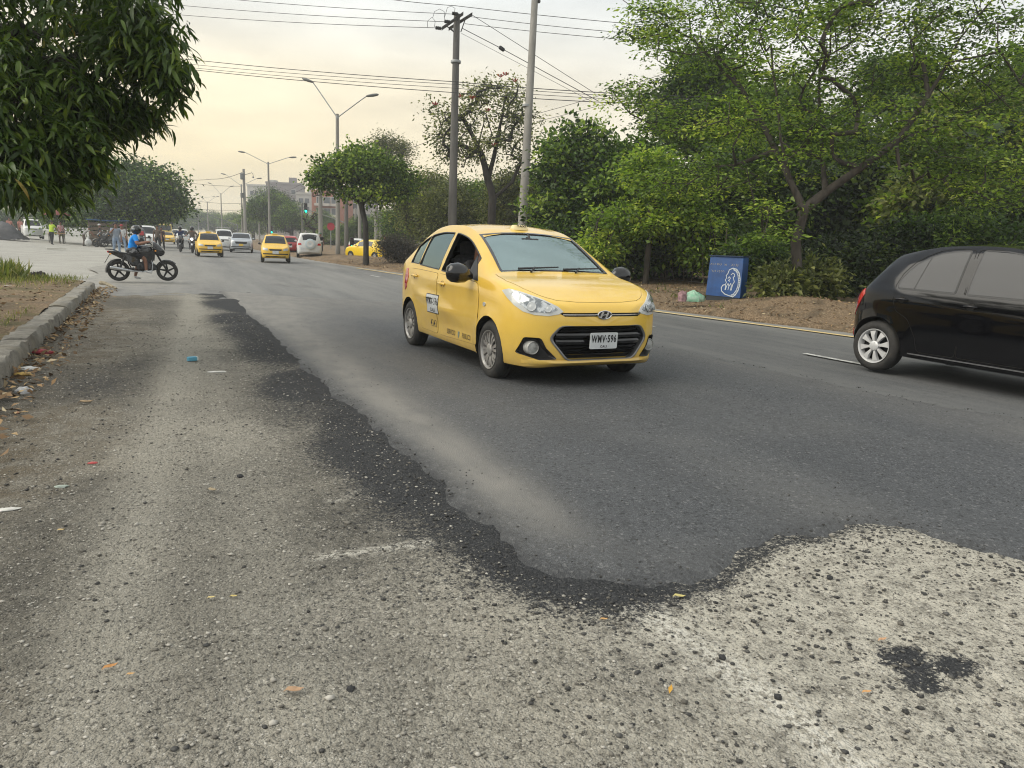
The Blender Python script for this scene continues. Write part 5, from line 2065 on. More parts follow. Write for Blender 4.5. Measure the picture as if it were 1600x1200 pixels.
def mat_road():
    g = NG('old_asphalt')
    v = g.vor(120)
    c = g.ramp(v.outputs['Color'], [(0, (.105, .105, .103)), (.6, (.155, .155, .152)), (1, (.25, .25, .24))])
    st = g.noise(1.0, 6, .66, g.map((1.3, .09, 1)))
    c = g.mix(g.mr(st, .38, .66, 0, .8), c, (.225, .222, .21))
    c = g.mix(g.mr(g.noise(.5, 6, .7, g.map((1, .3, 1))), .55, .68, 0, .6), c, (.085, .085, .086))
    c = g.mix(g.mr(g.noise(7, 5, .7), .58, .7, 0, .5), c, (.06, .06, .06))
    c = g.mix(g.math('MULTIPLY', g.attr('newer'), g.mr(g.noise(2, 6, .7, g.map((1, .3, 1))), .3, .6, .95, .6)), c, g.mix(1.0, c, (.48, .50, .53), 'MULTIPLY'))
    c = g.mix(g.math('MULTIPLY', g.attr('dust'), g.mr(g.noise(3, 6, .7), .3, .62)), c, (.30, .285, .25))
    return g.done(c, .85, g.bump(g.noise(70, 4), .3, .01), .3)


def mat_lot():
    g = NG('pale_gravel_lot')
    v = g.vor(40)
    c = g.ramp(v.outputs['Color'], [(0, (.19, .18, .16)), (.6, (.32, .31, .28)), (1, (.48, .47, .43))])
    c = g.mix(g.mr(g.noise(.35, 7, .68), .42, .62, 0, .7), c, (.36, .35, .315))
    c = g.mix(g.mr(g.noise(1.2, 6, .7, g.map((.35, 1, 1))), .57, .7, 0, .8), c, (.13, .124, .108))
    c = g.mix(g.mr(g.noise(1.0, 6, .7, g.map((.12, 1, 1))), .55, .66, 0, .6), c, (.47, .46, .42))
    return g.done(c, .95, g.bump(g.noise(14, 6, .7), .5, .03), .2)


def mat_verge(name='leaf_covered_soil', green=0.0):
    g = NG(name)
    c = g.ramp(g.noise(28, 5, .7), [(.3, (.08, .058, .038)), (.48, (.19, .135, .085)), (.6, (.30, .22, .14)), (.74, (.44, .35, .24))])
    c = g.mix(g.mr(g.noise(1.6, 5), .48, .62, 0, .7), c, (.10, .08, .055))
    c = g.mix(g.mr(g.noise(7, 5, .7), .60, .72, 0, .5), c, (.27, .24, .18))
    if green:
        c = g.mix(g.mr(g.noise(2.2, 6, .7), .45, .62, 0, green), c, (.10, .12, .035))
    return g.done(c, .95, g.bump(g.noise(22, 6, .7), .9, .05), .2)


def rough_concrete(name, a=(.30, .285, .25), b=(.17, .16, .14)):
    g = NG(name)
    c = g.mix(g.mr(g.noise(6, 6, .68), .36, .66), a, b)
    c = g.mix(g.mr(g.noise(30, 5, .7), .55, .7, 0, .6), c, (.09, .083, .07))
    c = g.mix(g.mr(g.noise(2.0, 4, .6), .5, .66, 0, .5), c, (.22, .19, .13))
    return g.done(c, .92, g.bump(g.noise(38, 6, .7), .7, .02), .2)


# ------------------------------------------------------------------ ground sheets
RIGHT = [(-20, 14.2), (-5, 12.9), (0, 12.3), (5, 11.55), (9.5, 10.84), (14.6, 9.9), (30, 8.45), (49, 7.2), (80, 6.7), (150, 6.6), (300, 6.6), (900, 6.6)]
right_edge = pchip(RIGHT)

PATCH_PX = [(338, 452), (400, 512), (480, 590), (560, 655), (640, 730), (700, 790), (760, 850), (800, 890), (870, 914), (960, 928), (1050, 926), (1120, 914), (1150, 890),
            (1180, 868), (1225, 850), (1290, 838), (1345, 824), (1400, 830), (1470, 848), (1540, 868), (1600, 886)]
PATCH = [tuple(G(*p)[:2]) for p in PATCH_PX] + [(4.4, 1.0), (7.5, -1.0), (7.9, 1.5), (6.3, 4.2), (6.0, 8.0), (5.6, 13.5), (4.6, 15.2), (2.5, 16.6), (1.2, 18.0)]


def signed_dist(P, poly):
    """positive inside"""
    P = np.asarray(P, float)
    d = np.full(len(P), 1e9)
    ins = np.zeros(len(P), bool)
    n = len(poly)
    for i in range(n):
        a, b = np.array(poly[i]), np.array(poly[(i + 1) % n])
        e = b - a
        t = np.clip(((P - a) @ e) / max(e @ e, 1e-12), 0, 1)
        d = np.minimum(d, np.linalg.norm(P - (a + t[:, None] * e), axis=1))
        cond = ((a[1] > P[:, 1]) != (b[1] > P[:, 1]))
        xi = a[0] + (P[:, 1] - a[1]) / (e[1] if abs(e[1]) > 1e-12 else 1e-12) * e[0]
        ins ^= cond & (P[:, 0] < xi)
    return np.where(ins, d, -d)


def seg_dist(P, pts):
    d = np.full(len(P), 1e9)
    for a, b in zip(pts[:-1], pts[1:]):
        a, b = np.array(a[:2]), np.array(b[:2])
        e = b - a
        t = np.clip(((P - a) @ e) / max(e @ e, 1e-12), 0, 1)
        d = np.minimum(d, np.linalg.norm(P - (a + t[:, None] * e), axis=1))
    return d


def sheet(name, xs, ys, zf, mat, attrs=None, keep=None):
    X, Y = np.meshgrid(xs, ys)
    P = np.stack([X.ravel(), Y.ravel()], 1)
    z = zf(P)
    V = np.c_[P, z]
    nx, ny = len(xs), len(ys)
    i = np.arange(nx * ny).reshape(ny, nx)
    Fq = np.stack([i[:-1, :-1].ravel(), i[:-1, 1:].ravel(), i[1:, 1:].ravel(), i[1:, :-1].ravel()], 1)
    if keep is not None:
        k = keep(P)
        Fq = Fq[k[Fq].all(1)]
    o = link(name, arr_mesh(name, V, Fq, mat, attrs(P) if attrs else None, True))
    return tag(o, kind='structure')


def sstep(a, b, x):
    t = np.clip((x - a) / (b - a), 0, 1)
    return t * t * (3 - 2 * t)


def fbm(P, f, seed, o=4):
    return sum(vnoise(P, seed + k, f * 2**k) * .5**k for k in range(o))


def shoulder_z(P):
    z = .010 * fbm(P, 1.1, 3) + .008 * fbm(P, 6, 9, 3)
    z += -.045 * sstep(15.8, 19.0, P[:, 1] + .9 * vnoise(P, 5, 1.1) + .4 * vnoise(P, 6, 4))
    z += -.06 * sstep(9.2, 10.4, P[:, 0])
    z += -.07 * sstep(4.0, 5.2, P[:, 0]) * sstep(2.0, 3.2, P[:, 1])
    z += -.05 * sstep(1.5, 2.6, P[:, 0]) * sstep(6, 9, P[:, 1])
    return z


def build_ground():
    R_ = np.random.RandomState
    gx = np.r_[np.linspace(-260, -40, 23), np.linspace(-36, 14, 61), np.linspace(18, 280, 27)]
    gy = np.r_[np.linspace(-55, 10, 14), np.linspace(12, 110, 99), np.linspace(115, 640, 60)]

    def gz(P):
        z = np.array([ground_z(a, b) for a, b in P]) - .06
        return z + .03 * vnoise(P, 2, .4) * (P[:, 0] < -3)
    sheet('ground', gx, gy, gz, mat_lot())
    # worn carriageway
    ry = np.r_[np.linspace(-50, -4, 12), np.linspace(-3, 40, 87), np.linspace(42, 600, 100)]
    ru = np.linspace(0, 1, 26)
    V, at = [], []
    for y in ry:
        x0 = -2.4 + (1.0 if y > 30 else 0) * 0 - .3 * math.sin(y * .7) + .0 * y
        if y < 15.5:
            x0 = 1.0
        x1 = right_edge(y) + .05
        for u in ru:
            V.append((x0 + (x1 - x0) * u, y, -.022))
    V = np.array(V)
    V[:, 2] += .006 * fbm(V[:, :2], .6, 21, 2)
    n = len(ru)
    i = np.arange(len(V)).reshape(len(ry), n)
    Fq = np.stack([i[:-1, :-1].ravel(), i[:-1, 1:].ravel(), i[1:, 1:].ravel(), i[1:, :-1].ravel()], 1)
    dust = np.clip(1 - (V[:, 0] + 1.5) / 3.2, 0, 1) * sstep(14, 22, V[:, 1]) + .8 * sstep(.9, .1, np.array([right_edge(y) for y in V[:, 1]]) - V[:, 0])
    tag(link('road', arr_mesh('road', V, Fq, mat_road(), {'dust': np.clip(dust, 0, 1), 'newer': sstep(22, 9, V[:, 1]) * sstep(.2, 1.6, np.array([right_edge(y) for y in V[:, 1]]) - V[:, 0])}, True)), kind='structure')
    # milled gravel shoulder in the foreground
    sx = np.r_[np.arange(-1.45, 4.0, .05), np.arange(4.0, 10.6, .15)]
    sy = [-3.0, -2, -1, 0]
    while sy[-1] < 19.4:
        sy.append(sy[-1] + max(.045, .02 * sy[-1]))

    def s_attr(P):
        sdv = signed_dist(P, PATCH)
        lf = sstep(2.0, 1.2, P[:, 0])
        dec = .23 + .24 * sstep(2.5, 3.3, P[:, 1])
        crumb = lf * (.85 * np.exp(-np.maximum(-sdv, 0) / dec) + .25 * sstep(.7, .2, -sdv) * sstep(2.4, 3.2, P[:, 1])) + (1 - lf) * .6 * np.exp(-np.maximum(-sdv, 0) / .10)
        crumb *= .85 + .45 * vnoise(P, 31, 1.6)
        crumb = np.maximum(crumb, lf * (.36 + .16 * vnoise(P, 33, 2.4)) * np.exp(-np.maximum(-sdv, 0) / 1.1))
        # lower right: dark clods over pale binder
        lr = sstep(1.0, 1.8, P[:, 0]) * sstep(2.9, 2.2, P[:, 1])
        crumb = np.maximum(crumb, .20 * lr)
        c2 = G(1440, 1040)
        for (px, py, r) in ((1425, 1035, .10), (1480, 1040, .09), (1440, 1062, .07)):
            q = G(px, py)
            crumb = np.maximum(crumb, (.72 + .4 * vnoise(P, 8, 14)) * np.exp(-(((P[:, 0] - q.x)**2 + (P[:, 1] - q.y)**2) / (1.1 * r)**2)**1.5))
        # dark scatter by the kerb
        for (px, py, r, a) in ((150, 600, .55, .42), (200, 570, .5, .35), (235, 475, .8, .30), (480, 640, .6, .45), (420, 760, .5, .25), (520, 840, .35, .25), (495, 968, .12, .3)):
            q = G(px, py)
            crumb = np.maximum(crumb, a * np.exp(-((P[:, 0] - q.x)**2 + ((P[:, 1] - q.y) * .6)**2) / r**2))
        # dark belt to the left of the fresh edge further up the road
        crumb = np.maximum(crumb, .42 * sstep(-.95, -.15, sdv) * (sdv < 0) * sstep(3.2, 5.5, P[:, 1]))
        soil = sstep(.3, -1.0, P[:, 0]) * .9 + .5 * sstep(-.6, -1.2, P[:, 0])
        soil *= .55 + .45 * (P[:, 1] > 4)
        trk = np.exp(-((P[:, 0] + .35 - .04 * P[:, 1]) / .18)**2) * .9 + .5 * np.exp(-((P[:, 0] - .25) / .25)**2)
        paint = np.zeros(len(P))
        for pts, wd, a in ((((1005, 950), (1120, 1030), (1240, 1120), (1350, 1210)), .08, 1.0), (((698, 800), (740, 828), (772, 850)), .035, 1.0), (((505, 872), (600, 862), (670, 850)), .04, .75), (((520, 780), (560, 770)), .03, .6)):
            paint = np.maximum(paint, a * np.exp(-(seg_dist(P, [G(*p) for p in pts]) / wd)**2))
        stain = .68 * sstep(-.15, .5, fbm(P, .6, 91, 4)) * sstep(2.2, .9, P[:, 0]) + .22 * sstep(1.3, .4, P[:, 0])
        for (px, py, rx, ry, a) in ((150, 600, .45, .8, .75), (90, 690, .3, .5, .4), (190, 830, .25, .3, .6), (330, 540, .35, 1.6, .4), (440, 620, .3, .9, .5), (230, 470, .6, 1.6, .5), (300, 1000, .5, .25, .3), (120, 1120, .4, .2, .3), (560, 1000, .25, .12, .4)):
            q = G(px, py)
            stain = np.maximum(stain, a * (.7 + .5 * vnoise(P, 23, 3)) * np.exp(-((P[:, 0] - q.x) / rx)**2 - ((P[:, 1] - q.y) / ry)**2))
        pale = .85 * lr + .3 * sstep(-.3, 1.0, P[:, 0]) * sstep(3.2, 2.2, P[:, 1])
        return {'pale': pale, 'stain': np.clip(stain * (1 - .6 * np.clip(trk, 0, 1)), 0, .85), 'crumb': np.clip(np.maximum(crumb, .16), 0, 1.2), 'soil': np.clip(soil, 0, 1), 'track': np.clip(trk, 0, 1), 'paint': paint}
    sheet('gravel_shoulder', sx, sy, shoulder_z, mat_shoulder(), s_attr, lambda P: (P[:, 1] < 19.3))
    # fresh asphalt laid on top
    px_ = np.r_[np.arange(.3, 4.6, .04), np.arange(4.6, 8.4, .1)]
    py_ = [-1.2]
    while py_[-1] < 18.6:
        py_.append(py_[-1] + max(.035, .02 * py_[-1]))

    def fz(P):
        sdv = signed_dist(P, PATCH) + .04 * fbm(P, 3.0, 40) + .022 * fbm(P, 15, 47, 3)
        far = sstep(3, 14, P[:, 1])
        return -.045 + .066 * sstep(-.12, .16 + .1 * far, sdv) + .003 * fbm(P, 5, 12, 3)

    def f_attr(P):
        sdv = signed_dist(P, PATCH)
        left = P[:, 0] - np.interp(P[:, 1], [2.5, 4, 7, 18], [1.18, 1.18, 1.07, .83])
        dust = .95 * np.exp(-((left - .30 - .012 * P[:, 1]) / (.15 + .014 * P[:, 1]))**2) * sstep(2.3, 3.4, P[:, 1])
        dust += .4 * np.exp(-((left - .9) / .5)**2) * sstep(4, 9, P[:, 1]) + .7 * sstep(10, 16, P[:, 1]) + .12 * np.exp(-((P[:, 0] - 3.0) / .35)**2) * sstep(4.6, 3, P[:, 1])
        dust += .12 * np.clip(fbm(P, .9, 77, 3), 0, 1) + .3 * sstep(5.0, 6.2, P[:, 0])
        edge = sstep(.22, .02, sdv) * (1 - .55 * np.clip(dust, 0, 1)) * (.35 + .65 * sstep(2.2, 1.2, P[:, 0]))
        edge = np.maximum(edge, sstep(.24, .0, left) * .95)
        return {'dust': np.clip(dust, 0, 1), 'edge': np.clip(edge, 0, 1)}
    sheet('asphalt_patch', px_, py_, fz, mat_fresh(), f_attr, lambda P: signed_dist(P, PATCH) > -.2)
    # right verge: a low ragged bank under the trees
    vy = np.r_[np.linspace(-50, 0, 16), np.linspace(1, 45, 133), np.linspace(47, 600, 80)]
    vu = np.array([0, .01, .06, .14, .25, .4, .6, .8, 1.0, 1.25, 1.5, 1.8, 2.2, 2.6, 3.1, 3.7, 4.5, 5.5, 7, 9, 12, 16, 22, 30, 45, 70, 110, 180, 260])
    tr = G(1245, 470, .35)
    V = []
    for y in vy:
        x0 = right_edge(y)
        for u in vu:
            x = x0 + u
            z = -.05 if u == 0 else .07 * min(1, u / .14) + .16 * sstep(.3, 2.0, u) + .12 * sstep(2, 7, u)
            z += .22 * math.exp(-((x - tr.x)**2 + (y - tr.y)**2) / 1.6)
            V.append((x, y, float(z)))
    V = np.array(V)
    k = np.clip((V[:, 2] + .02) * 5, 0, 1)
    V[:, 2] += k * (.035 * fbm(V[:, :2], 1.3, 61, 4) + .015 * fbm(V[:, :2], 5, 66, 2))
    V[:, 0] += (np.abs(V[:, 2] - .03) < .12) * .10 * fbm(V[:, :2], .8, 70, 3)
    n = len(vu)
    i = np.arange(len(V)).reshape(len(vy), n)
    Fq = np.stack([i[:-1, :-1].ravel(), i[:-1, 1:].ravel(), i[1:, 1:].ravel(), i[1:, :-1].ravel()], 1)
    tag(link('verge', arr_mesh('verge', V, Fq, mat_verge('leaf_covered_soil'), None, True)), kind='structure')
    # road markings
    YL = pm('worn_yellow_line', (.66, .50, .22), .7, c2=(.22, .21, .18), scale=14, lo=.52, hi=.72)
    WL = pm('worn_white_line', (.55, .55, .53), .7, c2=(.18, .18, .17), scale=14, lo=.42, hi=.66)
    b = MB()
    L = []
    for y in np.linspace(-2, 34, 60):
        x = right_edge(y) - .62 + .0 * y
        L.append(((x - .075, y, -.002), (x + .075, y, -.002)))
    for p, q in zip(L[:-1], L[1:]):
        b.add([p[0], p[1], q[1], q[0]], [(0, 1, 2, 3)])
    tag(b.build('edge_line', [YL], None, False), kind='structure')
    for y0 in (6.1, 10.6, 15.4, 20.5, 26):
        b = MB()
        x = 7.72 - .06 * (y0 - 6.5)
        b.add([(x - .05 + .04, y0, -.006), (x + .05 + .04, y0, -.006), (x + .05, y0 + 1.3, -.006), (x - .05, y0 + 1.3, -.006)], [(0, 1, 2, 3)])
        tag(b.build('lane_dash', [WL], None, False), kind='structure')
    # rough concrete gutter edge along the right verge
    # left traffic island: bare soil behind a kerb
    kx = pchip([(-1, -1.16), (6.84, -1.33), (12.3, -1.45), (18.9, -1.60)])
    iy = np.linspace(-2, 19.6, 120)
    iu = np.r_[0, .02, .1, .2, np.linspace(.4, 12, 34)]
    V = []
    for y in iy:
        for u in iu:
            x = kx(y) - .235 - u
            e = sstep(19.3, 18.6, y - .5 * math.sin(u * 1.3))
            V.append((x, y, float((.165 + .03 * min(1, u)) * e - .10 * (1 - e))))
    V = np.array(V)
    V[:, 2] += .02 * fbm(V[:, :2], 1.2, 15, 4)
    n = len(iu)
    i = np.arange(len(V)).reshape(len(iy), n)
    Fq = np.stack([i[:-1, :-1].ravel(), i[1:, :-1].ravel(), i[1:, 1:].ravel(), i[:-1, 1:].ravel()], 1)
    tag(link('soil_island', arr_mesh('soil_island', V, Fq, mat_verge('island_soil', .35), None, True)), kind='structure')
    # kerb stones, each its own piece
    KC = rough_concrete('kerb_concrete')
    kb = thing('kerb', 'worn concrete kerb along the soil island at the left edge', 'kerb', (0, 0, 0))
    rnd = random.Random(4)
    y = -1.0
    while y < 18.6:
        ln = min(1.15 + rnd.uniform(-.2, .25), 18.9 - y)
        x0, x1 = kx(y), kx(y + ln)
        h = .17 + rnd.uniform(-.014, .014)
        b = MB()
        rings = []
        m = 12
        last = y + ln > 18.5
        for k in range(m + 1):
            t = k / m
            yy = y + .01 + (ln - .02) * t
            xx = x0 + (x1 - x0) * t + rnd.uniform(-.008, .008)
            hh = h + rnd.uniform(-.008, .008) - (.05 * t**4 if last else 0)
            fw = .0 - (.10 * t**3 if last else 0)
            j = lambda: rnd.uniform(-.011, .011)
            rings.append([(xx + fw + .012, yy, -.08), (xx + fw + j(), yy, hh * .5 + j()), (xx + fw - .012 + j(), yy, hh - .03 + j()), (xx + fw - .03 + j() * 2, yy, hh + j()), (xx - .15, yy, hh + .004 + j()), (xx - .235, yy, hh - .006 + j()), (xx - .24, yy, -.08)])
        b.loft(rings)
        b.build('kerb_stone', [KC], kb, True, 50)
        y += ln
    return kx


KX = pchip([(-1, -1.16), (6.84, -1.33), (12.3, -1.45), (18.9, -1.60)])
if not ONLY or 'ground' in ONLY:
    build_ground()


def scatter_stones(name, P, size, tone, mat, seed, zf):
    """many small irregular stones as one mesh"""
    r = np.random.RandomState(seed)
    n = len(P)
    base = np.array([(1, 0, 0), (-1, 0, 0), (0, 1, 0), (0, -1, 0), (0, 0, 1), (0, 0, -1), (.6, .6, .55), (-.6, .6, .55), (-.6, -.6, .55), (.6, -.6, .55)], float)
    tri = np.array([(0, 2, 6), (2, 4, 6), (4, 0, 6), (2, 1, 7), (1, 4, 7), (4, 2, 7), (1, 3, 8), (3, 4, 8), (4, 1, 8), (3, 0, 9), (0, 4, 9), (4, 3, 9), (2, 0, 5), (1, 2, 5), (3, 1, 5), (0, 3, 5)])
    k = len(base)
    V = base[None] * (1 + .45 * (r.rand(n, k, 1) - .5)) * size[:, None, None] * (.75 + .5 * r.rand(n, 1, 3)) * np.array([1, 1, .62])
    a = r.rand(n) * 2 * PI
    c, s = np.cos(a)[:, None], np.sin(a)[:, None]
    V = np.stack([V[..., 0] * c - V[..., 1] * s, V[..., 0] * s + V[..., 1] * c, V[..., 2]], 2)
    V[..., 0] += P[:, 0, None]
    V[..., 1] += P[:, 1, None]
    V[..., 2] += (zf(P) + size * .18)[:, None]
    Fq = (tri[None] + (np.arange(n) * k)[:, None, None]).reshape(-1, 3)
    o = link(name, arr_mesh(name, V.reshape(-1, 3), Fq, mat, np.repeat(tone, k)))
    return tag(o, kind='stuff')


def tone_mat(name, stops, rough=.85, bump=0.0):
    g = NG(name)
    c = g.ramp(g.attr('tone'), stops)
    c = g.mix(g.mr(g.noise(120, 3), .35, .65, 0, .3), c, (.2, .19, .17))
    return g.done(c, rough, None, .25)


def build_debris():
    r = np.random.RandomState(11)

    def pts(n, power=1.6, x0=-1.25, x1=6.5):
        # denser near the viewer
        y = .8 + 12 * r.rand(n)**power
        x = x0 + (x1 - x0) * r.rand(n)
        return np.stack([x, y], 1)
    P = pts(85000)
    sdv = signed_dist(P, PATCH)
    P = P[(sdv < .02) & (P[:, 1] < 13) & (P[:, 0] < 1.3 + 5 * (P[:, 1] < 2.7))]
    P = P[:24000]
    size = .0022 + .0065 * r.rand(len(P))**3.0
    size[:900] *= 1.7
    scatter_stones('loose_gravel', P, size, np.clip(r.rand(len(P)) * .85 + .1, 0, 1), tone_mat('loose_gravel', [(0, (.05, .046, .04)), (.45, (.21, .197, .17)), (1, (.55, .525, .47))]), 2, shoulder_z)
    P = pts(130000, 1.4, -1.2, 6.5)
    sdv = signed_dist(P, PATCH)
    w_ = np.exp(-np.abs(sdv + .12) / .16) + .16 * ((P[:, 0] > .9) & (sdv < 0)) + .10 * ((P[:, 0] < -.2) & (P[:, 1] > 4)) + .07
    P = P[(r.rand(len(P)) < w_ * .5)][:19000]
    sdv = signed_dist(P, PATCH)
    size = .003 + .0075 * r.rand(len(P))**2.6
    size[sdv > .1] *= .6
    size[(P[:, 0] > 1.1) & (sdv < 0)] *= 1.1
    scatter_stones('asphalt_crumbs', P, size, r.rand(len(P)), tone_mat('asphalt_crumbs', [(0, (.014, .015, .016)), (.8, (.04, .041, .042)), (1, (.085, .084, .08))], .7), 5, lambda Q: np.maximum(shoulder_z(Q), np.where(signed_dist(Q, PATCH) > .03, .021, -9)))
    # fallen leaves lying on the right verge and against the left kerb: too many to count
    n = 9000
    y = 2 + 40 * r.rand(n)**1.2
    u = .1 + 6 * r.rand(n)**1.4
    x = np.array([right_edge(v) for v in y]) + u
    n2 = 2200
    y2 = 3 + 15.5 * r.rand(n2)
    x2 = np.array([KX(v) for v in y2]) + np.where(r.rand(n2) < .45, .03 + .35 * r.rand(n2)**2, -.25 - 4 * r.rand(n2))
    P = np.r_[np.stack([x, y], 1), np.stack([x2, y2], 1)]
    obs = [bpy.data.objects[k] for k in ('verge', 'soil_island', 'gravel_shoulder') if k in bpy.data.objects]
    z = []
    for (a, b_) in P:
        best = 0.02
        for o in obs:
            h = o.ray_cast(Vector((a, b_, 3)), Vector((0, 0, -1)))
            if h[0]:
                best = max(best, h[1].z)
        z.append(best)
    P = np.c_[P, np.array(z) + .012]
    leaves('dry_leaves', P, .05 + .05 * r.rand(len(P)), .42, r.rand(len(P)), tone_mat('dry_leaf', [(0, (.10, .06, .03)), (.5, (.26, .155, .07)), (.85, (.42, .29, .14)), (1, (.55, .46, .30))], .8), 8, flat=.35)


def leaves(name, P, L, wr, tone, mat, seed, flat=1.0, D=None, parent=None, droop=0.0, Nrm=None):
    """leaf blades: P points, L lengths, wr width ratio"""
    r = np.random.RandomState(seed)
    n = len(P)
    if D is None:
        D = r.normal(size=(n, 3))
        D[:, 2] *= flat
        D[:, 2] -= droop
    D = D / np.linalg.norm(D, axis=1, keepdims=True)
    if Nrm is None:
        Nrm = r.normal(size=(n, 3)) * np.array([flat, flat, 1]) + np.array([0, 0, .8])
    S = np.cross(D, Nrm)
    S /= np.linalg.norm(S, axis=1, keepdims=True) + 1e-9
    U = np.cross(S, D)
    L = np.broadcast_to(np.asarray(L, float), (n,))[:, None]
    W = L * wr * .5
    V = np.stack([P, P + D * L * .45 + S * W + U * W * .35, P + D * L - U * L * .08, P + D * L * .45 - S * W + U * W * .35], 1).reshape(-1, 3)
    Fq = np.arange(n * 4).reshape(-1, 4)
    me = arr_mesh(name, V, Fq, mat, np.repeat(tone, 4))
    if parent is False:
        return me
    return tag(link(name, me, parent), kind='stuff')


if not ONLY or 'ground' in ONLY:
    build_debris()

# ------------------------------------------------------------------ trees and plants
def leaf_mat(name, stops, trans=.35, rough=.5):
    m = bpy.data.materials.new(name)
    m.use_nodes = True
    t = m.node_tree
    b = t.nodes['Principled BSDF']
    o = t.nodes['Material Output']
    a = N(t, 'ShaderNodeAttribute', attribute_name='tone')
    r = N(t, 'ShaderNodeValToRGB')
    e = r.color_ramp.elements
    for i, (p, c) in enumerate(stops):
        if i < 2:
            e[i].position, e[i].color = p, (*c, 1)
        else:
            e.new(p).color = (*c, 1)
    t.links.new(a.outputs['Fac'], r.inputs[0])
    t.links.new(r.outputs[0], b.inputs['Base Color'])
    b.inputs['Roughness'].default_value = rough
    b.inputs['Specular IOR Level'].default_value = .3
    tr = N(t, 'ShaderNodeBsdfTranslucent')
    hs = N(t, 'ShaderNodeVectorMath', operation='MULTIPLY')
    hs.inputs[1].default_value = (1.25, 1.35, .6)
    t.links.new(r.outputs[0], hs.inputs[0])
    t.links.new(hs.outputs[0], tr.inputs[0])
    mx = N(t, 'ShaderNodeMixShader')
    mx.inputs[0].default_value = trans
    t.links.new(b.outputs[0], mx.inputs[1])
    t.links.new(tr.outputs[0], mx.inputs[2])
    t.links.new(mx.outputs[0], o.inputs[0])
    MATS[name] = m
    return m


LF_DARK = leaf_mat('leaves_dark_green', [(0, (.018, .036, .010)), (.5, (.055, .105, .022)), (.85, (.13, .21, .038)), (1, (.24, .33, .06))])
LF_SHADED = leaf_mat('leaves_shade_darkened', [(0, (.010, .018, .007)), (.5, (.026, .048, .013)), (.85, (.065, .105, .024)), (1, (.14, .19, .04))], .2)  # leaf colours darkened to stand in for shade in the thicket
LF_MID = leaf_mat('leaves_mid_green', [(0, (.028, .05, .012)), (.5, (.10, .17, .032)), (.85, (.20, .29, .05)), (1, (.34, .42, .08))])
LF_LIGHT = leaf_mat('leaves_light_green', [(0, (.05, .085, .014)), (.45, (.16, .26, .04)), (.85, (.30, .41, .06)), (1, (.48, .55, .10))], .45)
LF_OLIVE = leaf_mat('leaves_olive', [(0, (.045, .055, .020)), (.55, (.12, .145, .045)), (1, (.26, .27, .09))])
LF_PURP = leaf_mat('leaves_grey_purple', [(0, (.035, .033, .032)), (.7, (.085, .078, .075)), (1, (.18, .16, .15))])
LF_MANGO = leaf_mat('mango_leaves', [(0, (.016, .032, .009)), (.45, (.052, .092, .02)), (.75, (.12, .18, .03)), (.93, (.30, .36, .05)), (1, (.32, .20, .06))], .3, .3)
BARK = pm('bark_grey_brown', (.075, .062, .05), .9, c2=(.03, .025, .02), scale=9, bump=.8, bscale=22, stretch=(1, 1, .25))
BARKP = pm('bark_pale', (.24, .215, .18), .9, c2=(.10, .085, .07), scale=7, bump=.7, bscale=20, stretch=(1, 1, .3))
BARKD = pm('bark_dark', (.04, .034, .028), .9, c2=(.02, .017, .014), scale=9, bump=.7, bscale=22, stretch=(1, 1, .25))


def ellipsoid_points(ells, seed):
    """clump centres spread through ellipsoids (centre, radii, count), more of them near the skin"""
    r = np.random.RandomState(seed)
    out_ = []
    for c, rr, n in ells:
        d = r.normal(size=(n, 3))
        d /= np.linalg.norm(d, axis=1, keepdims=True)
        rad_ = (.35 + .65 * r.rand(n, 1)**.6)
        out_.append(np.array(c) + d * rad_ * np.array(rr))
    return np.concatenate(out_)


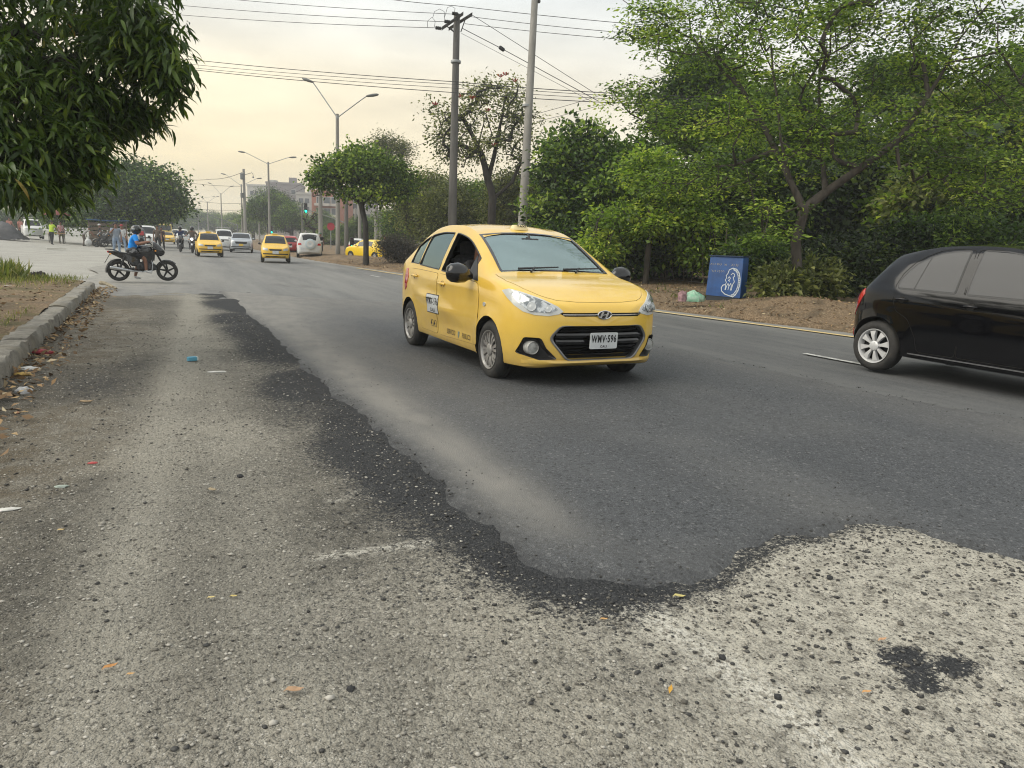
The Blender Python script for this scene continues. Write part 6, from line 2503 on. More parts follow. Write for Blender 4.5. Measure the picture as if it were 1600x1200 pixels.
def branch_mesh(name, paths, clumps, r0, seed, tip=.012, mat=BARK, sides=6):
    """trunk and limbs: given paths (lists of points, first path is the trunk), then every clump is joined to the nearest limb"""
    rnd = random.Random(seed)
    pos, par = [], []

    def addn(p, q):
        pos.append(Vector(p))
        par.append(q)
        return len(pos) - 1
    for k, path in enumerate(paths):
        prev = -1
        if k > 0:
            prev = min(range(len(pos)), key=lambda i: (pos[i] - Vector(path[0])).length_squared)
        for i in range(len(path)):
            a = Vector(path[i])
            if i == 0:
                if k == 0:
                    prev = addn(a, -1)
                continue
            b0 = pos[prev] if (i == 1) else Vector(path[i - 1])
            m = max(1, int((a - b0).length / .5))
            for j in range(1, m + 1):
                jit = Vector((rnd.uniform(-1, 1), rnd.uniform(-1, 1), rnd.uniform(-1, 1))) * .03 * (j < m)
                prev = addn(b0.lerp(a, j / m) + jit, prev)
    start = Vector(paths[0][-1])
    order = sorted(range(len(clumps)), key=lambda i: (Vector(clumps[i]) - start).length)
    ntrunk = max(1, int(len(paths[0])))
    P = np.array([p[:] for p in pos])
    for i in order:
        c = Vector(clumps[i])
        d = np.linalg.norm(P - np.array(c[:]), axis=1)
        # avoid joining the lower trunk
        d = d + 2.0 * np.maximum(0, (start.z - .3) - P[:, 2])
        j = int(d.argmin())
        a = pos[j]
        L = (c - a).length
        m = max(1, int(L / .7))
        prev = j
        sag = Vector((rnd.uniform(-1, 1), rnd.uniform(-1, 1), rnd.uniform(.0, 1))) * L * .12
        newp = []
        for q in range(1, m + 1):
            t = q / m
            prev = addn(a.lerp(c, t) + sag * math.sin(PI * t), prev)
            newp.append(pos[prev][:])
        P = np.concatenate([P, np.array(newp)])
    n = len(pos)
    cnt = [0.0] * n
    kids = [0] * n
    for i in range(n):
        if par[i] >= 0:
            kids[par[i]] += 1
    for i in range(n - 1, -1, -1):
        if kids[i] == 0:
            cnt[i] += 1
        if par[i] >= 0:
            cnt[par[i]] += cnt[i]
    tot = max(cnt[0], 1)
    rr = [max(tip, r0 * (c / tot)**.46) for c in cnt]
    V, Fq = [], []
    for i in range(n):
        j = par[i]
        if j < 0:
            continue
        a, b0 = pos[j], pos[i]
        ra, rb = min(rr[j], rr[i] * 1.5), rr[i]
        if j == 0:
            ra = rr[0] * 1.25
        t = (b0 - a)
        if t.length < 1e-5:
            continue
        t.normalize()
        u = t.orthogonal().normalized()
        w_ = t.cross(u)
        o = len(V)
        sd = sides if rb > .03 else 4
        for p, q in ((a - t * ra * .3, ra), (b0 + t * rb * .3, rb)):
            for k in range(sd):
                g = 2 * PI * k / sd
                V.append(p + (u * math.cos(g) + w_ * math.sin(g)) * q)
        for k in range(sd):
            Fq.append((o + k, o + (k + 1) % sd, o + sd + (k + 1) % sd, o + sd + k))
    me = bpy.data.meshes.new(name)
    me.from_pydata(V, [], Fq)
    me.materials.append(mat)
    me.polygons.foreach_set('use_smooth', [True] * len(Fq))
    return me


def clump_leaves(name, clumps, per, rad_, L, wr, mat, seed, flat=.8, droop=.15, zs=.7, tvar=.25, up=.8):
    """leaf mesh: per leaves round each clump centre; tone differs from clump to clump and leaf to leaf"""
    r = np.random.RandomState(seed)
    n = len(clumps)
    k = max(1, int(per))
    off = r.normal(size=(n * k, 3)) * rad_ * np.array([1, 1, zs]) * .6
    P = np.repeat(clumps, k, 0) + off
    D = off / (np.linalg.norm(off, axis=1, keepdims=True) + 1e-6) + .7 * r.normal(size=(n * k, 3))
    D[:, 2] = D[:, 2] * flat - droop
    ct = np.repeat(r.normal(size=n) * tvar, k)
    tone = np.clip(.46 + 1.25 * ct + .2 * r.normal(size=n * k), 0, 1)
    Ls = L * (.6 + .8 * r.rand(n * k))
    Nr = r.normal(size=(n * k, 3)) * .8 + np.array([0, 0, up])
    return leaves(name, P, Ls, wr, tone, mat, seed + 1, D=D, parent=False, Nrm=Nr)


def tree_thing(name, label, base, paths, clumps, r0, leafargs, seed, mat=BARK, group=None, cat='tree', crown='crown', tip=.012):
    """paths and clumps are in world space; the thing stands at base"""
    b = Vector(base)
    t = thing(name, label, cat, b, 0, group)
    cl = np.asarray(clumps) - np.array(b[:])
    pt = [[Vector(p) - b for p in path] for path in paths]
    br = link('trunk', branch_mesh('trunk', pt, cl, r0, seed, tip, mat), t)
    for la in (leafargs if isinstance(leafargs, list) else [leafargs]):
        sel = cl
        la = dict(la)
        if 'share' in la:
            r = np.random.RandomState(seed + 3)
            a, b_ = la.pop('share')
            q = r.permutation(len(cl)) if False else np.arange(len(cl))
            qq = np.random.RandomState(seed + 9).rand(len(cl))
            sel = cl[(qq >= a) & (qq < b_)]
        me = clump_leaves(crown, sel, seed=seed, **la)
        tag(link(crown, me, t), kind='stuff')
    return t


def PX(px, py, d):
    """point on a line of sight at forward distance d"""
    v = ray(px, py)
    return Vector((0, 0, CAM_H)) + v * d


def ell(px, py, d, rx, ry, n, depth=None):
    """ellipsoid given by its place and size in the view (metres per pixel = d / F)"""
    k = d / F_PX
    c = PX(px, py, d)
    a, b = rx * k, ry * k
    return (tuple(c), ((depth or a) * .5 + a * .5, (depth or a) * .5 + a * .5, b), n)


def foot(px, py_hint, d):
    p = PX(px, py_hint, d)
    return Vector((p.x, p.y, 0))


def build_mango():
    D_ = 7.4
    ells = [ell(70, 30, D_, 190, 120, 200), ell(215, 50, D_ - .3, 60, 60, 55), ell(250, 100, D_ - .3, 36, 34, 26), ell(40, 170, D_ - .5, 120, 90, 150), ell(165, 165, D_, 70, 50, 60),
            ell(15, 238, D_ - .9, 70, 44, 70), ell(120, 225, D_ - .6, 45, 32, 30), ell(195, 183, D_ + .2, 32, 16, 14), ell(272, 138, D_ - .2, 20, 10, 6), ell(240, 170, D_, 16, 14, 5), ell(140, 262, D_ - .5, 26, 12, 9), ell(85, 292, D_ - .8, 26, 12, 10), ell(22, 283, D_ - 1.2, 32, 14, 14), ell(-220, 60, D_, 230, 220, 200), ell(60, -160, D_, 260, 140, 150)]
    cl = ellipsoid_points(ells, 5)
    base = Vector((-4.9, 8.2, .16))
    top = PX(-190, 90, D_ + .6)
    t = thing('mango_tree', 'dark mango tree overhanging the upper left corner with long drooping leaves', 'tree', base)
    paths = [[base, base.lerp(top, .45) + Vector((.15, 0, .2)), top], [top, PX(-40, 60, D_ + .9), PX(120, 50, D_ + .9), PX(230, 70, D_ + .3)], [top, PX(-60, 170, D_ + .8), PX(60, 210, D_ + .6)]]
    pt = [[p - base for p in q] for q in paths]
    link('trunk', branch_mesh('trunk', pt, cl[::5] + np.array([0, .35, .1]) - np.array(base[:]), .085, 3, .004, BARKD), t)
    # leaf clusters: whorls of long blades that hang down
    r = np.random.RandomState(8)
    n, k = len(cl), 22
    C = np.repeat(cl, k, 0)
    az = r.rand(n * k) * 2 * PI
    outw = np.repeat(r.normal(size=(n, 3)) * .35, k, 0)
    D = np.stack([np.cos(az), np.sin(az), -.25 - .75 * r.rand(n * k)], 1) + outw
    D[:, 2] -= .1
    D /= np.linalg.norm(D, axis=1, keepdims=True)
    P = C + r.normal(size=(n * k, 3)) * .075 + D * .02
    L = .115 + .085 * r.rand(n * k)
    W = L * .19
    clt = np.repeat(r.rand(n)**3 * .5, k)
    tone = np.clip(.10 + .5 * r.rand(n * k) + clt * .9, 0, 1)
    up = np.array([0, 0, 1.0]) + r.normal(size=(n * k, 3)) * .35
    S = np.cross(D, up)
    S /= np.linalg.norm(S, axis=1, keepdims=True) + 1e-9
    U = np.cross(S, D)
    prof = [(0, .06, 0), (.25, .85, .03), (.55, 1.0, .02), (.82, .6, -.05), (1.0, .04, -.14)]
    rows = []
    for tt, ww, dz in prof:
        mid = P + D * (L * tt)[:, None] + U * (L * dz)[:, None]
        e = S * (W * ww * .5)[:, None]
        lift_ = U * (W * ww * .16)[:, None]
        rows.append(np.stack([mid - e + lift_, mid, mid + e + lift_], 1))
    V = np.stack(rows, 1).reshape(n * k, 15, 3)
    fq = []
    for a in range(4):
        for b in range(2):
            fq.append((a * 3 + b, a * 3 + b + 1, a * 3 + b + 4, a * 3 + b + 3))
    fq = np.array(fq)
    # the leaves that show largest become single pieces
    cam_d = np.linalg.norm(P - np.array([0, 0, CAM_H]), axis=1)
    fwd = np.array(_f[:])
    X = (P - np.array([0, 0, CAM_H]))
    dep = X @ fwd
    u_ = 800 + F_PX * (X @ np.array(_r2[:])) / dep
    v_ = 600 - F_PX * (X @ np.array(_u2[:])) / dep
    vis = (u_ > 5) & (u_ < 330) & (v_ > 5) & (v_ < 345)
    score = np.where(vis, -cam_d + .4 * L, -99)
    # spread over the crown: the nearest leaf of each small cell of the view
    order = np.argsort(-score)
    used, pick = {}, []
    for i in order:
        if score[i] < -90 or len(pick) >= 290:
            break
        key = (int(u_[i] / 15), int(v_[i] / 15))
        if used.get(key, 0) < 1:
            used[key] = 1
            pick.append(i)
    pick = set(pick)
    rest = np.array([i for i in range(n * k) if i not in pick])
    bb = np.array(base[:])
    me = arr_mesh('crown', (V[rest] - bb).reshape(-1, 3), (fq[None] + (np.arange(len(rest)) * 15)[:, None, None]).reshape(-1, 4), LF_MANGO, np.repeat(tone[rest], 15), True)
    tag(link('crown', me, t), kind='stuff')
    protos = []
    for q in range(6):
        v = []
        for tt, ww, dz in prof:
            for sgn in (-1, 0, 1):
                v.append((tt, sgn * ww * .5 * .215, dz + abs(sgn) * .03 * ww + (q % 3 - 1) * .05 * tt * tt))
        protos.append(arr_mesh('leaf', np.array(v), fq, LF_MANGO, np.full(15, (.15, .3, .45, .6, .75, .92)[q]), True))
    for i in pick:
        o = link('leaf', protos[min(5, int(tone[i] * 6))], t)
        M = Matrix((D[i], S[i], U[i])).transposed().to_4x4()
        o.matrix_local = Matrix.Translation(Vector(P[i] - bb)) @ M @ Matrix.Scale(L[i], 4)
    FR = pm('mango_fruit_green', (.16, .24, .05), .45, c2=(.24, .28, .06), scale=6)
    for (px, py) in ((20, 283), (38, 278), (40, 158), (8, 262)):
        p = PX(px, py, D_ - 1.2) - base
        b = MB()
        b.ball(p, .023, 10, 7, 0, (.85, .8, 1.2))
        b.tube([p + Vector((0, 0, .03)), p + Vector((.01, .03, .12))], .0025, 4)
        b.build('mango', [FR], t)


def build_right_trees():
    # the spreading fine-leaved tree beside the blue cabinet
    d = 17.6
    b0 = G(1245, 470, .30)
    d0 = (b0 - Vector((0, 0, CAM_H))).dot(_f)
    q = lambda x, y, o=0.0: PX(x, y, d0 + o)
    paths = [[Vector((b0.x, b0.y, .1)), q(1246, 425), q(1243, 380), q(1256, 328)],
             [q(1256, 328), q(1236, 285), q(1212, 235, .3), q(1190, 190, .6), q(1160, 140, .9), q(1120, 85, 1.2)],
             [q(1256, 328), q(1290, 300), q(1345, 262, -.3), q(1400, 222, -.5), q(1450, 150, -.6), q(1500, 60, -.8), q(1560, -10, -1)],
             [q(1236, 285), q(1220, 220, -.3), q(1214, 150, -.5), q(1205, 70, -.6)],
             [q(1400, 222, -.5), q(1470, 195, -.2), q(1540, 165, .3), q(1600, 130, .5)],
             [q(1200, 262, .3), q(1150, 258, .6), q(1090, 262, .9), q(1050, 285, 1.0)],
             [q(1190, 190, .6), q(1120, 185, 1.0), q(1040, 205, 1.6), q(985, 178, 1.8), q(955, 140, 2.0)],
             [q(1290, 300), q(1284, 220, .8), q(1280, 130, 1.2), q(1290, 40, 1.4)],
             [q(1450, 150, -.6), q(1440, 90, -.2), q(1410, 30, .2)],
             [q(1160, 140, .9), q(1080, 60, 1.2), q(1000, 20, 1.6), q(960, -10, 1.8)]]
    D = d0
    ells = [ell(1110, 50, D + 1, 110, 60, 62, 2.2), ell(1020, 30, D + 1.4, 70, 32, 30, 1.2), ell(1230, 70, D, 110, 95, 90, 2.6), ell(1370, 60, D, 120, 90, 95, 2.6), ell(1500, 70, D, 110, 90, 95, 2.4),
            ell(1590, 130, D, 80, 80, 55, 2), ell(1100, 190, D + 1.1, 95, 45, 42, 1.6), ell(985, 150, D + 1.8, 50, 26, 16, .8), ell(1080, 285, D + .8, 95, 30, 40, 1.5), ell(1180, 220, D + .4, 95, 75, 60, 2),
            ell(1330, 210, D + .2, 100, 60, 55, 2), ell(1470, 240, D - .4, 100, 55, 60, 1.8), ell(1560, 290, D - .5, 70, 50, 45, 1.6), ell(1210, 350, D - .2, 45, 40, 18, .8), ell(1300, -60, D, 330, 70, 90, 3), ell(1250, -190, D, 260, 100, 80, 3.5), ell(1480, -210, D, 240, 110, 70, 3.5)]
    cl = ellipsoid_points(ells, 21)
    tree_thing('acacia_tree', 'wide spreading tree with feathery light leaves and forked trunk, right of the blue cabinet', (b0.x, b0.y, .1), paths, cl, .125,
               [dict(per=60, rad_=.40, L=.102, wr=.42, mat=LF_LIGHT, flat=.35, droop=.15, zs=.35, share=(0, .55)), dict(per=60, rad_=.40, L=.102, wr=.42, mat=LF_MID, flat=.35, droop=.15, zs=.35, share=(.55, 1.01))], 31, BARK, tip=.007)
    # dense rounded dark tree left of it
    d = 27
    f0 = foot(915, 400, d)
    ells = [ell(905, 255, d, 62, 62, 90), ell(880, 320, d, 55, 70, 80), ell(960, 320, d - 1, 60, 70, 95), ell(990, 265, d, 50, 45, 60), ell(1030, 320, d - 1, 42, 46, 55), ell(900, 390, d - 1, 60, 45, 60), ell(985, 390, d - 2, 55, 36, 50)]
    cl = ellipsoid_points(ells, 22)
    tree_thing('broadleaf_tree', 'dense dark green round tree behind the taxi roof, left of the spreading tree', f0, [[f0, f0 + Vector((0, 0, 2.0))]], cl, .22,
               [dict(per=75, rad_=.50, L=.185, wr=.55, mat=LF_DARK, share=(0, .72)), dict(per=75, rad_=.50, L=.185, wr=.55, mat=LF_MID, share=(.72, 1.01))], 32, BARKD)
    # bright yellow green branch crown in front of it
    d = 23
    f0 = foot(1010, 420, d)
    ells = [ell(1040, 285, d, 60, 28, 40), ell(985, 345, d, 60, 28, 40), ell(1070, 345, d, 50, 35, 40), ell(940, 385, d, 34, 18, 18), ell(1100, 395, d, 40, 30, 26), ell(1010, 260, d, 35, 22, 22)]
    cl = ellipsoid_points(ells, 23)
    tree_thing('young_tree', 'yellow green young tree with thin trunk above the rubbish bag', f0, [[f0, f0 + Vector((.05, 0, 1.6)), PX(1030, 330, d)]], cl, .10,
               dict(per=85, rad_=.42, L=.15, wr=.5, mat=LF_LIGHT, flat=.6, droop=.25, zs=.6), 33, BARK)
    # tall wall of trees behind
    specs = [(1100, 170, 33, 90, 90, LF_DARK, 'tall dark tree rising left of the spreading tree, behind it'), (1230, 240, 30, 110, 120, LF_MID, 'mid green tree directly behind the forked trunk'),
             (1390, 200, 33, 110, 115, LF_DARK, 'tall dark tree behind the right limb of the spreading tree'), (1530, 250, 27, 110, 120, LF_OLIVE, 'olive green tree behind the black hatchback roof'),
             (1650, 190, 32, 110, 140, LF_MID, 'mid green tall tree at the right edge of the photo'), (1320, 320, 26, 105, 90, LF_SHADED, 'low dark tree filling the gap right of the forked trunk'),
             (1150, 330, 26, 80, 80, LF_SHADED, 'low dark tree above the blue cabinet'), (1470, 350, 23, 95, 70, LF_OLIVE, 'olive bush-like tree just above the black hatchback')]
    for i, (px, py, d, rx, ry, lm, lab) in enumerate(specs):
        f0 = foot(px, 400, d)
        r = np.random.RandomState(50 + i)
        ells = [ell(px, py, d, rx * .75, ry * .75, 70)]
        for k in range(7):
            a = 2 * PI * k / 7 + r.rand()
            ells.append(ell(px + rx * .62 * math.cos(a), py + ry * .62 * math.sin(a), d + r.uniform(-1.5, 1.0), rx * .42, ry * .36, 34))
        cl = ellipsoid_points(ells, 60 + i)
        cl = cl[cl[:, 2] > .3]
        big = ry > 100
        tree_thing('background_tree', lab, f0, [[f0, f0 + Vector((r.uniform(-.3, .3), r.uniform(-.3, .3), 2.6 if big else 1.2))]], cl, .26 if big else .13,
                   [dict(per=62, rad_=.62, L=.23, wr=.5, mat=lm, share=(0, .7)), dict(per=62, rad_=.62, L=.23, wr=.5, mat=LF_LIGHT if lm in (LF_MID, LF_OLIVE) else LF_MID if lm is LF_DARK else LF_DARK, share=(.7, 1.01))], 70 + i, BARKD if i % 2 else BARK, 'trees standing in the thicket on the right')
    # undergrowth along the bank; dark leaf colours stand in for overhead shade
    bushes = [(1320, 415, 19, 62, 48, LF_SHADED, 'dark leafy bush at the foot of the bank between trunk and black hatchback'), (1400, 400, 20, 60, 52, LF_SHADED, 'dark bush touching the roofline of the black hatchback'), (1185, 400, 21, 45, 32, LF_DARK, 'mid green bush right of the blue cabinet top'),
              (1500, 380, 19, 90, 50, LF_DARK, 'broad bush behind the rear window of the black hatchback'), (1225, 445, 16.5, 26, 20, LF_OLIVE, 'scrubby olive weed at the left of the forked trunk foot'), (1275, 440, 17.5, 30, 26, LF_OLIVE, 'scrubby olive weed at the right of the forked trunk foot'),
              (1050, 400, 27, 60, 36, LF_SHADED, 'dark bush behind the wire fence, left of the blue cabinet'), (1580, 360, 21, 80, 60, LF_SHADED, 'dark bush at the right edge above the hatchback roof'), (1120, 372, 24, 55, 30, LF_DARK, 'leafy bush hanging over the top of the blue cabinet')]
    for i, (px, py, d, rx, ry, lm, lab) in enumerate(bushes):
        f0 = foot(px, 430, d)
        f0.z = .1
        cl = ellipsoid_points([ell(px, py, d, rx, ry, int(40 + rx * .7))], 90 + i)
        cl = cl[cl[:, 2] > .12]
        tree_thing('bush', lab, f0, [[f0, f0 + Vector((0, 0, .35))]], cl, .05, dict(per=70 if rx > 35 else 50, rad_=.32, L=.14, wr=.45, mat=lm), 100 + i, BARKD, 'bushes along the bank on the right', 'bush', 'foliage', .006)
    # far wooded mass closing the gaps: nobody can count it
    r = np.random.RandomState(5)
    n = 900
    C = np.stack([r.uniform(21, 60, n), r.uniform(4, 62, n), r.uniform(.3, 5.5, n)], 1)
    C[:, 0] = np.maximum(C[:, 0], 19 + 9 * sstep(10, 50, C[:, 1]) * r.rand(n))
    tag(link('far_thicket', clump_leaves('far_thicket', C, 80, 1.3, .30, .55, LF_SHADED, 7)), kind='stuff')
    # slim feathery palm in the undergrowth
    f0 = foot(1430, 420, 21)
    t = thing('palm', 'small palm with drooping fronds in the shade above the hatchback', 'palm', f0)
    MB().tube([(0, 0, 0), (.02, 0, 1.0), (.05, 0, 1.7)], [.08, .06, .05], 8).build('trunk', [BARKD], t)
    r = np.random.RandomState(3)
    for k in range(11):
        a = 2 * PI * k / 11
        m = MB()
        Pp, Dd = [], []
        for j in range(12):
            u = j / 11
            p = Vector((.05 + math.cos(a) * 1.5 * u, math.sin(a) * 1.5 * u, 1.7 + 1.0 * u - 1.5 * u * u))
            Pp.append(p)
        m.tube(Pp, [.012] * 11 + [.004], 4)
        for j in range(1, 12):
            for s in (-1, 1):
                d_ = Vector((-math.sin(a) * s + math.cos(a) * .5, math.cos(a) * s + math.sin(a) * .5, -.45)).normalized()
                p = Pp[j]
                w_ = (Pp[j] - Pp[j - 1]).normalized() * .022
                e = p + d_ * (.42 * math.sin(PI * (.12 + .8 * j / 11)) + .1)
                m.add([p - w_, p + w_, p + d_ * .2 + w_, e, p + d_ * .2 - w_], [(0, 1, 2, 3, 4)])
        me = m.mesh('frond', [LF_MID], False, fix=False)
        at = me.attributes.new('tone', 'FLOAT', 'POINT')
        at.data.foreach_set('value', np.full(len(me.vertices), .45 + .3 * r.rand(), np.float32))
        link('frond', me, t)


def build_mid_trees():
    # flowering tree between the two tall poles
    d = 38
    f0 = foot(768, 400, d)
    q = lambda x, y, o=0.0: PX(x, y, d + o)
    paths = [[f0, q(768, 350), q(770, 310), q(762, 280)], [q(762, 280), q(752, 240), q(735, 205), q(720, 180)], [q(770, 305), q(800, 285), q(815, 250), q(825, 215)], [q(762, 280), q(775, 230), q(785, 180), q(790, 150)], [q(752, 240), q(715, 225), q(690, 200)]]
    ells = [ell(705, 190, d, 40, 38, 36), ell(775, 150, d, 52, 28, 40), ell(815, 200, d, 32, 50, 38), ell(755, 210, d, 55, 45, 34), ell(720, 245, d, 45, 22, 18), ell(820, 265, d, 20, 25, 12)]
    cl = ellipsoid_points(ells, 41)
    t = tree_thing('flowering_tree', 'sparse tulip tree with red blossoms standing between the two tall poles', f0, paths, cl, .21, dict(per=36, rad_=.55, L=.17, wr=.5, mat=LF_OLIVE, flat=.6, droop=.3), 42, BARKD, tip=.016)
    FL = pm('blossom_red', (.42, .045, .02), .6)
    for (px, py) in ((718, 152), (738, 155), (790, 118), (782, 121), (772, 228), (680, 165), (762, 174), (804, 128)):
        p = PX(px, py, d - .6) - f0
        b = MB()
        for k in range(7):
            a = 2 * PI * k / 7
            b.loft([[p + Vector((.03 * math.cos(a + s_), .03 * math.sin(a + s_), 0)) for s_ in (-.4, .4)] + [p + Vector((0, 0, .02))],
                    [p + Vector((.17 * math.cos(a + s_), .17 * math.sin(a + s_), .11)) for s_ in (-.3, .3)] + [p + Vector((.16 * math.cos(a), .16 * math.sin(a), .15))]])
        b.build('blossom', [FL], t)
    # small street tree in front of the yellow sedan
    f0 = G(572, 413, .12)
    d = (f0 - Vector((0, 0, CAM_H))).dot(_f)
    q = lambda x, y, o=0.0: PX(x, y, d + o)
    paths = [[f0, q(572, 380), q(571, 350), q(564, 318)], [q(564, 318), q(550, 298), q(525, 285)], [q(564, 318), q(590, 296), q(612, 288)]]
    cl = ellipsoid_points([ell(575, 260, d, 46, 22, 66), ell(530, 266, d, 34, 16, 34), ell(502, 284, d, 16, 9, 10), ell(616, 286, d, 34, 24, 44), ell(590, 303, d, 36, 13, 20), ell(540, 298, d, 16, 8, 7), ell(560, 242, d, 16, 8, 8)], 43)
    tree_thing('street_tree', 'small tree with dark slanting trunk and round green crown in front of the yellow sedan', f0, paths, cl, .13, [dict(per=85, rad_=.5, L=.17, wr=.62, mat=LF_MID, share=(0, .8)), dict(per=85, rad_=.5, L=.17, wr=.62, mat=LF_LIGHT, share=(.8, 1.01))], 44, BARKD)
    # loose olive trees behind it
    for i, (px, py, d, rx, ry, lm, n, lab) in enumerate(((660, 320, 48, 44, 52, LF_OLIVE, 120, 'olive tree between the small street tree and the tall power pole'), (700, 340, 44, 36, 55, LF_OLIVE, 100, 'olive tree right behind the foot of the tall power pole'),
                                                         (612, 245, 60, 34, 32, LF_OLIVE, 60, 'thin wispy treetop rising above the small street tree'), (745, 330, 46, 36, 50, LF_MID, 100, 'green tree behind the flowering tree trunk'), (800, 330, 42, 40, 60, LF_OLIVE, 110, 'olive tree behind the leaning pole foot'),
                                                         (640, 360, 56, 46, 40, LF_DARK, 90, 'dark tree low behind the olive tree, left of the taxi roof'))):
        f0 = foot(px, 400, d)
        cl = ellipsoid_points([ell(px, py, d, rx, ry, n), ell(px - rx * .5, py - ry * .3, d, rx * .5, ry * .5, n // 3), ell(px + rx * .4, py - ry * .4, d, rx * .5, ry * .5, n // 3)], 110 + i)
        cl = cl[cl[:, 2] > .5]
        tree_thing('roadside_tree', lab, f0, [[f0, f0 + Vector((.1, .1, 2.0))]], cl, .16, dict(per=70, rad_=.7, L=.17, wr=.42, mat=lm, flat=.7, droop=.25), 120 + i, BARKD, 'roadside trees in the middle distance')
    f0 = foot(628, 405, 36)
    cl = ellipsoid_points([ell(628, 392, 36, 28, 24, 70), ell(606, 388, 36, 14, 16, 22)], 140)
    cl = cl[cl[:, 2] > .15]
    tree_thing('shrub', 'grey purple shrub at the left of the taxi tail', f0, [[f0, f0 + Vector((0, 0, .4))]], cl, .06, dict(per=90, rad_=.32, L=.09, wr=.5, mat=LF_PURP), 141, BARKD, None, 'shrub', 'foliage', .008)
    # bare tree by the lights
    f0 = foot(492, 395, 74)
    q = lambda x, y, o=0.0: PX(x, y, 74 + o)
    cl = ellipsoid_points([ell(490, 345, 74, 20, 16, 40)], 142)
    tree_thing('bare_tree', 'bare branching tree in front of the red brick building', f0, [[f0, q(492, 372), q(490, 358)]], cl, .14, dict(per=5, rad_=.6, L=.18, wr=.4, mat=LF_OLIVE), 143, BARKD, tip=.03)


def far_tree_protos():
    out_ = []
    for i, (lm, lob) in enumerate(((LF_DARK, 9), (LF_MID, 7), (LF_DARK, 6))):
        r = np.random.RandomState(150 + i)
        ells = [((0, 0, 0), (.7, .7, .6), 60)]
        for k in range(lob):
            a = 2 * PI * k / lob + r.rand() * .5
            ells.append(((.58 * math.cos(a), .58 * math.sin(a), r.uniform(-.35, .5)), (.4, .4, .34), 26))
        ells.append(((0, 0, .55), (.45, .45, .35), 34))
        cl = ellipsoid_points(ells, 160 + i)
        out_.append((branch_mesh('trunk', [[Vector((0, 0, -2.6)), Vector((.03, .02, -1.0)), Vector((0, 0, -.5))]], cl, .085, 170 + i, .008, BARK), clump_leaves('crown', cl, 75, .15, .048, .55, lm, 180 + i)))
    return out_


def build_far_trees():
    PR = far_tree_protos()

    def put(k, px, py, d, rx, ry, lab, name='far_tree', rz=0.0, group='trees in the far background'):
        s = d / F_PX
        c = PX(px, py, d)
        t = thing(name, lab, 'tree', c, rz, group)
        t.scale = (rx * s, rx * s, ry * s)
        link('trunk', PR[k][0], t)
        tag(link('crown', PR[k][1], t), kind='stuff')
        return t
    # the big tree over the stall on the left
    d = 72
    base = AT(150, 381, 72)
    base = Vector((base.x, base.y, ground_z(base.x, base.y)))
    d = (base - Vector((0, 0, CAM_H))).dot(_f)
    q = lambda x, y, o=0.0: PX(x, y, d + o)
    ells = [ell(190, 300, d, 60, 34, 110), ell(240, 298, d - 1, 38, 32, 60), ell(140, 305, d, 55, 36, 90), ell(250, 315, d, 28, 24, 36), ell(110, 325, d, 40, 26, 40), ell(180, 330, d - 1, 70, 18, 60), ell(205, 275, d, 30, 14, 24)]
    cl = ellipsoid_points(ells, 191)
    tree_thing('shade_tree', 'big dark shade tree with pale trunk over the market stall on the left lot', base, [[base, q(150, 350), q(160, 325)], [q(155, 335), q(200, 310)], [q(152, 340), q(120, 315)]], cl, .42,
               [dict(per=130, rad_=1.1, L=.27, wr=.6, mat=LF_DARK, share=(0, .75)), dict(per=130, rad_=1.1, L=.27, wr=.6, mat=LF_MID, share=(.75, 1.01))], 192, BARKP, tip=.03)
    L = [(2, 30, 345, 96, 45, 22, 'low tree behind the white van on the far left'), (1, 95, 345, 105, 40, 20, 'tree between the white van and the shade tree, behind'), (0, 250, 335, 120, 30, 26, 'hazy pale-leaved tree just right of the shade tree'),
         (1, 300, 347, 230, 34, 26, 'hazy far tree behind the motorcyclists'), (0, 335, 350, 240, 30, 22, 'hazy far tree above the left small taxi'), (2, 270, 350, 210, 26, 22, 'hazy far tree above the far lorry'), (1, 365, 352, 220, 26, 24, 'hazy far tree between the two lamp posts'),
         (0, 420, 330, 118, 42, 40, 'broad hazy tree in front of the grey apartment block, left half'), (2, 455, 345, 112, 36, 34, 'broad hazy tree in front of the grey apartment block, right half'), (1, 395, 350, 150, 30, 28, 'hazy tree left of the tall lamp pole'),
         (1, 520, 372, 100, 34, 24, 'hazy tree behind the concrete poles, left'), (0, 560, 365, 92, 36, 30, 'hazy tree behind the yellow sedan'), (2, 600, 360, 84, 40, 36, 'hazy tree right of the yellow sedan'), (0, 500, 350, 130, 26, 26, 'hazy tree at the foot of the brick building'),
         (1, 640, 350, 75, 40, 40, 'hazy tree behind the olive trees'), (0, 215, 350, 150, 34, 18, 'hazy trees behind the white minivan'), (2, -40, 330, 90, 60, 40, 'tree at the far left edge behind the mango leaves'), (1, 60, 322, 130, 46, 24, 'tree top far behind the white van')]
    for i, (k, px, py, d, rx, ry, lab) in enumerate(L):
        put(k, px, py, d, rx, ry, lab, rz=i * 1.3)
    for i in range(10):
        put(i % 3, 700 + i * 55, 335, 75 + 9 * (i % 3), 60, 62, 'tall tree far behind the roadside thicket, seen through its gaps', rz=i * 2.1, group='trees behind the thicket')


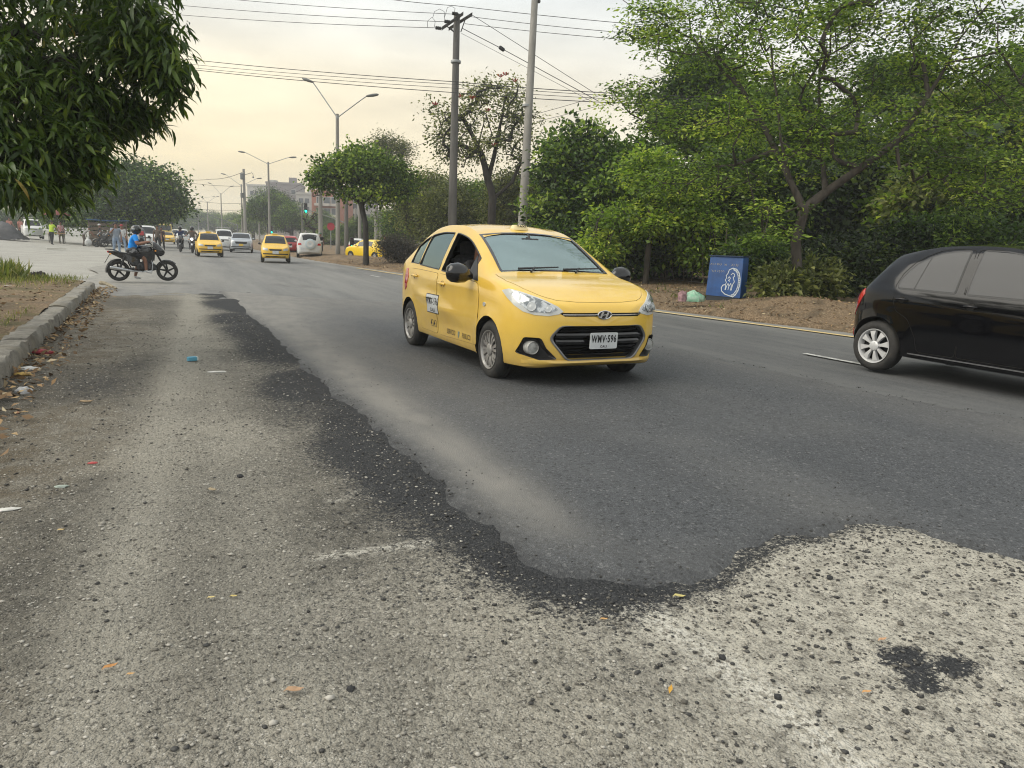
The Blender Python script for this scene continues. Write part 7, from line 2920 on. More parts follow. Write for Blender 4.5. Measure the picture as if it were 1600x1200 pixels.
def build_grass():
    r = np.random.RandomState(2)
    # grass at the end of the soil island
    P = []
    for (px, py, rx, ry, n, h) in ((30, 438, 60, 6, 900, .13), (90, 436, 40, 4, 500, .12), (15, 437, 18, 9, 420, .34), (118, 437, 12, 2, 120, .10)):
        q0 = G(px, py, .18)
        k = (q0 - Vector((0, 0, CAM_H))).dot(_f) / F_PX
        a = r.normal(size=(n, 2)) * .5
        for u, v in a:
            P.append((q0.x + u * rx * k, q0.y + v * 2.0 * (1 if h < .2 else .3), .18, h * (.5 + r.rand())))
    for (px, py) in ((10, 510), (35, 500), (60, 488)):
        q0 = G(px, py, .18)
        for j in range(110):
            P.append((q0.x + r.normal() * .22, q0.y + r.normal() * .22, .17, .05 + .05 * r.rand()))
    W = []
    for j in range(170):
        y = 6 + 26 * r.rand()
        u = .6 + 4 * r.rand()
        for k in range(14):
            W.append((right_edge(y) + u + .12 * r.normal(), y + .12 * r.normal(), .05 + .14 * sstep(.3, 2, u), .08 + .12 * r.rand()))
    W = np.array(W)
    Dw = r.normal(size=(len(W), 3)) * np.array([.6, .6, .1]) + np.array([0, 0, .8])
    leaves('weeds', W[:, :3], W[:, 3], .16, r.rand(len(W)), LF_OLIVE, 6, D=Dw)
    P = np.array(P)
    P = P[(P[:, 0] < -1.75) & (P[:, 1] < 19)]
    D = r.normal(size=(len(P), 3)) * np.array([.35, .35, .1]) + np.array([0, 0, 1])
    leaves('grass', P[:, :3], P[:, 3], .09, r.rand(len(P)), leaf_mat('grass_blades', [(0, (.07, .10, .02)), (.6, (.17, .20, .05)), (1, (.36, .32, .14))]), 4, D=D)


if not ONLY or 'trees' in ONLY:
    build_mango()
    build_right_trees()
    build_mid_trees()
    build_far_trees()
    build_grass()

# ------------------------------------------------------------------ poles, lights, wires
CONC = pm('pole_concrete', (.30, .285, .26), .85, c2=(.20, .19, .17), scale=3, bump=.3, bscale=30, stretch=(1, 1, .2))
CONCD = pm('pole_concrete_dark', (.15, .142, .13), .85, c2=(.09, .085, .08), scale=3, bump=.3, bscale=30, stretch=(1, 1, .2))
STEEL = pm('galvanised_steel', (.30, .31, .31), .5, metal=.4)
WIRE = pm('wire_black', (.02, .02, .02), .7)
WOODD = pm('crossarm_dark_wood', (.03, .027, .024), .8)
LAMPG = pm('lamp_head_grey', (.12, .125, .12), .5)
LAMPL = pm('lamp_glass', (.55, .55, .50), .2)


def straight_pole(name, label, base, top, r0, r1, mat=CONC, group=None, cat='pole'):
    t = thing(name, label, cat, base, 0, group)
    b = MB()
    v = Vector(top) - Vector(base)
    b.tube([Vector((0, 0, -.3)), v * .02, v * .5, v], [r0 * 1.02, r0, (r0 + r1) / 2, r1], 14)
    b.build('shaft', [mat], t, True, 60)
    return t


def street_lamp(label, tx, ty, d, arms, r=.13, curved=False):
    top = PX(tx, ty, d)
    base = Vector((top.x, top.y, 0.1 if top.x > 5 else 0))
    t = straight_pole('street_lamp', label, base, top, r, r * .62, CONC, 'double armed street lamps along the road', 'street lamp')
    h = top.z - base.z
    for k, (ax, ay) in enumerate(arms):
        e = PX(ax, ay, d) - base
        a = Vector((0, 0, h - .25))
        b = MB()
        if curved:
            pts = [a, a.lerp(e, .15) + Vector((0, 0, .45 * (e.z - a.z))), a.lerp(e, .5) + Vector((0, 0, .42 * (e.z - a.z))), e]
        else:
            pts = [a, a.lerp(e, .10) + Vector((0, 0, .02)), a.lerp(e, .82) + Vector((0, 0, .04)), e + Vector((0, 0, .02))]
        b.tube(pts, .035, 7)
        am = b.build('arm', [STEEL], t, True, 60)
        dr = (e - a)
        dr.z *= .25
        dr.normalize()
        sd = dr.cross(Vector((0, 0, 1))).normalized()
        up = sd.cross(dr)
        b = MB()
        rings = []
        for s_, w_, hh in ((-.08, .05, .04), (.02, .10, .07), (.35, .15, .10), (.62, .13, .08), (.74, .06, .04)):
            c = e + dr * s_
            rings.append([c + sd * (w_ * math.cos(q)) + up * (hh * math.sin(q)) for q in [2 * PI * i / 10 for i in range(10)]])
        b.loft(rings)
        lh = b.build('lamp_head', [LAMPG], am, True, 60)
    b = MB()
    b.lathe([(.09, h - .32), (.11, h - .30), (.11, h - .12), (.09, h - .10)], 10)
    b.build('collar', [STEEL], t)
    return t


def wire(label, pts, r=.014, name='power_line', cat='cable', n=14, sag=0.0):
    P = [Vector(p) for p in pts]
    o = P[0].copy()
    Q = []
    for a, b_ in zip(P[:-1], P[1:]):
        for i in range(n):
            t = i / n
            Q.append(a.lerp(b_, t) - Vector((0, 0, sag * 4 * t * (1 - t))) - o)
    Q.append(P[-1] - o)
    b = MB()
    b.tube(Q, r, 4)
    ob = b.build(name, [WIRE], None, True, 80)
    ob.location = o
    return tag(ob, label, cat, 'overhead lines crossing the sky')


def build_poles():
    street_lamp('tall double armed street lamp nearest the viewer, left of the small green street tree', 527, 178, 48, ((488, 128), (574, 150)), .16)
    street_lamp('double armed street lamp rising behind the right small yellow taxi', 419, 253, 84, ((382, 238), (453, 246)), .15)
    street_lamp('double armed street lamp close behind the concrete pole with the transformer', 376.8, 288, 118, ((352, 272.5), (402, 279)), .15)
    street_lamp('double armed street lamp above the silver SUV side of the left small taxi', 345, 302, 150, ((330, 287), (360, 291.5)), .15)
    street_lamp('double armed street lamp straight above the left small taxi', 323.8, 315, 190, ((309, 303), (338, 307.5)), .16)
    street_lamp('curved double armed street lamp beside the dark traffic light', 309, 326, 225, ((288, 302.5), (332, 307.5)), .16, True)
    street_lamp('farthest double armed street lamp, left of the dark traffic light', 299, 333, 285, ((285, 321.5), (312, 324)), .18, True)
    # power pole with the crossarm
    d = 35
    top = PX(714, 22, d)
    base = Vector((top.x, top.y, .1))
    t = straight_pole('power_pole', 'concrete power pole with slanting crossarms and insulators behind the taxi roof', base, top, .235, .15, CONCD)
    h = top.z - base.z
    f = lambda x, y, o=0: PX(x, y, d + o) - base
    for a, b_ in (((690, 45), (724, 21)), ((701, 45.5), (738, 22))):
        m = MB()
        p, q = f(*a, -.25 if a[0] == 690 else .3), f(*b_, -.25 if a[0] == 690 else .3)
        s_ = (q - p).cross(Vector((0, 0, 1))).normalized() * .06
        z = Vector((0, 0, .07))
        m.loft([[p + s_ + z, p - s_ + z, p - s_ - z, p + s_ - z], [q + s_ + z, q - s_ + z, q - s_ - z, q + s_ - z]])
        m.build('crossarm', [WOODD], t)
    m = MB()
    for a, b_ in (((704, 42), (709, 50)), ((727, 30), (720, 50)), ((697, 40), (708, 49))):
        m.tube([f(*a, -.2), f(*b_, -.2)], .025, 5)
    m.build('brace', [WOODD], t)
    for (x, y) in ((708, 21), (696, 33.5), (682, 43.5)):
        m = MB()
        for k in range(3):
            c = f(x + k * 3.0, y + .4 * k, -.3)
            m.lathe([(.02, -.05), (.075, -.04), (.085, 0), (.075, .03), (.02, .05)], 8, c, 'X')
        m.tube([f(x, y, -.3), f(x + 9, y + 1.2, -.3)], .02, 5)
        m.build('insulator', [WIRE], t)
    for pts in (((668, 43), (668, 33), (675, 27), (680, 33), (679, 42)), ((676, 28), (679, 18), (687, 14), (694, 18), (695, 32)), ((695, 26), (699, 12), (705, 9.5), (711, 13), (710, 20))):
        m = MB()
        m.tube([f(x, y, -.3) for x, y in pts], .012, 4)
        m.build('jumper_wire', [WIRE], t)
    m = MB()
    m.lathe([(.24, h - 2.2), (.25, h - 2.18), (.25, h - 2.1), (.24, h - 2.08)], 12)
    m.build('clamp', [STEEL], t)
    # tall pole leaning to the right
    d = 31
    base = PX(812, 425, d)
    base.z = .1
    top = PX(837, -25, d)
    t = straight_pole('leaning_pole', 'tall pale concrete pole leaning right, beside the flowering tree', base, top, .20, .135, CONC)
    b0 = Vector(base)
    m = MB()
    p = PX(823, 165, d) - b0
    m.lathe([(.175, -.05), (.19, -.04), (.19, .04), (.175, .05)], 12, p)
    m.build('clamp', [STEEL], t)
    m = MB()
    for y in (2, -3):
        q = PX(842, y, d) - b0
        m.ball(q, .08, 8, 5)
        m.tube([q, PX(835.5, y, d) - b0], .02, 5)
    m.build('insulator', [WIRE], t)
    # concrete pole with transformer far left
    d = 112
    top = PX(380.6, 264, d)
    base = Vector((top.x, top.y, 0))
    t = straight_pole('power_pole', 'far concrete pole carrying a small transformer, left of the grey apartment block', base, top, .26, .18, CONC)
    h = top.z
    m = MB()
    m.lathe([(.12, h - 1.6), (.30, h - 1.55), (.30, h - .7), (.12, h - .65)], 12, (-.25, -.2, 0))
    m.build('transformer', [LAMPG], t)
    m = MB()
    m.lathe([(.1, h - 4.3), (.24, h - 4.25), (.24, h - 3.6), (.1, h - 3.55)], 12, (-.35, -.2, 0))
    m.build('switch_box', [LAMPG], t)
    m = MB()
    m.tube([(0, 0, h - .9), (1.2, .2, h - .45), (1.35, .2, h - .6), (1.38, .2, h - 1.0)], .04, 6)
    m.ball((1.38, .2, h - 1.1), .14, 8, 5)
    m.build('lantern_arm', [LAMPG], t)
    # other concrete poles behind the street tree
    for px, ty, d, r, lab in ((500, 268, 62, .20, 'concrete pole with short crossarms in front of the red brick building'), (541, 290, 58, .18, 'darker concrete pole just right of the tall street lamp'),
                              (562, 312, 72, .19, 'concrete pole straight behind the yellow sedan roof'), (588, 300, 66, .20, 'thick concrete pole right of the slanting street tree trunk'), (594.5, 305, 70, .17, 'thin concrete pole touching the thick one, right of the street tree trunk'),
                              (555.5, 325, 90, .16, 'slim far pole left of the yellow sedan'), (404, 315, 125, .14, 'slim grey pole in front of the hazy broad tree'), (472, 318, 105, .16, 'pole beside the green traffic light over the verge')):
        top = PX(px, ty, d)
        base = Vector((top.x, top.y, 0))
        t = straight_pole('concrete_pole', lab, base, top, r, r * .7, CONCD if px in (541, 472) else CONC, 'concrete poles along the verge')
        if px == 500:
            for y in (282, 292, 304):
                m = MB()
                a, b_ = PX(489, y + 3, d) - base, PX(511, y - 2, d) - base
                m.tube([a, b_], .05, 5)
                for k in (0, .3, .7, 1):
                    q = a.lerp(b_, k)
                    m.tube([q, q + Vector((0, 0, .25))], .05, 5)
                m.build('crossarm', [WOODD], t)
    # wires
    Dp = 35
    q = PX
    wire('uppermost line passing just above the power pole from top edge toward the spreading tree', [q(560, -8, 36), q(712, 9, 35), q(1090, 46, 31)], sag=.05)
    wire('line leaving the power pole crossarm to the right, upper of two', [q(735, 26, 35), q(1100, 60, 30)], sag=.08)
    wire('line leaving the power pole crossarm to the right, lower of two', [q(726, 37, 35), q(1100, 70, 30)], sag=.08)
    wire('top line reaching the power pole from the left', [q(200, -18, 44), q(708, 22, 34.7)], sag=.15)
    wire('middle line reaching the power pole from the left', [q(180, -2, 44), q(696, 34, 34.7)], sag=.15)
    wire('lowest line reaching the power pole insulators from the left', [q(180, 14, 44), q(682, 43.5, 34.7)], sag=.15)
    for k, (a, c, e, lab) in enumerate(((82, 128, 153, 'uppermost cable of the low bundle behind the lamp arms'), (90, 132, 157, 'second cable of the low bundle behind the lamp arms'), (95, 138, 161, 'third cable of the low bundle, below the second'), (97, 145, 166, 'lowest cable of the low bundle, sagging most'))):
        wire(lab, [q(200, a, 47), q(714, c, 34.4), q(1180, e, 30)], r=.02 if k in (0, 3) else .014, sag=.12)
    wire('guy wire running down from the crossarm tip to the right behind the leaning pole', [q(737, 23, 35), q(930, 146, 34)], r=.014)
    wire('doubled cable running down to the right with a small black splice box', [q(722, 44, 35), q(784, 76, 34.8), q(935, 158, 34)], r=.018)
    wire('thin cable below the doubled one running down to the right', [q(721, 52, 35), q(935, 164, 33)], r=.011)
    o = tag(MB().box((0, 0, 0), (.30, .14, .16), ry=rad(25), bev=.03).build('splice_box', [WIRE]), 'small black splice box hanging on the cable right of the power pole', 'box')
    o.location = q(784, 76, 34.8)
    for k, (a, b_, e, f_, lab) in enumerate(((838, 178, 1050, 110, 'thin line rising to the right behind the dark round tree, upper'), (838, 190, 1070, 124, 'thin line rising to the right behind the dark round tree, lower'))):
        wire(lab, [q(a, b_, 40), q(e, f_, 38)], r=.013, sag=.1)
    wire('far thin line from the shade tree to the transformer pole', [q(265, 276, 120), q(330, 280, 116), q(381, 268, 112)], r=.035, sag=.3)
    wire('far thin line sagging above the left small taxi lamp posts', [q(268, 281, 130), q(378, 291, 118)], r=.035, sag=.3)
    wire('far thin line below, crossing the lamp posts', [q(278, 309, 160), q(378, 318, 150)], r=.04, sag=.4)
    wire('far thin line lowest of those crossing the lamp posts', [q(278, 322, 170), q(378, 328, 160)], r=.04, sag=.4)
    wire('thin line climbing from the grey apartment block to the street tree crown', [q(440, 300, 120), q(500, 268, 62)], r=.02, sag=.3)
    wire('second thin line climbing toward the street tree crown', [q(452, 303, 120), q(500, 275, 62)], r=.02, sag=.3)
    wire('thin line rising from the street tree to the flowering tree', [q(590, 240, 60), q(714, 200, 36)], r=.014, sag=.3)


SIGB = pm('signal_black', (.015, .016, .016), .6)
GRN = pm('signal_green_lit', (.02, .9, .55), .4, emit=1.6)
OFFL = pm('signal_lens_off', (.05, .02, .02), .3)


def signal_head(par, c, s=1.0, green=True, rz=0.0, lit=True):
    """three lens signal facing -y"""
    M = Matrix.Rotation(rz, 3, 'Z')
    b = MB()
    b.box(c, (.34 * s, .22 * s, 1.0 * s), rz=rz, bev=.04 * s)
    hd = b.build('signal_head', [SIGB], par)
    for k in range(3):
        p = Vector(c) + M @ Vector((0, -.115 * s, (.32 - .32 * k) * s))
        b = MB()
        b.lathe([(.125 * s, 0), (.12 * s, -.015 * s), (.01, -.03 * s)], 14, p, 'Y')
        b.build('lens', [GRN if (k == 2 and green and lit) else OFFL], hd)
        b = MB()
        b.lathe([(.14 * s, .0), (.14 * s, -.2 * s), (.128 * s, -.2 * s), (.128 * s, 0)], 12, p, 'Y', 0, False, -.3, PI + .3)
        b.build('visor', [SIGB], hd)


def build_signals():
    d = 88
    top = PX(541, 349, d)
    base = Vector((top.x, top.y, 0))
    t = thing('traffic_light', 'green traffic light on a long slanting mast arm in front of the red brick building', 'traffic light', base)
    b = MB()
    b.tube([(0, 0, 0), top - base + Vector((0, 0, .4))], [.11, .08], 8)
    b.build('mast', [LAMPG], t)
    b = MB()
    e = PX(481, 328, d - 4) - base
    b.tube([top - base, (top - base).lerp(e, .5) + Vector((0, 0, .05)), e], [.07, .055, .04], 6)
    b.build('mast_arm', [STEEL], t)
    signal_head(t, PX(477.5, 325, d - 4) - base, 1.15)
    d = 140
    top = PX(371, 352, d)
    base = Vector((top.x, top.y, 0))
    t = thing('traffic_light', 'dark edge-on traffic light at the tip of the far mast arm', 'traffic light', base)
    b = MB()
    b.tube([(0, 0, 0), top - base], [.13, .10], 8)
    b.build('mast', [LAMPG], t)
    b = MB()
    e = PX(306, 329, d) - base
    b.tube([top - base, (top - base).lerp(e, .5), e], [.10, .07, .05], 6)
    b.build('mast_arm', [LAMPG], t)
    signal_head(t, PX(302, 325.8, d) - base, .95, False, rad(80))
    signal_head(t, PX(306.5, 329.5, d) - base, .62, False, rad(10))
    d = 96
    p = PX(424, 359, d)
    base = Vector((p.x, p.y, 0))
    t = thing('traffic_light', 'green traffic light on a short post above the roof of the right small taxi', 'traffic light', base)
    b = MB()
    b.tube([(.1, .15, 0), (.1, .15, p.z + .4)], .06, 8)
    b.build('mast', [LAMPG], t)
    signal_head(t, p - base, 1.0)
    d = 52
    p = PX(549.5, 380, d)
    base = Vector((p.x, p.y, .1))
    t = thing('traffic_light', 'green traffic light on a low post left of the yellow sedan', 'traffic light', base)
    b = MB()
    b.tube([(.05, .12, 0), (.05, .12, p.z + .3)], .05, 8)
    b.build('mast', [SIGB], t)
    signal_head(t, p - base, .8)
    # red sign on a post
    d = 70
    p = PX(517, 354, d)
    base = Vector((p.x, p.y, 0))
    t = thing('road_sign', 'small red sign on a thin post between the two nearest concrete poles', 'sign', base)
    b = MB()
    b.tube([(0, .05, 0), (0, .05, p.z + .3)], .04, 6)
    b.build('post', [STEEL], t)
    b = MB()
    b.lathe([(.36, -.01), (.38, -.015), (.38, .015), (.36, .02)], 8, (0, 0, p.z), 'Y')
    b.build('sign_face', [pm('sign_red', (.42, .03, .05), .5)], t)


# ------------------------------------------------------------------ buildings far off
def building(name, label, d, px0, px1, ty, depth, wall, cols, rows, rz=0.0, wc=None, win=(1.1, 1.2), margin=.1, roof=True, base_y=None, frame=True, blank=()):
    a, b_ = PX(px0, ty, d), PX(px1, ty, d)
    c = (a + b_) / 2
    W = (b_ - a).length
    H = (a.z + b_.z) / 2
    az = math.atan2(b_.y - a.y, b_.x - a.x)
    t = thing(name, label, 'building', (c.x, c.y, 0), az + rz)
    MB().box((0, depth / 2, H / 2), (W, depth, H)).build('wall', [wall], t)
    if roof:
        r_ = MB().box((0, depth / 2, H + .25), (W + .3, depth + .3, .5)).build('parapet', [wall], t)
        MB().box((W * .2, depth * .5, H + 1.3), (W * .22, 2.5, 1.7)).build('water_tank_hut', [wall], t)
    FR = pm('window_frame_pale', (.42, .41, .39), .6)
    for i in range(cols):
        for j in range(rows):
            if (i, j) in blank:
                continue
            x = -W / 2 + W * margin + (W * (1 - 2 * margin)) * (i + .5) / cols
            z = H * .10 + (H * .86) * (j + .5) / rows
            f = MB()
            w_, h_ = win
            for cx_, cz_, ww, hh in ((x, z + h_ / 2, w_ + .16, .1), (x, z - h_ / 2, w_ + .16, .1), (x - w_ / 2, z, .1, h_), (x + w_ / 2, z, .1, h_)):
                f.box((cx_, -.03, cz_), (ww, .12, hh))
            fo = f.build('window', [FR], t)
            MB().box((x, -.012, z), (w_ - .06, .02, h_ - .06)).build('pane', [pm('far_window_dark', (.06, .065, .075), .15, spec=.8)], fo)
            if frame:
                MB().box((x, -.45, z - h_ / 2 - .25), (w_ + .5, .9, .5)).build('balcony', [wc or wall], t)
    return t


def build_buildings():
    GW = pm('apartment_grey_mauve', (.27, .245, .25), .85, c2=(.23, .21, .215), scale=.3)
    GP = pm('apartment_pale_grey', (.42, .41, .38), .85, c2=(.36, .35, .33), scale=.3)
    BR = pm('brick_red', (.34, .135, .085), .85, c2=(.27, .11, .075), scale=.6)
    BP = pm('brick_building_panel', (.44, .40, .36), .85)
    building('apartment_block', 'pale left wing of the grey apartment block behind the hazy broad tree', 200, 385, 424, 291, 12, GP, 4, 5, rad(-8), frame=False)
    building('apartment_block', 'tall grey mauve apartment block with almost blank side wall above the hazy trees', 185, 417, 470, 288, 14, GW, 3, 5, rad(12), frame=False, blank=[(1, j) for j in range(5)] + [(2, 0), (2, 2), (0, 3)])
    building('apartment_block', 'narrow pale block between the grey apartment block and the red brick building', 175, 463, 487, 304, 10, GP, 2, 5, rad(4), frame=False)
    building('brick_building', 'red brick apartment building with pale balconies behind the green traffic light', 150, 487, 535, 301, 12, BR, 3, 4, rad(2), wc=BP, win=(1.3, 1.3), margin=.14)
    building('apartment_block', 'cream building half hidden by the street tree, right of the red brick building', 165, 534, 585, 312, 12, GP, 4, 4, rad(6), frame=False)


# ------------------------------------------------------------------ people and things by the left lot
def build_people():
    def walk(h, s=18, arms=((14, 7, 30), (-14, 7, 8))):
        return figure(h, legs=((s, s - 8), (-s * .7, -s * 1.2)), arms=arms)

    def stand(h, arms=((4, 8, 12), (2, 8, 10))):
        return figure(h, legs=((3, 0), (-3, -2)), arms=arms)

    def P_(lab, px, py, rz, fig, mats, h=1.7, Y=None, **k):
        p = on_ground(px, py) if Y is None else AT(px, py, Y)
        z = ground_z(p.x, p.y)
        return person(lab, (p.x, p.y, z - .03), rad(rz), fig, mats, h, **k)
    P_('man in grey shirt and light jeans, hand raised to his ear, behind the motorcycle', 183, 397.5, -80, figure(1.70, legs=((10, 2), (-7, -14)), arms=((6, 8, 14), (30, 22, 150, -30))), [SKIN, GREYC, JEANS, SHOE], 1.70)
    P_('person in white shirt with red cap close behind the man in jeans', 192, 392, -70, walk(1.68), [SKIN, WHITEC, JEANS, SHOE], 1.68, cap=REDC)
    p = on_ground(221.5, 395.5)
    t = P_('person with red and grey backpack walking away behind the motorcycle handlebar', 221.5, 395.5, 100, walk(1.66), [SKIN, GREYC, DARKC, SHOE], 1.66)
    bp = tag(MB().box((0, 0, 0), (.20, .34, .48), bev=.07).box((-.11, 0, -.05), (.07, .24, .24), bev=.03, mi=1).build('backpack', [pm('backpack_grey', (.16, .16, .17), .8), pm('backpack_red', (.42, .05, .06), .8)]), 'red and grey backpack on the back of the walking person', 'bag')
    bp.matrix_world = Matrix.Translation((p.x, p.y, 1.20)) @ Matrix.Rotation(rad(100), 4, 'Z') @ Matrix.Translation((-.20, 0, 0))
    P_('person in dark brown top walking at the road edge, left of the dark pair', 247, 392, -85, walk(1.75), [SKIN, BROWNC, DARKC, SHOE], 1.75)
    P_('person in dark maroon top walking at the road edge, right of the dark pair', 253.5, 390, -95, walk(1.68, -16), [SKIN, cloth('maroon', (.07, .035, .035)), DARKC, SHOE], 1.68)
    P_('worker in lime yellow shirt and dark trousers beside the parked white van', 81, 375.5, 60, figure(1.72, lean=12, legs=((12, 4), (-8, -12)), arms=((35, 10, 60), (28, 10, 55))), [SKIN, HIVIS, DARKC, SHOE], 1.72, Y=64)
    P_('person in red checked shirt standing under the red parasol', 96, 373.5, -60, stand(1.7), [SKIN, CHECK, BROWNC, SHOE], 1.7, Y=69)
    P_('person in salmon shirt standing left of the white van, nearer to it', 33, 371, -40, stand(1.72), [SKIN, PINKC, DARKC, SHOE], 1.72, Y=80)
    P_('person in salmon shirt standing at the far left behind the tarp', 16, 371, -60, stand(1.70, ((10, 15, 60), (2, 8, 10))), [SKIN, PINKC, NAVY, SHOE], 1.70, Y=82)
    P_('person in pale shirt bending over beside the white sack under the shade tree', 131, 380, 0, figure(1.66, lean=42, legs=((18, -4), (6, -12)), arms=((55, 6, 40), (50, 6, 35)), head=(45, 0)), [SKIN, cloth('pale_grey', (.42, .41, .39)), BROWNC, SHOE], 1.66, Y=66)
    P_('person with white cap and dark clothes at the stall right of the pale trunk', 157, 381, 10, stand(1.72), [SKIN, DARKC, DARKC, SHOE], 1.72, Y=66, cap=WHITEC)
    P_('person in dark clothes standing at the foot of the concrete pole before the brick building', 501, 398, -90, stand(1.7), [SKIN, DARKC, DARKC, SHOE], 1.7, cap=cloth('green_cap', (.05, .16, .10)))
    P_('person in white top and orange shorts behind the yellow sedan', 602, 406, 200, stand(1.62), [SKIN, WHITEC, cloth('orange', (.5, .13, .04)), SHOE], 1.62, Y=52)
    # red parasol, table, stall
    p = AT(94, 374, 70)
    z = ground_z(p.x, p.y)
    t = thing('parasol', 'dull red parasol standing right of the worker in lime yellow', 'parasol', (p.x, p.y, z))
    b = MB()
    b.lathe([(1.15, 2.15), (.6, 2.42), (.04, 2.6)], 8, (0, 0, 0), 'Z', 0, False)
    b.lathe([(1.13, 2.13), (.6, 2.38), (.04, 2.56)], 8, (0, 0, 0), 'Z', 0, False)
    b.build('canopy', [cloth('parasol_red', (.22, .06, .05))], t, False)
    MB().tube([(0, 0, 0), (0, 0, 2.6)], .03, 8).build('pole', [STEEL], t)
    p = AT(89, 374, 68)
    t = thing('table', 'small yellowish table beside the worker in lime yellow', 'table', (p.x, p.y, ground_z(p.x, p.y)), .3)
    MB().box((0, 0, .72), (1.1, .7, .05)).build('tabletop', [pm('table_ochre', (.40, .27, .12), .7)], t)
    for x in (-.48, .48):
        for y in (-.28, .28):
            MB().box((x, y, .35), (.05, .05, .70)).build('leg', [BARK], t)
    p = AT(170, 381.5, 68)
    z = ground_z(p.x, p.y)
    t = thing('market_stall', 'wooden market stall with board shelves and blue tarp under the shade tree', 'stall', (p.x, p.y, z), .1)
    WD = pm('stall_board', (.22, .17, .12), .85, c2=(.13, .10, .075), scale=5, stretch=(1, 6, 6))
    for x in (-1.3, 1.3):
        for y in (-.6, .6):
            MB().box((x, y, 1.0), (.09, .09, 2.0)).build('post', [WD], t)
    for k in range(5):
        MB().box((0, -.55 - .012 * (k % 2), .35 + .33 * k), (2.6, .05, .24)).build('board', [WD], t)
    for zz in (.6, 1.1, 1.6):
        MB().box((0, .05, zz), (2.5, 1.0, .04)).build('shelf', [WD], t)
    b = MB()
    b.loft([[(-1.5, -.9, 1.98), (-1.5, .9, 2.12), (-1.5, .9, 2.15), (-1.5, -.9, 2.01)], [(0, -.95, 1.92), (0, .9, 2.06), (0, .9, 2.09), (0, -.95, 1.95)], [(1.5, -.9, 1.99), (1.5, .9, 2.13), (1.5, .9, 2.16), (1.5, -.9, 2.02)]])
    b.build('tarp_roof', [cloth('tarp_blue', (.04, .12, .25))], t)
    for k, (px, py, Y, rz, lab) in enumerate(((166, 383, 62, 170, 'parked dark motorcycle in front of the market stall, left one'), (178, 382.5, 62, 195, 'parked dark motorcycle in front of the market stall, right one'))):
        p = AT(px, py, Y)
        build_motorcycle(lab, (p.x, p.y, ground_z(p.x, p.y)), rad(rz), MBLK, REDL, 'motorcycles parked at the stall')
    p = AT(138, 381, 64)
    b = MB()
    b.ball((0, 0, .28), .3, 10, 7, 0, (.8, .8, 1))
    b.tube([(0, 0, .5), (.03, 0, .66), (.08, 0, .72)], [.1, .04, .09], 8)
    o = tag(b.build('sack', [pm('sack_white', (.55, .56, .55), .8, c2=(.42, .42, .42), scale=5, bump=.5)]), 'white sack on the ground left of the pale trunk', 'sack')
    o.location = (p.x, p.y, ground_z(p.x, p.y))
    # tarp covered heap
    p = AT(-4, 373, 68)
    b = MB()
    r = np.random.RandomState(3)
    n, m = 20, 12
    vs, fs = [], []
    for i in range(n + 1):
        for j in range(m + 1):
            u, v = i / n * 2 - 1, j / m * 2 - 1
            h = 1.15 * max(0, 1 - (abs(u)**2.4))**.8 * max(0, 1 - abs(v)**2.5)**.8 * (1 + .18 * math.sin(5 * u + 2 * v)) + .04 * r.normal()
            vs.append((u * 1.9, v * 1.3, max(h, -.02)))
    for i in range(n):
        for j in range(m):
            fs.append((i * (m + 1) + j, (i + 1) * (m + 1) + j, (i + 1) * (m + 1) + j + 1, i * (m + 1) + j + 1))
    b.add(vs, fs)
    o = tag(b.build('tarp_heap', [pm('tarp_dark', (.03, .03, .034), .6, c2=(.06, .06, .065), scale=3, bump=.6, bscale=4)], None, True, 60), 'heap under a dark tarp left of the parked white van', 'heap')
    o.location = (p.x, p.y, ground_z(p.x, p.y) - .03)


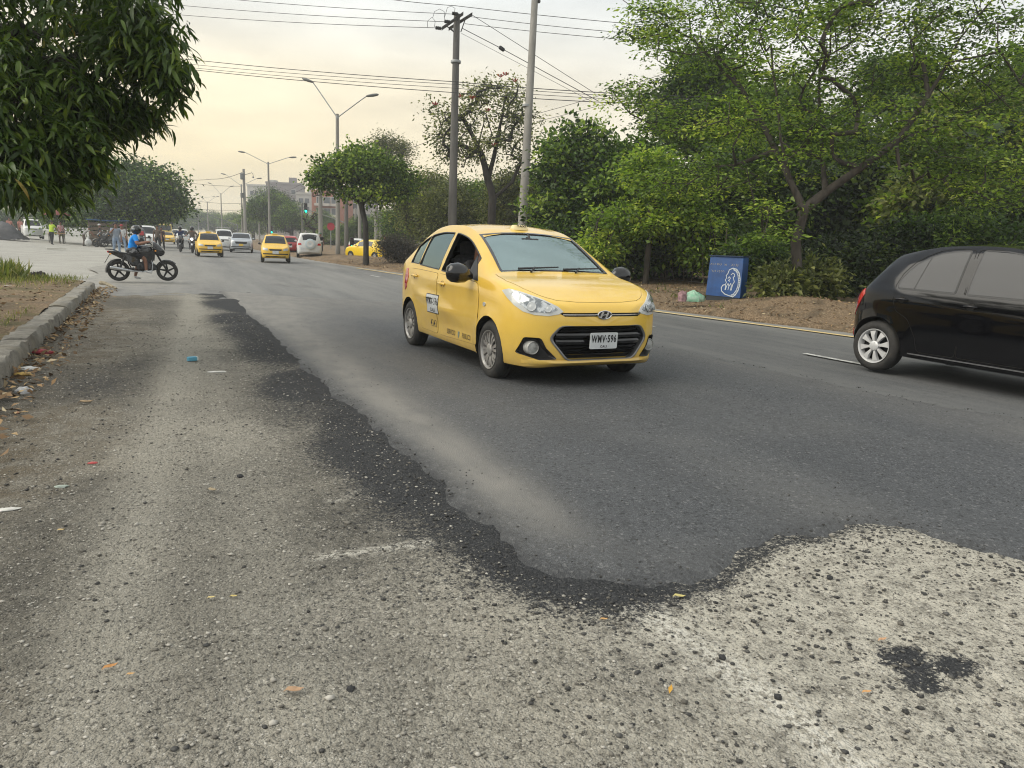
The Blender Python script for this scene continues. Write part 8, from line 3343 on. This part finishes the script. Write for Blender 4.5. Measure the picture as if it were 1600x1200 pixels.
# ------------------------------------------------------------------ things on the right bank
def build_cabinet():
    a, b_ = G(1102, 468, .19), G(1157, 473.5, .19)
    ang = math.atan2(b_.y - a.y, b_.x - a.x)
    W = (b_ - a).length * .97
    Hh = 1.08
    t = thing('utility_cabinet', 'blue painted cabinet with white oval graffiti standing on the leafy bank', 'cabinet', (a.x, a.y, .14), ang)
    BL = pm('cabinet_blue', (.012, .075, .25), .55, c2=(.010, .05, .17), scale=4, bump=.15, bscale=8)
    b = MB()
    b.loft([[(0, 0, .16), (W, 0, .16), (W, .22, .16), (0, .22, .16)], [(.03, .015, Hh - .03), (W - .015, .015, Hh - .03), (W - .015, .22, Hh - .03), (.03, .22, Hh - .03)], [(.05, .03, Hh), (W - .03, .03, Hh), (W - .03, .21, Hh), (.05, .21, Hh)]])
    b.build('casing', [BL], t)
    b = MB()
    b.box((W / 2, .11, .07), (W - .02, .20, .2))
    b.build('plinth', [pm('plinth_dark', (.03, .035, .04), .9)], t)
    b = MB()
    b.box((W / 2 + .01, .11, Hh + .012), (W - .02, .26, .024))
    b.build('lid', [pm('lid_dark_blue', (.012, .03, .07), .6)], t)
    GW = pm('graffiti_white', (.55, .60, .62), .7)
    yf = lambda z: .015 * (z - .16) / (Hh - .2) - .002

    def line(P, r, name, mat=GW):
        m = MB()
        pts = [(x * W, yf(z) - .001, z) for x, z in P]
        for p, q in zip(pts[:-1], pts[1:]):
            p, q = Vector(p), Vector(q)
            d = (q - p).normalized()
            n_ = Vector((d.z, 0, -d.x)) * r
            m.add([p + n_ - d * r * .5, q + n_ + d * r * .5, q - n_ + d * r * .5, p - n_ - d * r * .5], [(0, 1, 2, 3)])
        return m.build(name, [mat], t, False)
    z = lambda y: .16 + (505 - y) / 370 * (Hh - .16)      # from a reading of the front
    x = lambda v: (v - 240) / 312
    arc = [(425, 290), (435, 255), (465, 238), (500, 246), (525, 280), (538, 330), (540, 385), (530, 440), (510, 480), (488, 500), (455, 492), (415, 480), (385, 455), (378, 425), (390, 400), (410, 393), (418, 410), (414, 440)]
    line([(x(a_), z(c)) for a_, c in arc], .010, 'graffiti_oval')
    inn = [(470, 252), (497, 265), (515, 300), (524, 345), (524, 395), (514, 435), (495, 470), (470, 486)]
    line([(x(a_), z(c)) for a_, c in inn], .007, 'graffiti_oval')
    m = MB()
    for k in range(22):
        s = k / 21
        i = s * (len(inn) - 1)
        j = min(int(i), len(inn) - 2)
        f = i - j
        p = Vector((x(inn[j][0] + (inn[j + 1][0] - inn[j][0]) * f), 0, z(inn[j][1] + (inn[j + 1][1] - inn[j][1]) * f)))
        q = p + Vector((.045, 0, .012 - .03 * s))
        p, q = Vector((p.x * W, yf(p.z) - .002, p.z)), Vector((q.x * W, yf(q.z) - .002, q.z))
        n_ = Vector((0, 0, .006))
        m.add([p + n_, q + n_, q - n_, p - n_], [(0, 1, 2, 3)])
    m.build('graffiti_hatching', [GW], t, False)
    for P in ([(425, 290), (412, 310), (418, 330), (408, 350), (420, 372), (412, 395)], [(430, 335), (440, 318), (452, 330), (446, 345), (436, 352), (448, 360)], [(455, 300), (468, 283), (484, 292), (488, 312), (476, 320), (484, 345), (490, 362), (478, 385), (470, 440)],
              [(418, 440), (425, 405), (436, 380), (446, 405), (440, 440)], [(446, 405), (460, 378), (468, 405), (462, 442)]):
        line([(x(a_), z(c)) for a_, c in P], .008, 'graffiti_figure')
    OC = pm('worn_lettering_ochre', (.30, .27, .20), .8)
    r = random.Random(6)
    for yy, xs_ in ((208, [262, 280, 298, 316, 334, 352, 388, 404, 452, 470, 488, 504]), (272, [276, 292, 308, 330, 348, 366, 384])):   # worn, unreadable strokes
        for v in xs_:
            line([(x(v + r.uniform(-3, 3)), z(yy + r.uniform(-10, -4))), (x(v + r.uniform(2, 8)), z(yy + r.uniform(-2, 2))), (x(v + r.uniform(-2, 6)), z(yy + r.uniform(6, 12)))], .006, 'worn_lettering', OC)
    # rubbish bags
    def crumple(name, lab, cat, p, s, mat, seed, sc=(1, 1, .7), n=16, m=10, amp=.18):
        rr = np.random.RandomState(seed)
        bb = MB()
        bb.ball((0, 0, 0), 1, n, m, 0, (1, 1, 1))
        V = np.array(bb.v)
        d = V / np.linalg.norm(V, axis=1, keepdims=True)
        k = 1 + amp * np.sin(7 * d[:, 0] + 3 * rr.rand()) * np.sin(6 * d[:, 1] + 2) + amp * .8 * rr.normal(size=len(V)) * .6
        V = d * k[:, None] * np.array(sc) * s
        V[:, 2] = np.maximum(V[:, 2], -.35 * sc[2] * s)
        V[:, 2] += .35 * sc[2] * s
        bb.v = [tuple(q_) for q_ in V]
        o = bb.build(name, [mat], None, True, 30)
        o.location = p
        return tag(o, lab, cat)
    p = G(1097, 470, .22)
    crumple('rubbish_bag', 'pale green plastic rubbish bag slumped against the left side of the blue cabinet', 'bag', (p.x - .2, p.y + .05, .20), .2, pm('bag_green', (.20, .46, .30), .35, c2=(.42, .58, .46), scale=9), 3, (1.25, .8, .8))
    p = G(1082, 470, .22)
    crumple('rubbish_bag', 'small pinkish rag bundle left of the pale green bag', 'bag', (p.x - .2, p.y + .1, .20), .13, pm('rag_pink', (.36, .22, .23), .8, c2=(.16, .09, .1), scale=14), 4, (.8, .8, 1.3))
    # wire fence with slim posts behind
    FP = pm('fence_post_dark', (.05, .045, .04), .9)
    t = thing('wire_fence', 'wire fence with thin dark posts in the shade left of the blue cabinet', 'fence', (15.4, 16.8, .1))
    for k in range(9):
        MB().tube([(-.05 * k, 2.0 * k, 0), (-.05 * k + .02, 2.0 * k, 1.9)], .035, 6).build('post', [FP], t)
    for k in range(6):
        MB().tube([(0, 0, .25 + .3 * k), (-.4, 16, .25 + .3 * k)], .008, 4).build('wire', [STEEL], t)
    m = MB()
    rr = random.Random(8)
    for k in range(70):
        y = rr.uniform(0, 16)
        m.tube([(-.1 + rr.uniform(-.2, .2), y, 0), (-.1 + rr.uniform(-.4, .3), y + rr.uniform(-.3, .3), rr.uniform(.8, 2.0))], .012, 4)
    tag(m.build('dry_stems', [pm('dry_stem', (.16, .13, .09), .9)], None), kind='stuff').location = (15.0, 16.8, .1)
    return crumple


def build_litter(crumple):
    def at(px, py, z=.0):
        p = G(px, py, z)
        return p

    def zs(p):
        return float(shoulder_z(np.array([[p.x, p.y]]))[0]) + .004
    for nm, lab, cat, px, py, s, col, c2, sc, seed in (
            ('wrapper', 'crumpled red wrapper lying against the left kerb', 'litter', 66, 554, .07, (.36, .03, .045), (.20, .02, .03), (1.2, .8, .5), 5),
            ('wrapper', 'white plastic scrap with a black spot by the left kerb', 'litter', 43, 579, .06, (.62, .62, .60), (.5, .5, .5), (1.6, .8, .4), 6),
            ('peel', 'yellow peel next to the white scrap by the left kerb', 'litter', 36, 588, .05, (.55, .38, .10), (.35, .22, .06), (1.4, .7, .4), 7),
            ('paper_ball', 'crumpled pale grey plastic ball below the yellow peel', 'litter', 38, 612, .055, (.42, .43, .44), (.3, .3, .3), (1.1, .9, .7), 8),
            ('paper_scrap', 'white paper scrap right of the blue carton on the gravel', 'litter', 338, 580, .05, (.60, .59, .56), (.45, .45, .42), (1.7, .5, .2), 9),
            ('paper_scrap', 'small white scrap at the left edge of the gravel', 'litter', 12, 793, .03, (.62, .61, .57), (.5, .5, .47), (1.6, .7, .25), 10),
            ('wrapper', 'tiny red scrap on the gravel in the left middle ground', 'litter', 145, 724, .018, (.5, .08, .08), (.35, .05, .05), (1.3, .8, .4), 11),
            ('wrapper', 'tiny pale green scrap on the gravel left of the tiny red scrap', 'litter', 95, 757, .022, (.36, .42, .36), (.3, .34, .3), (1.5, .8, .3), 12),
            ('asphalt_lump', 'dark asphalt lump on the gravel at the bottom middle', 'stone', 548, 1077, .012, (.02, .021, .023), (.035, .035, .036), (1, 1, .8), 13),
            ('asphalt_lump', 'dark asphalt lump on the pale patch at the bottom right', 'stone', 1215, 1092, .012, (.02, .021, .023), (.035, .035, .036), (1, 1, .8), 14),
            ('asphalt_lump', 'dark asphalt lump left of the dark stain at the lower right', 'stone', 1296, 905, .013, (.02, .021, .023), (.035, .035, .036), (1, 1, .8), 15),
            ('asphalt_lump', 'dark asphalt lump near the worn white streak', 'stone', 1128, 1030, .012, (.02, .021, .023), (.035, .035, .036), (1, 1, .8), 16),
            ('asphalt_lump', 'dark asphalt lump on the gravel in the left middle ground', 'stone', 375, 745, .016, (.02, .021, .023), (.035, .035, .036), (1, 1, .8), 17)):
        p = at(px, py)
        crumple(nm, lab, cat, (p.x, p.y, zs(p) - .003), s, pm(nm + str(seed), col, .5 if 'asph' not in nm else .8, c2=c2, scale=25), seed, sc, 12, 7)
    # blue carton
    p = at(300, 564)
    t = thing('carton', 'small light blue carton lying on the gravel', 'litter', (p.x, p.y, zs(p)), .4)
    MB().box((0, 0, .025), (.09, .05, .045), bev=.006).build('box', [pm('carton_blue', (.09, .30, .42), .6)], t)
    MB().box((.05, 0, .025), (.018, .046, .04), bev=.004).build('flap', [pm('carton_pale', (.55, .62, .62), .5)], t)
    # single dry leaves on the foreground gravel
    for i, (px, py, rz, ln, col, lab) in enumerate(((172, 1046, .6, .045, (.45, .22, .07), 'curled orange dry leaf at the lower left on the gravel'), (459, 1083, .05, .06, (.38, .24, .14), 'long brown dry leaf right of the curled orange one'),
                                                    (1353, 1088, .1, .03, (.55, .30, .12), 'orange dry leaf at the bottom right below the dark stain'), (1047, 1084, 1.2, .035, (.60, .34, .05), 'small yellow leaf at the bottom, left of the worn white streak'),
                                                    (1378, 1002, .3, .035, (.52, .30, .16), 'brown leaf just left of the dark stain'), (1061, 932, -.2, .05, (.48, .42, .16), 'pale yellow leaf at the lower tip of the fresh asphalt'),
                                                    (943, 972, 0, .03, (.5, .3, .12), 'tiny orange leaf below the edge of the fresh asphalt'), (204, 1059, .2, .025, (.6, .3, .1), 'tiny orange leaf piece right of the curled orange leaf'),
                                                    (331, 771, -.4, .07, (.30, .24, .15), 'thin brown leaf on the gravel in the left middle ground'), (27, 649, -.5, .09, (.22, .10, .05), 'reddish brown leaf near the left edge'), (134, 630, .3, .12, (.30, .22, .13), 'long dry leaf on the gravel right of the dark scatter'),
                                                    (365, 936, .1, .03, (.5, .40, .14), 'small pale leaf on the gravel left of centre'), (330, 938, .3, .03, (.55, .45, .2), 'small cream leaf on the gravel far left of centre'), (95, 832, .2, .035, (.5, .38, .18), 'pale straw coloured leaf at the left'))):
        p = at(px, py)
        m = MB()
        rows = []
        for tt, ww, dz in ((0, .05, .0), (.2, .7, .12), (.5, 1, .06), (.8, .6, .10), (1, .04, .26)):
            rows.append([((tt - .5) * ln, -ww * .19 * ln, dz * ln + .10 * ww * ln), ((tt - .5) * ln, 0, dz * ln), ((tt - .5) * ln, ww * .19 * ln, dz * ln + .13 * ww * ln)])
        m.loft(rows, 0, False, False)
        o = m.build('fallen_leaf', [pm('fallen_leaf_%d' % 0 + lab[:12], col, .7, c2=tuple(v * .6 for v in col), scale=40)], None, True, 80, False)
        o.location = (p.x, p.y, zs(p) + .003)
        o.rotation_euler = (0, 0, rz - YAW)
        tag(o, lab, 'leaf', 'dry leaves scattered on the gravel')
    # stick at the end of the kerb, board out on the lot, charred stump in the grass
    p, q = at(158, 446, .02), at(182, 452, .02)
    m = MB()
    v = q - p
    m.tube([(0, 0, .06), v * .3 + Vector((0, 0, .07)), v * .7 + Vector((0, 0, .04)), v + Vector((0, 0, .02))], [.05, .04, .035, .02], 7)
    o = tag(m.build('stick', [pm('stick_pale', (.30, .26, .18), .9, c2=(.18, .15, .1), scale=12)]), 'broken pale stick at the far end of the left kerb', 'stick')
    o.location = p
    p = AT(88, 385, 52)
    o = tag(MB().box((0, 0, .05), (1.0, .25, .06), rz=.2, bev=.01).build('board', [pm('board_pale', (.5, .48, .42), .8)]), 'pale board lying out on the gravel lot', 'board')
    o.location = (p.x, p.y, ground_z(p.x, p.y) - .02)
    p = G(60, 434, .2)
    crumple('stump', 'charred dark stump in the grass at the end of the soil island', 'stump', (p.x, p.y, .16), .13, pm('charred', (.025, .022, .02), .9, c2=(.06, .055, .05), scale=14), 21, (1.3, .8, .9), amp=.3)
    p = G(8, 446.5, .2)
    crumple('paper_scrap', 'white scrap in the grass at the left edge', 'litter', (p.x, p.y, .17), .10, pm('scrap_white_grass', (.6, .6, .57), .7), 22, (1.5, .6, .25))


if not ONLY or 'poles' in ONLY:
    build_poles()
    build_signals()
    build_buildings()
if not ONLY or 'people' in ONLY:
    build_people()
    build_litter(build_cabinet())

# ------------------------------------------------------------------ the smoky air
HZ = bpy.data.materials.new('haze_air')
HZ.use_nodes = True
_t = HZ.node_tree
_t.nodes.clear()
_o = N(_t, 'ShaderNodeOutputMaterial')
_p = N(_t, 'ShaderNodeVolumePrincipled')
_p.inputs['Color'].default_value = (.92, .96, 1.0, 1)
_p.inputs['Density'].default_value = .0010
_p.inputs['Anisotropy'].default_value = .25
_t.links.new(_p.outputs[0], _o.inputs['Volume'])
if not ONLY:
    hz = MB().box((0, 280, 15.4), (640, 760, 33.2)).build('haze', [HZ], None, False)
    tag(hz, kind='stuff')
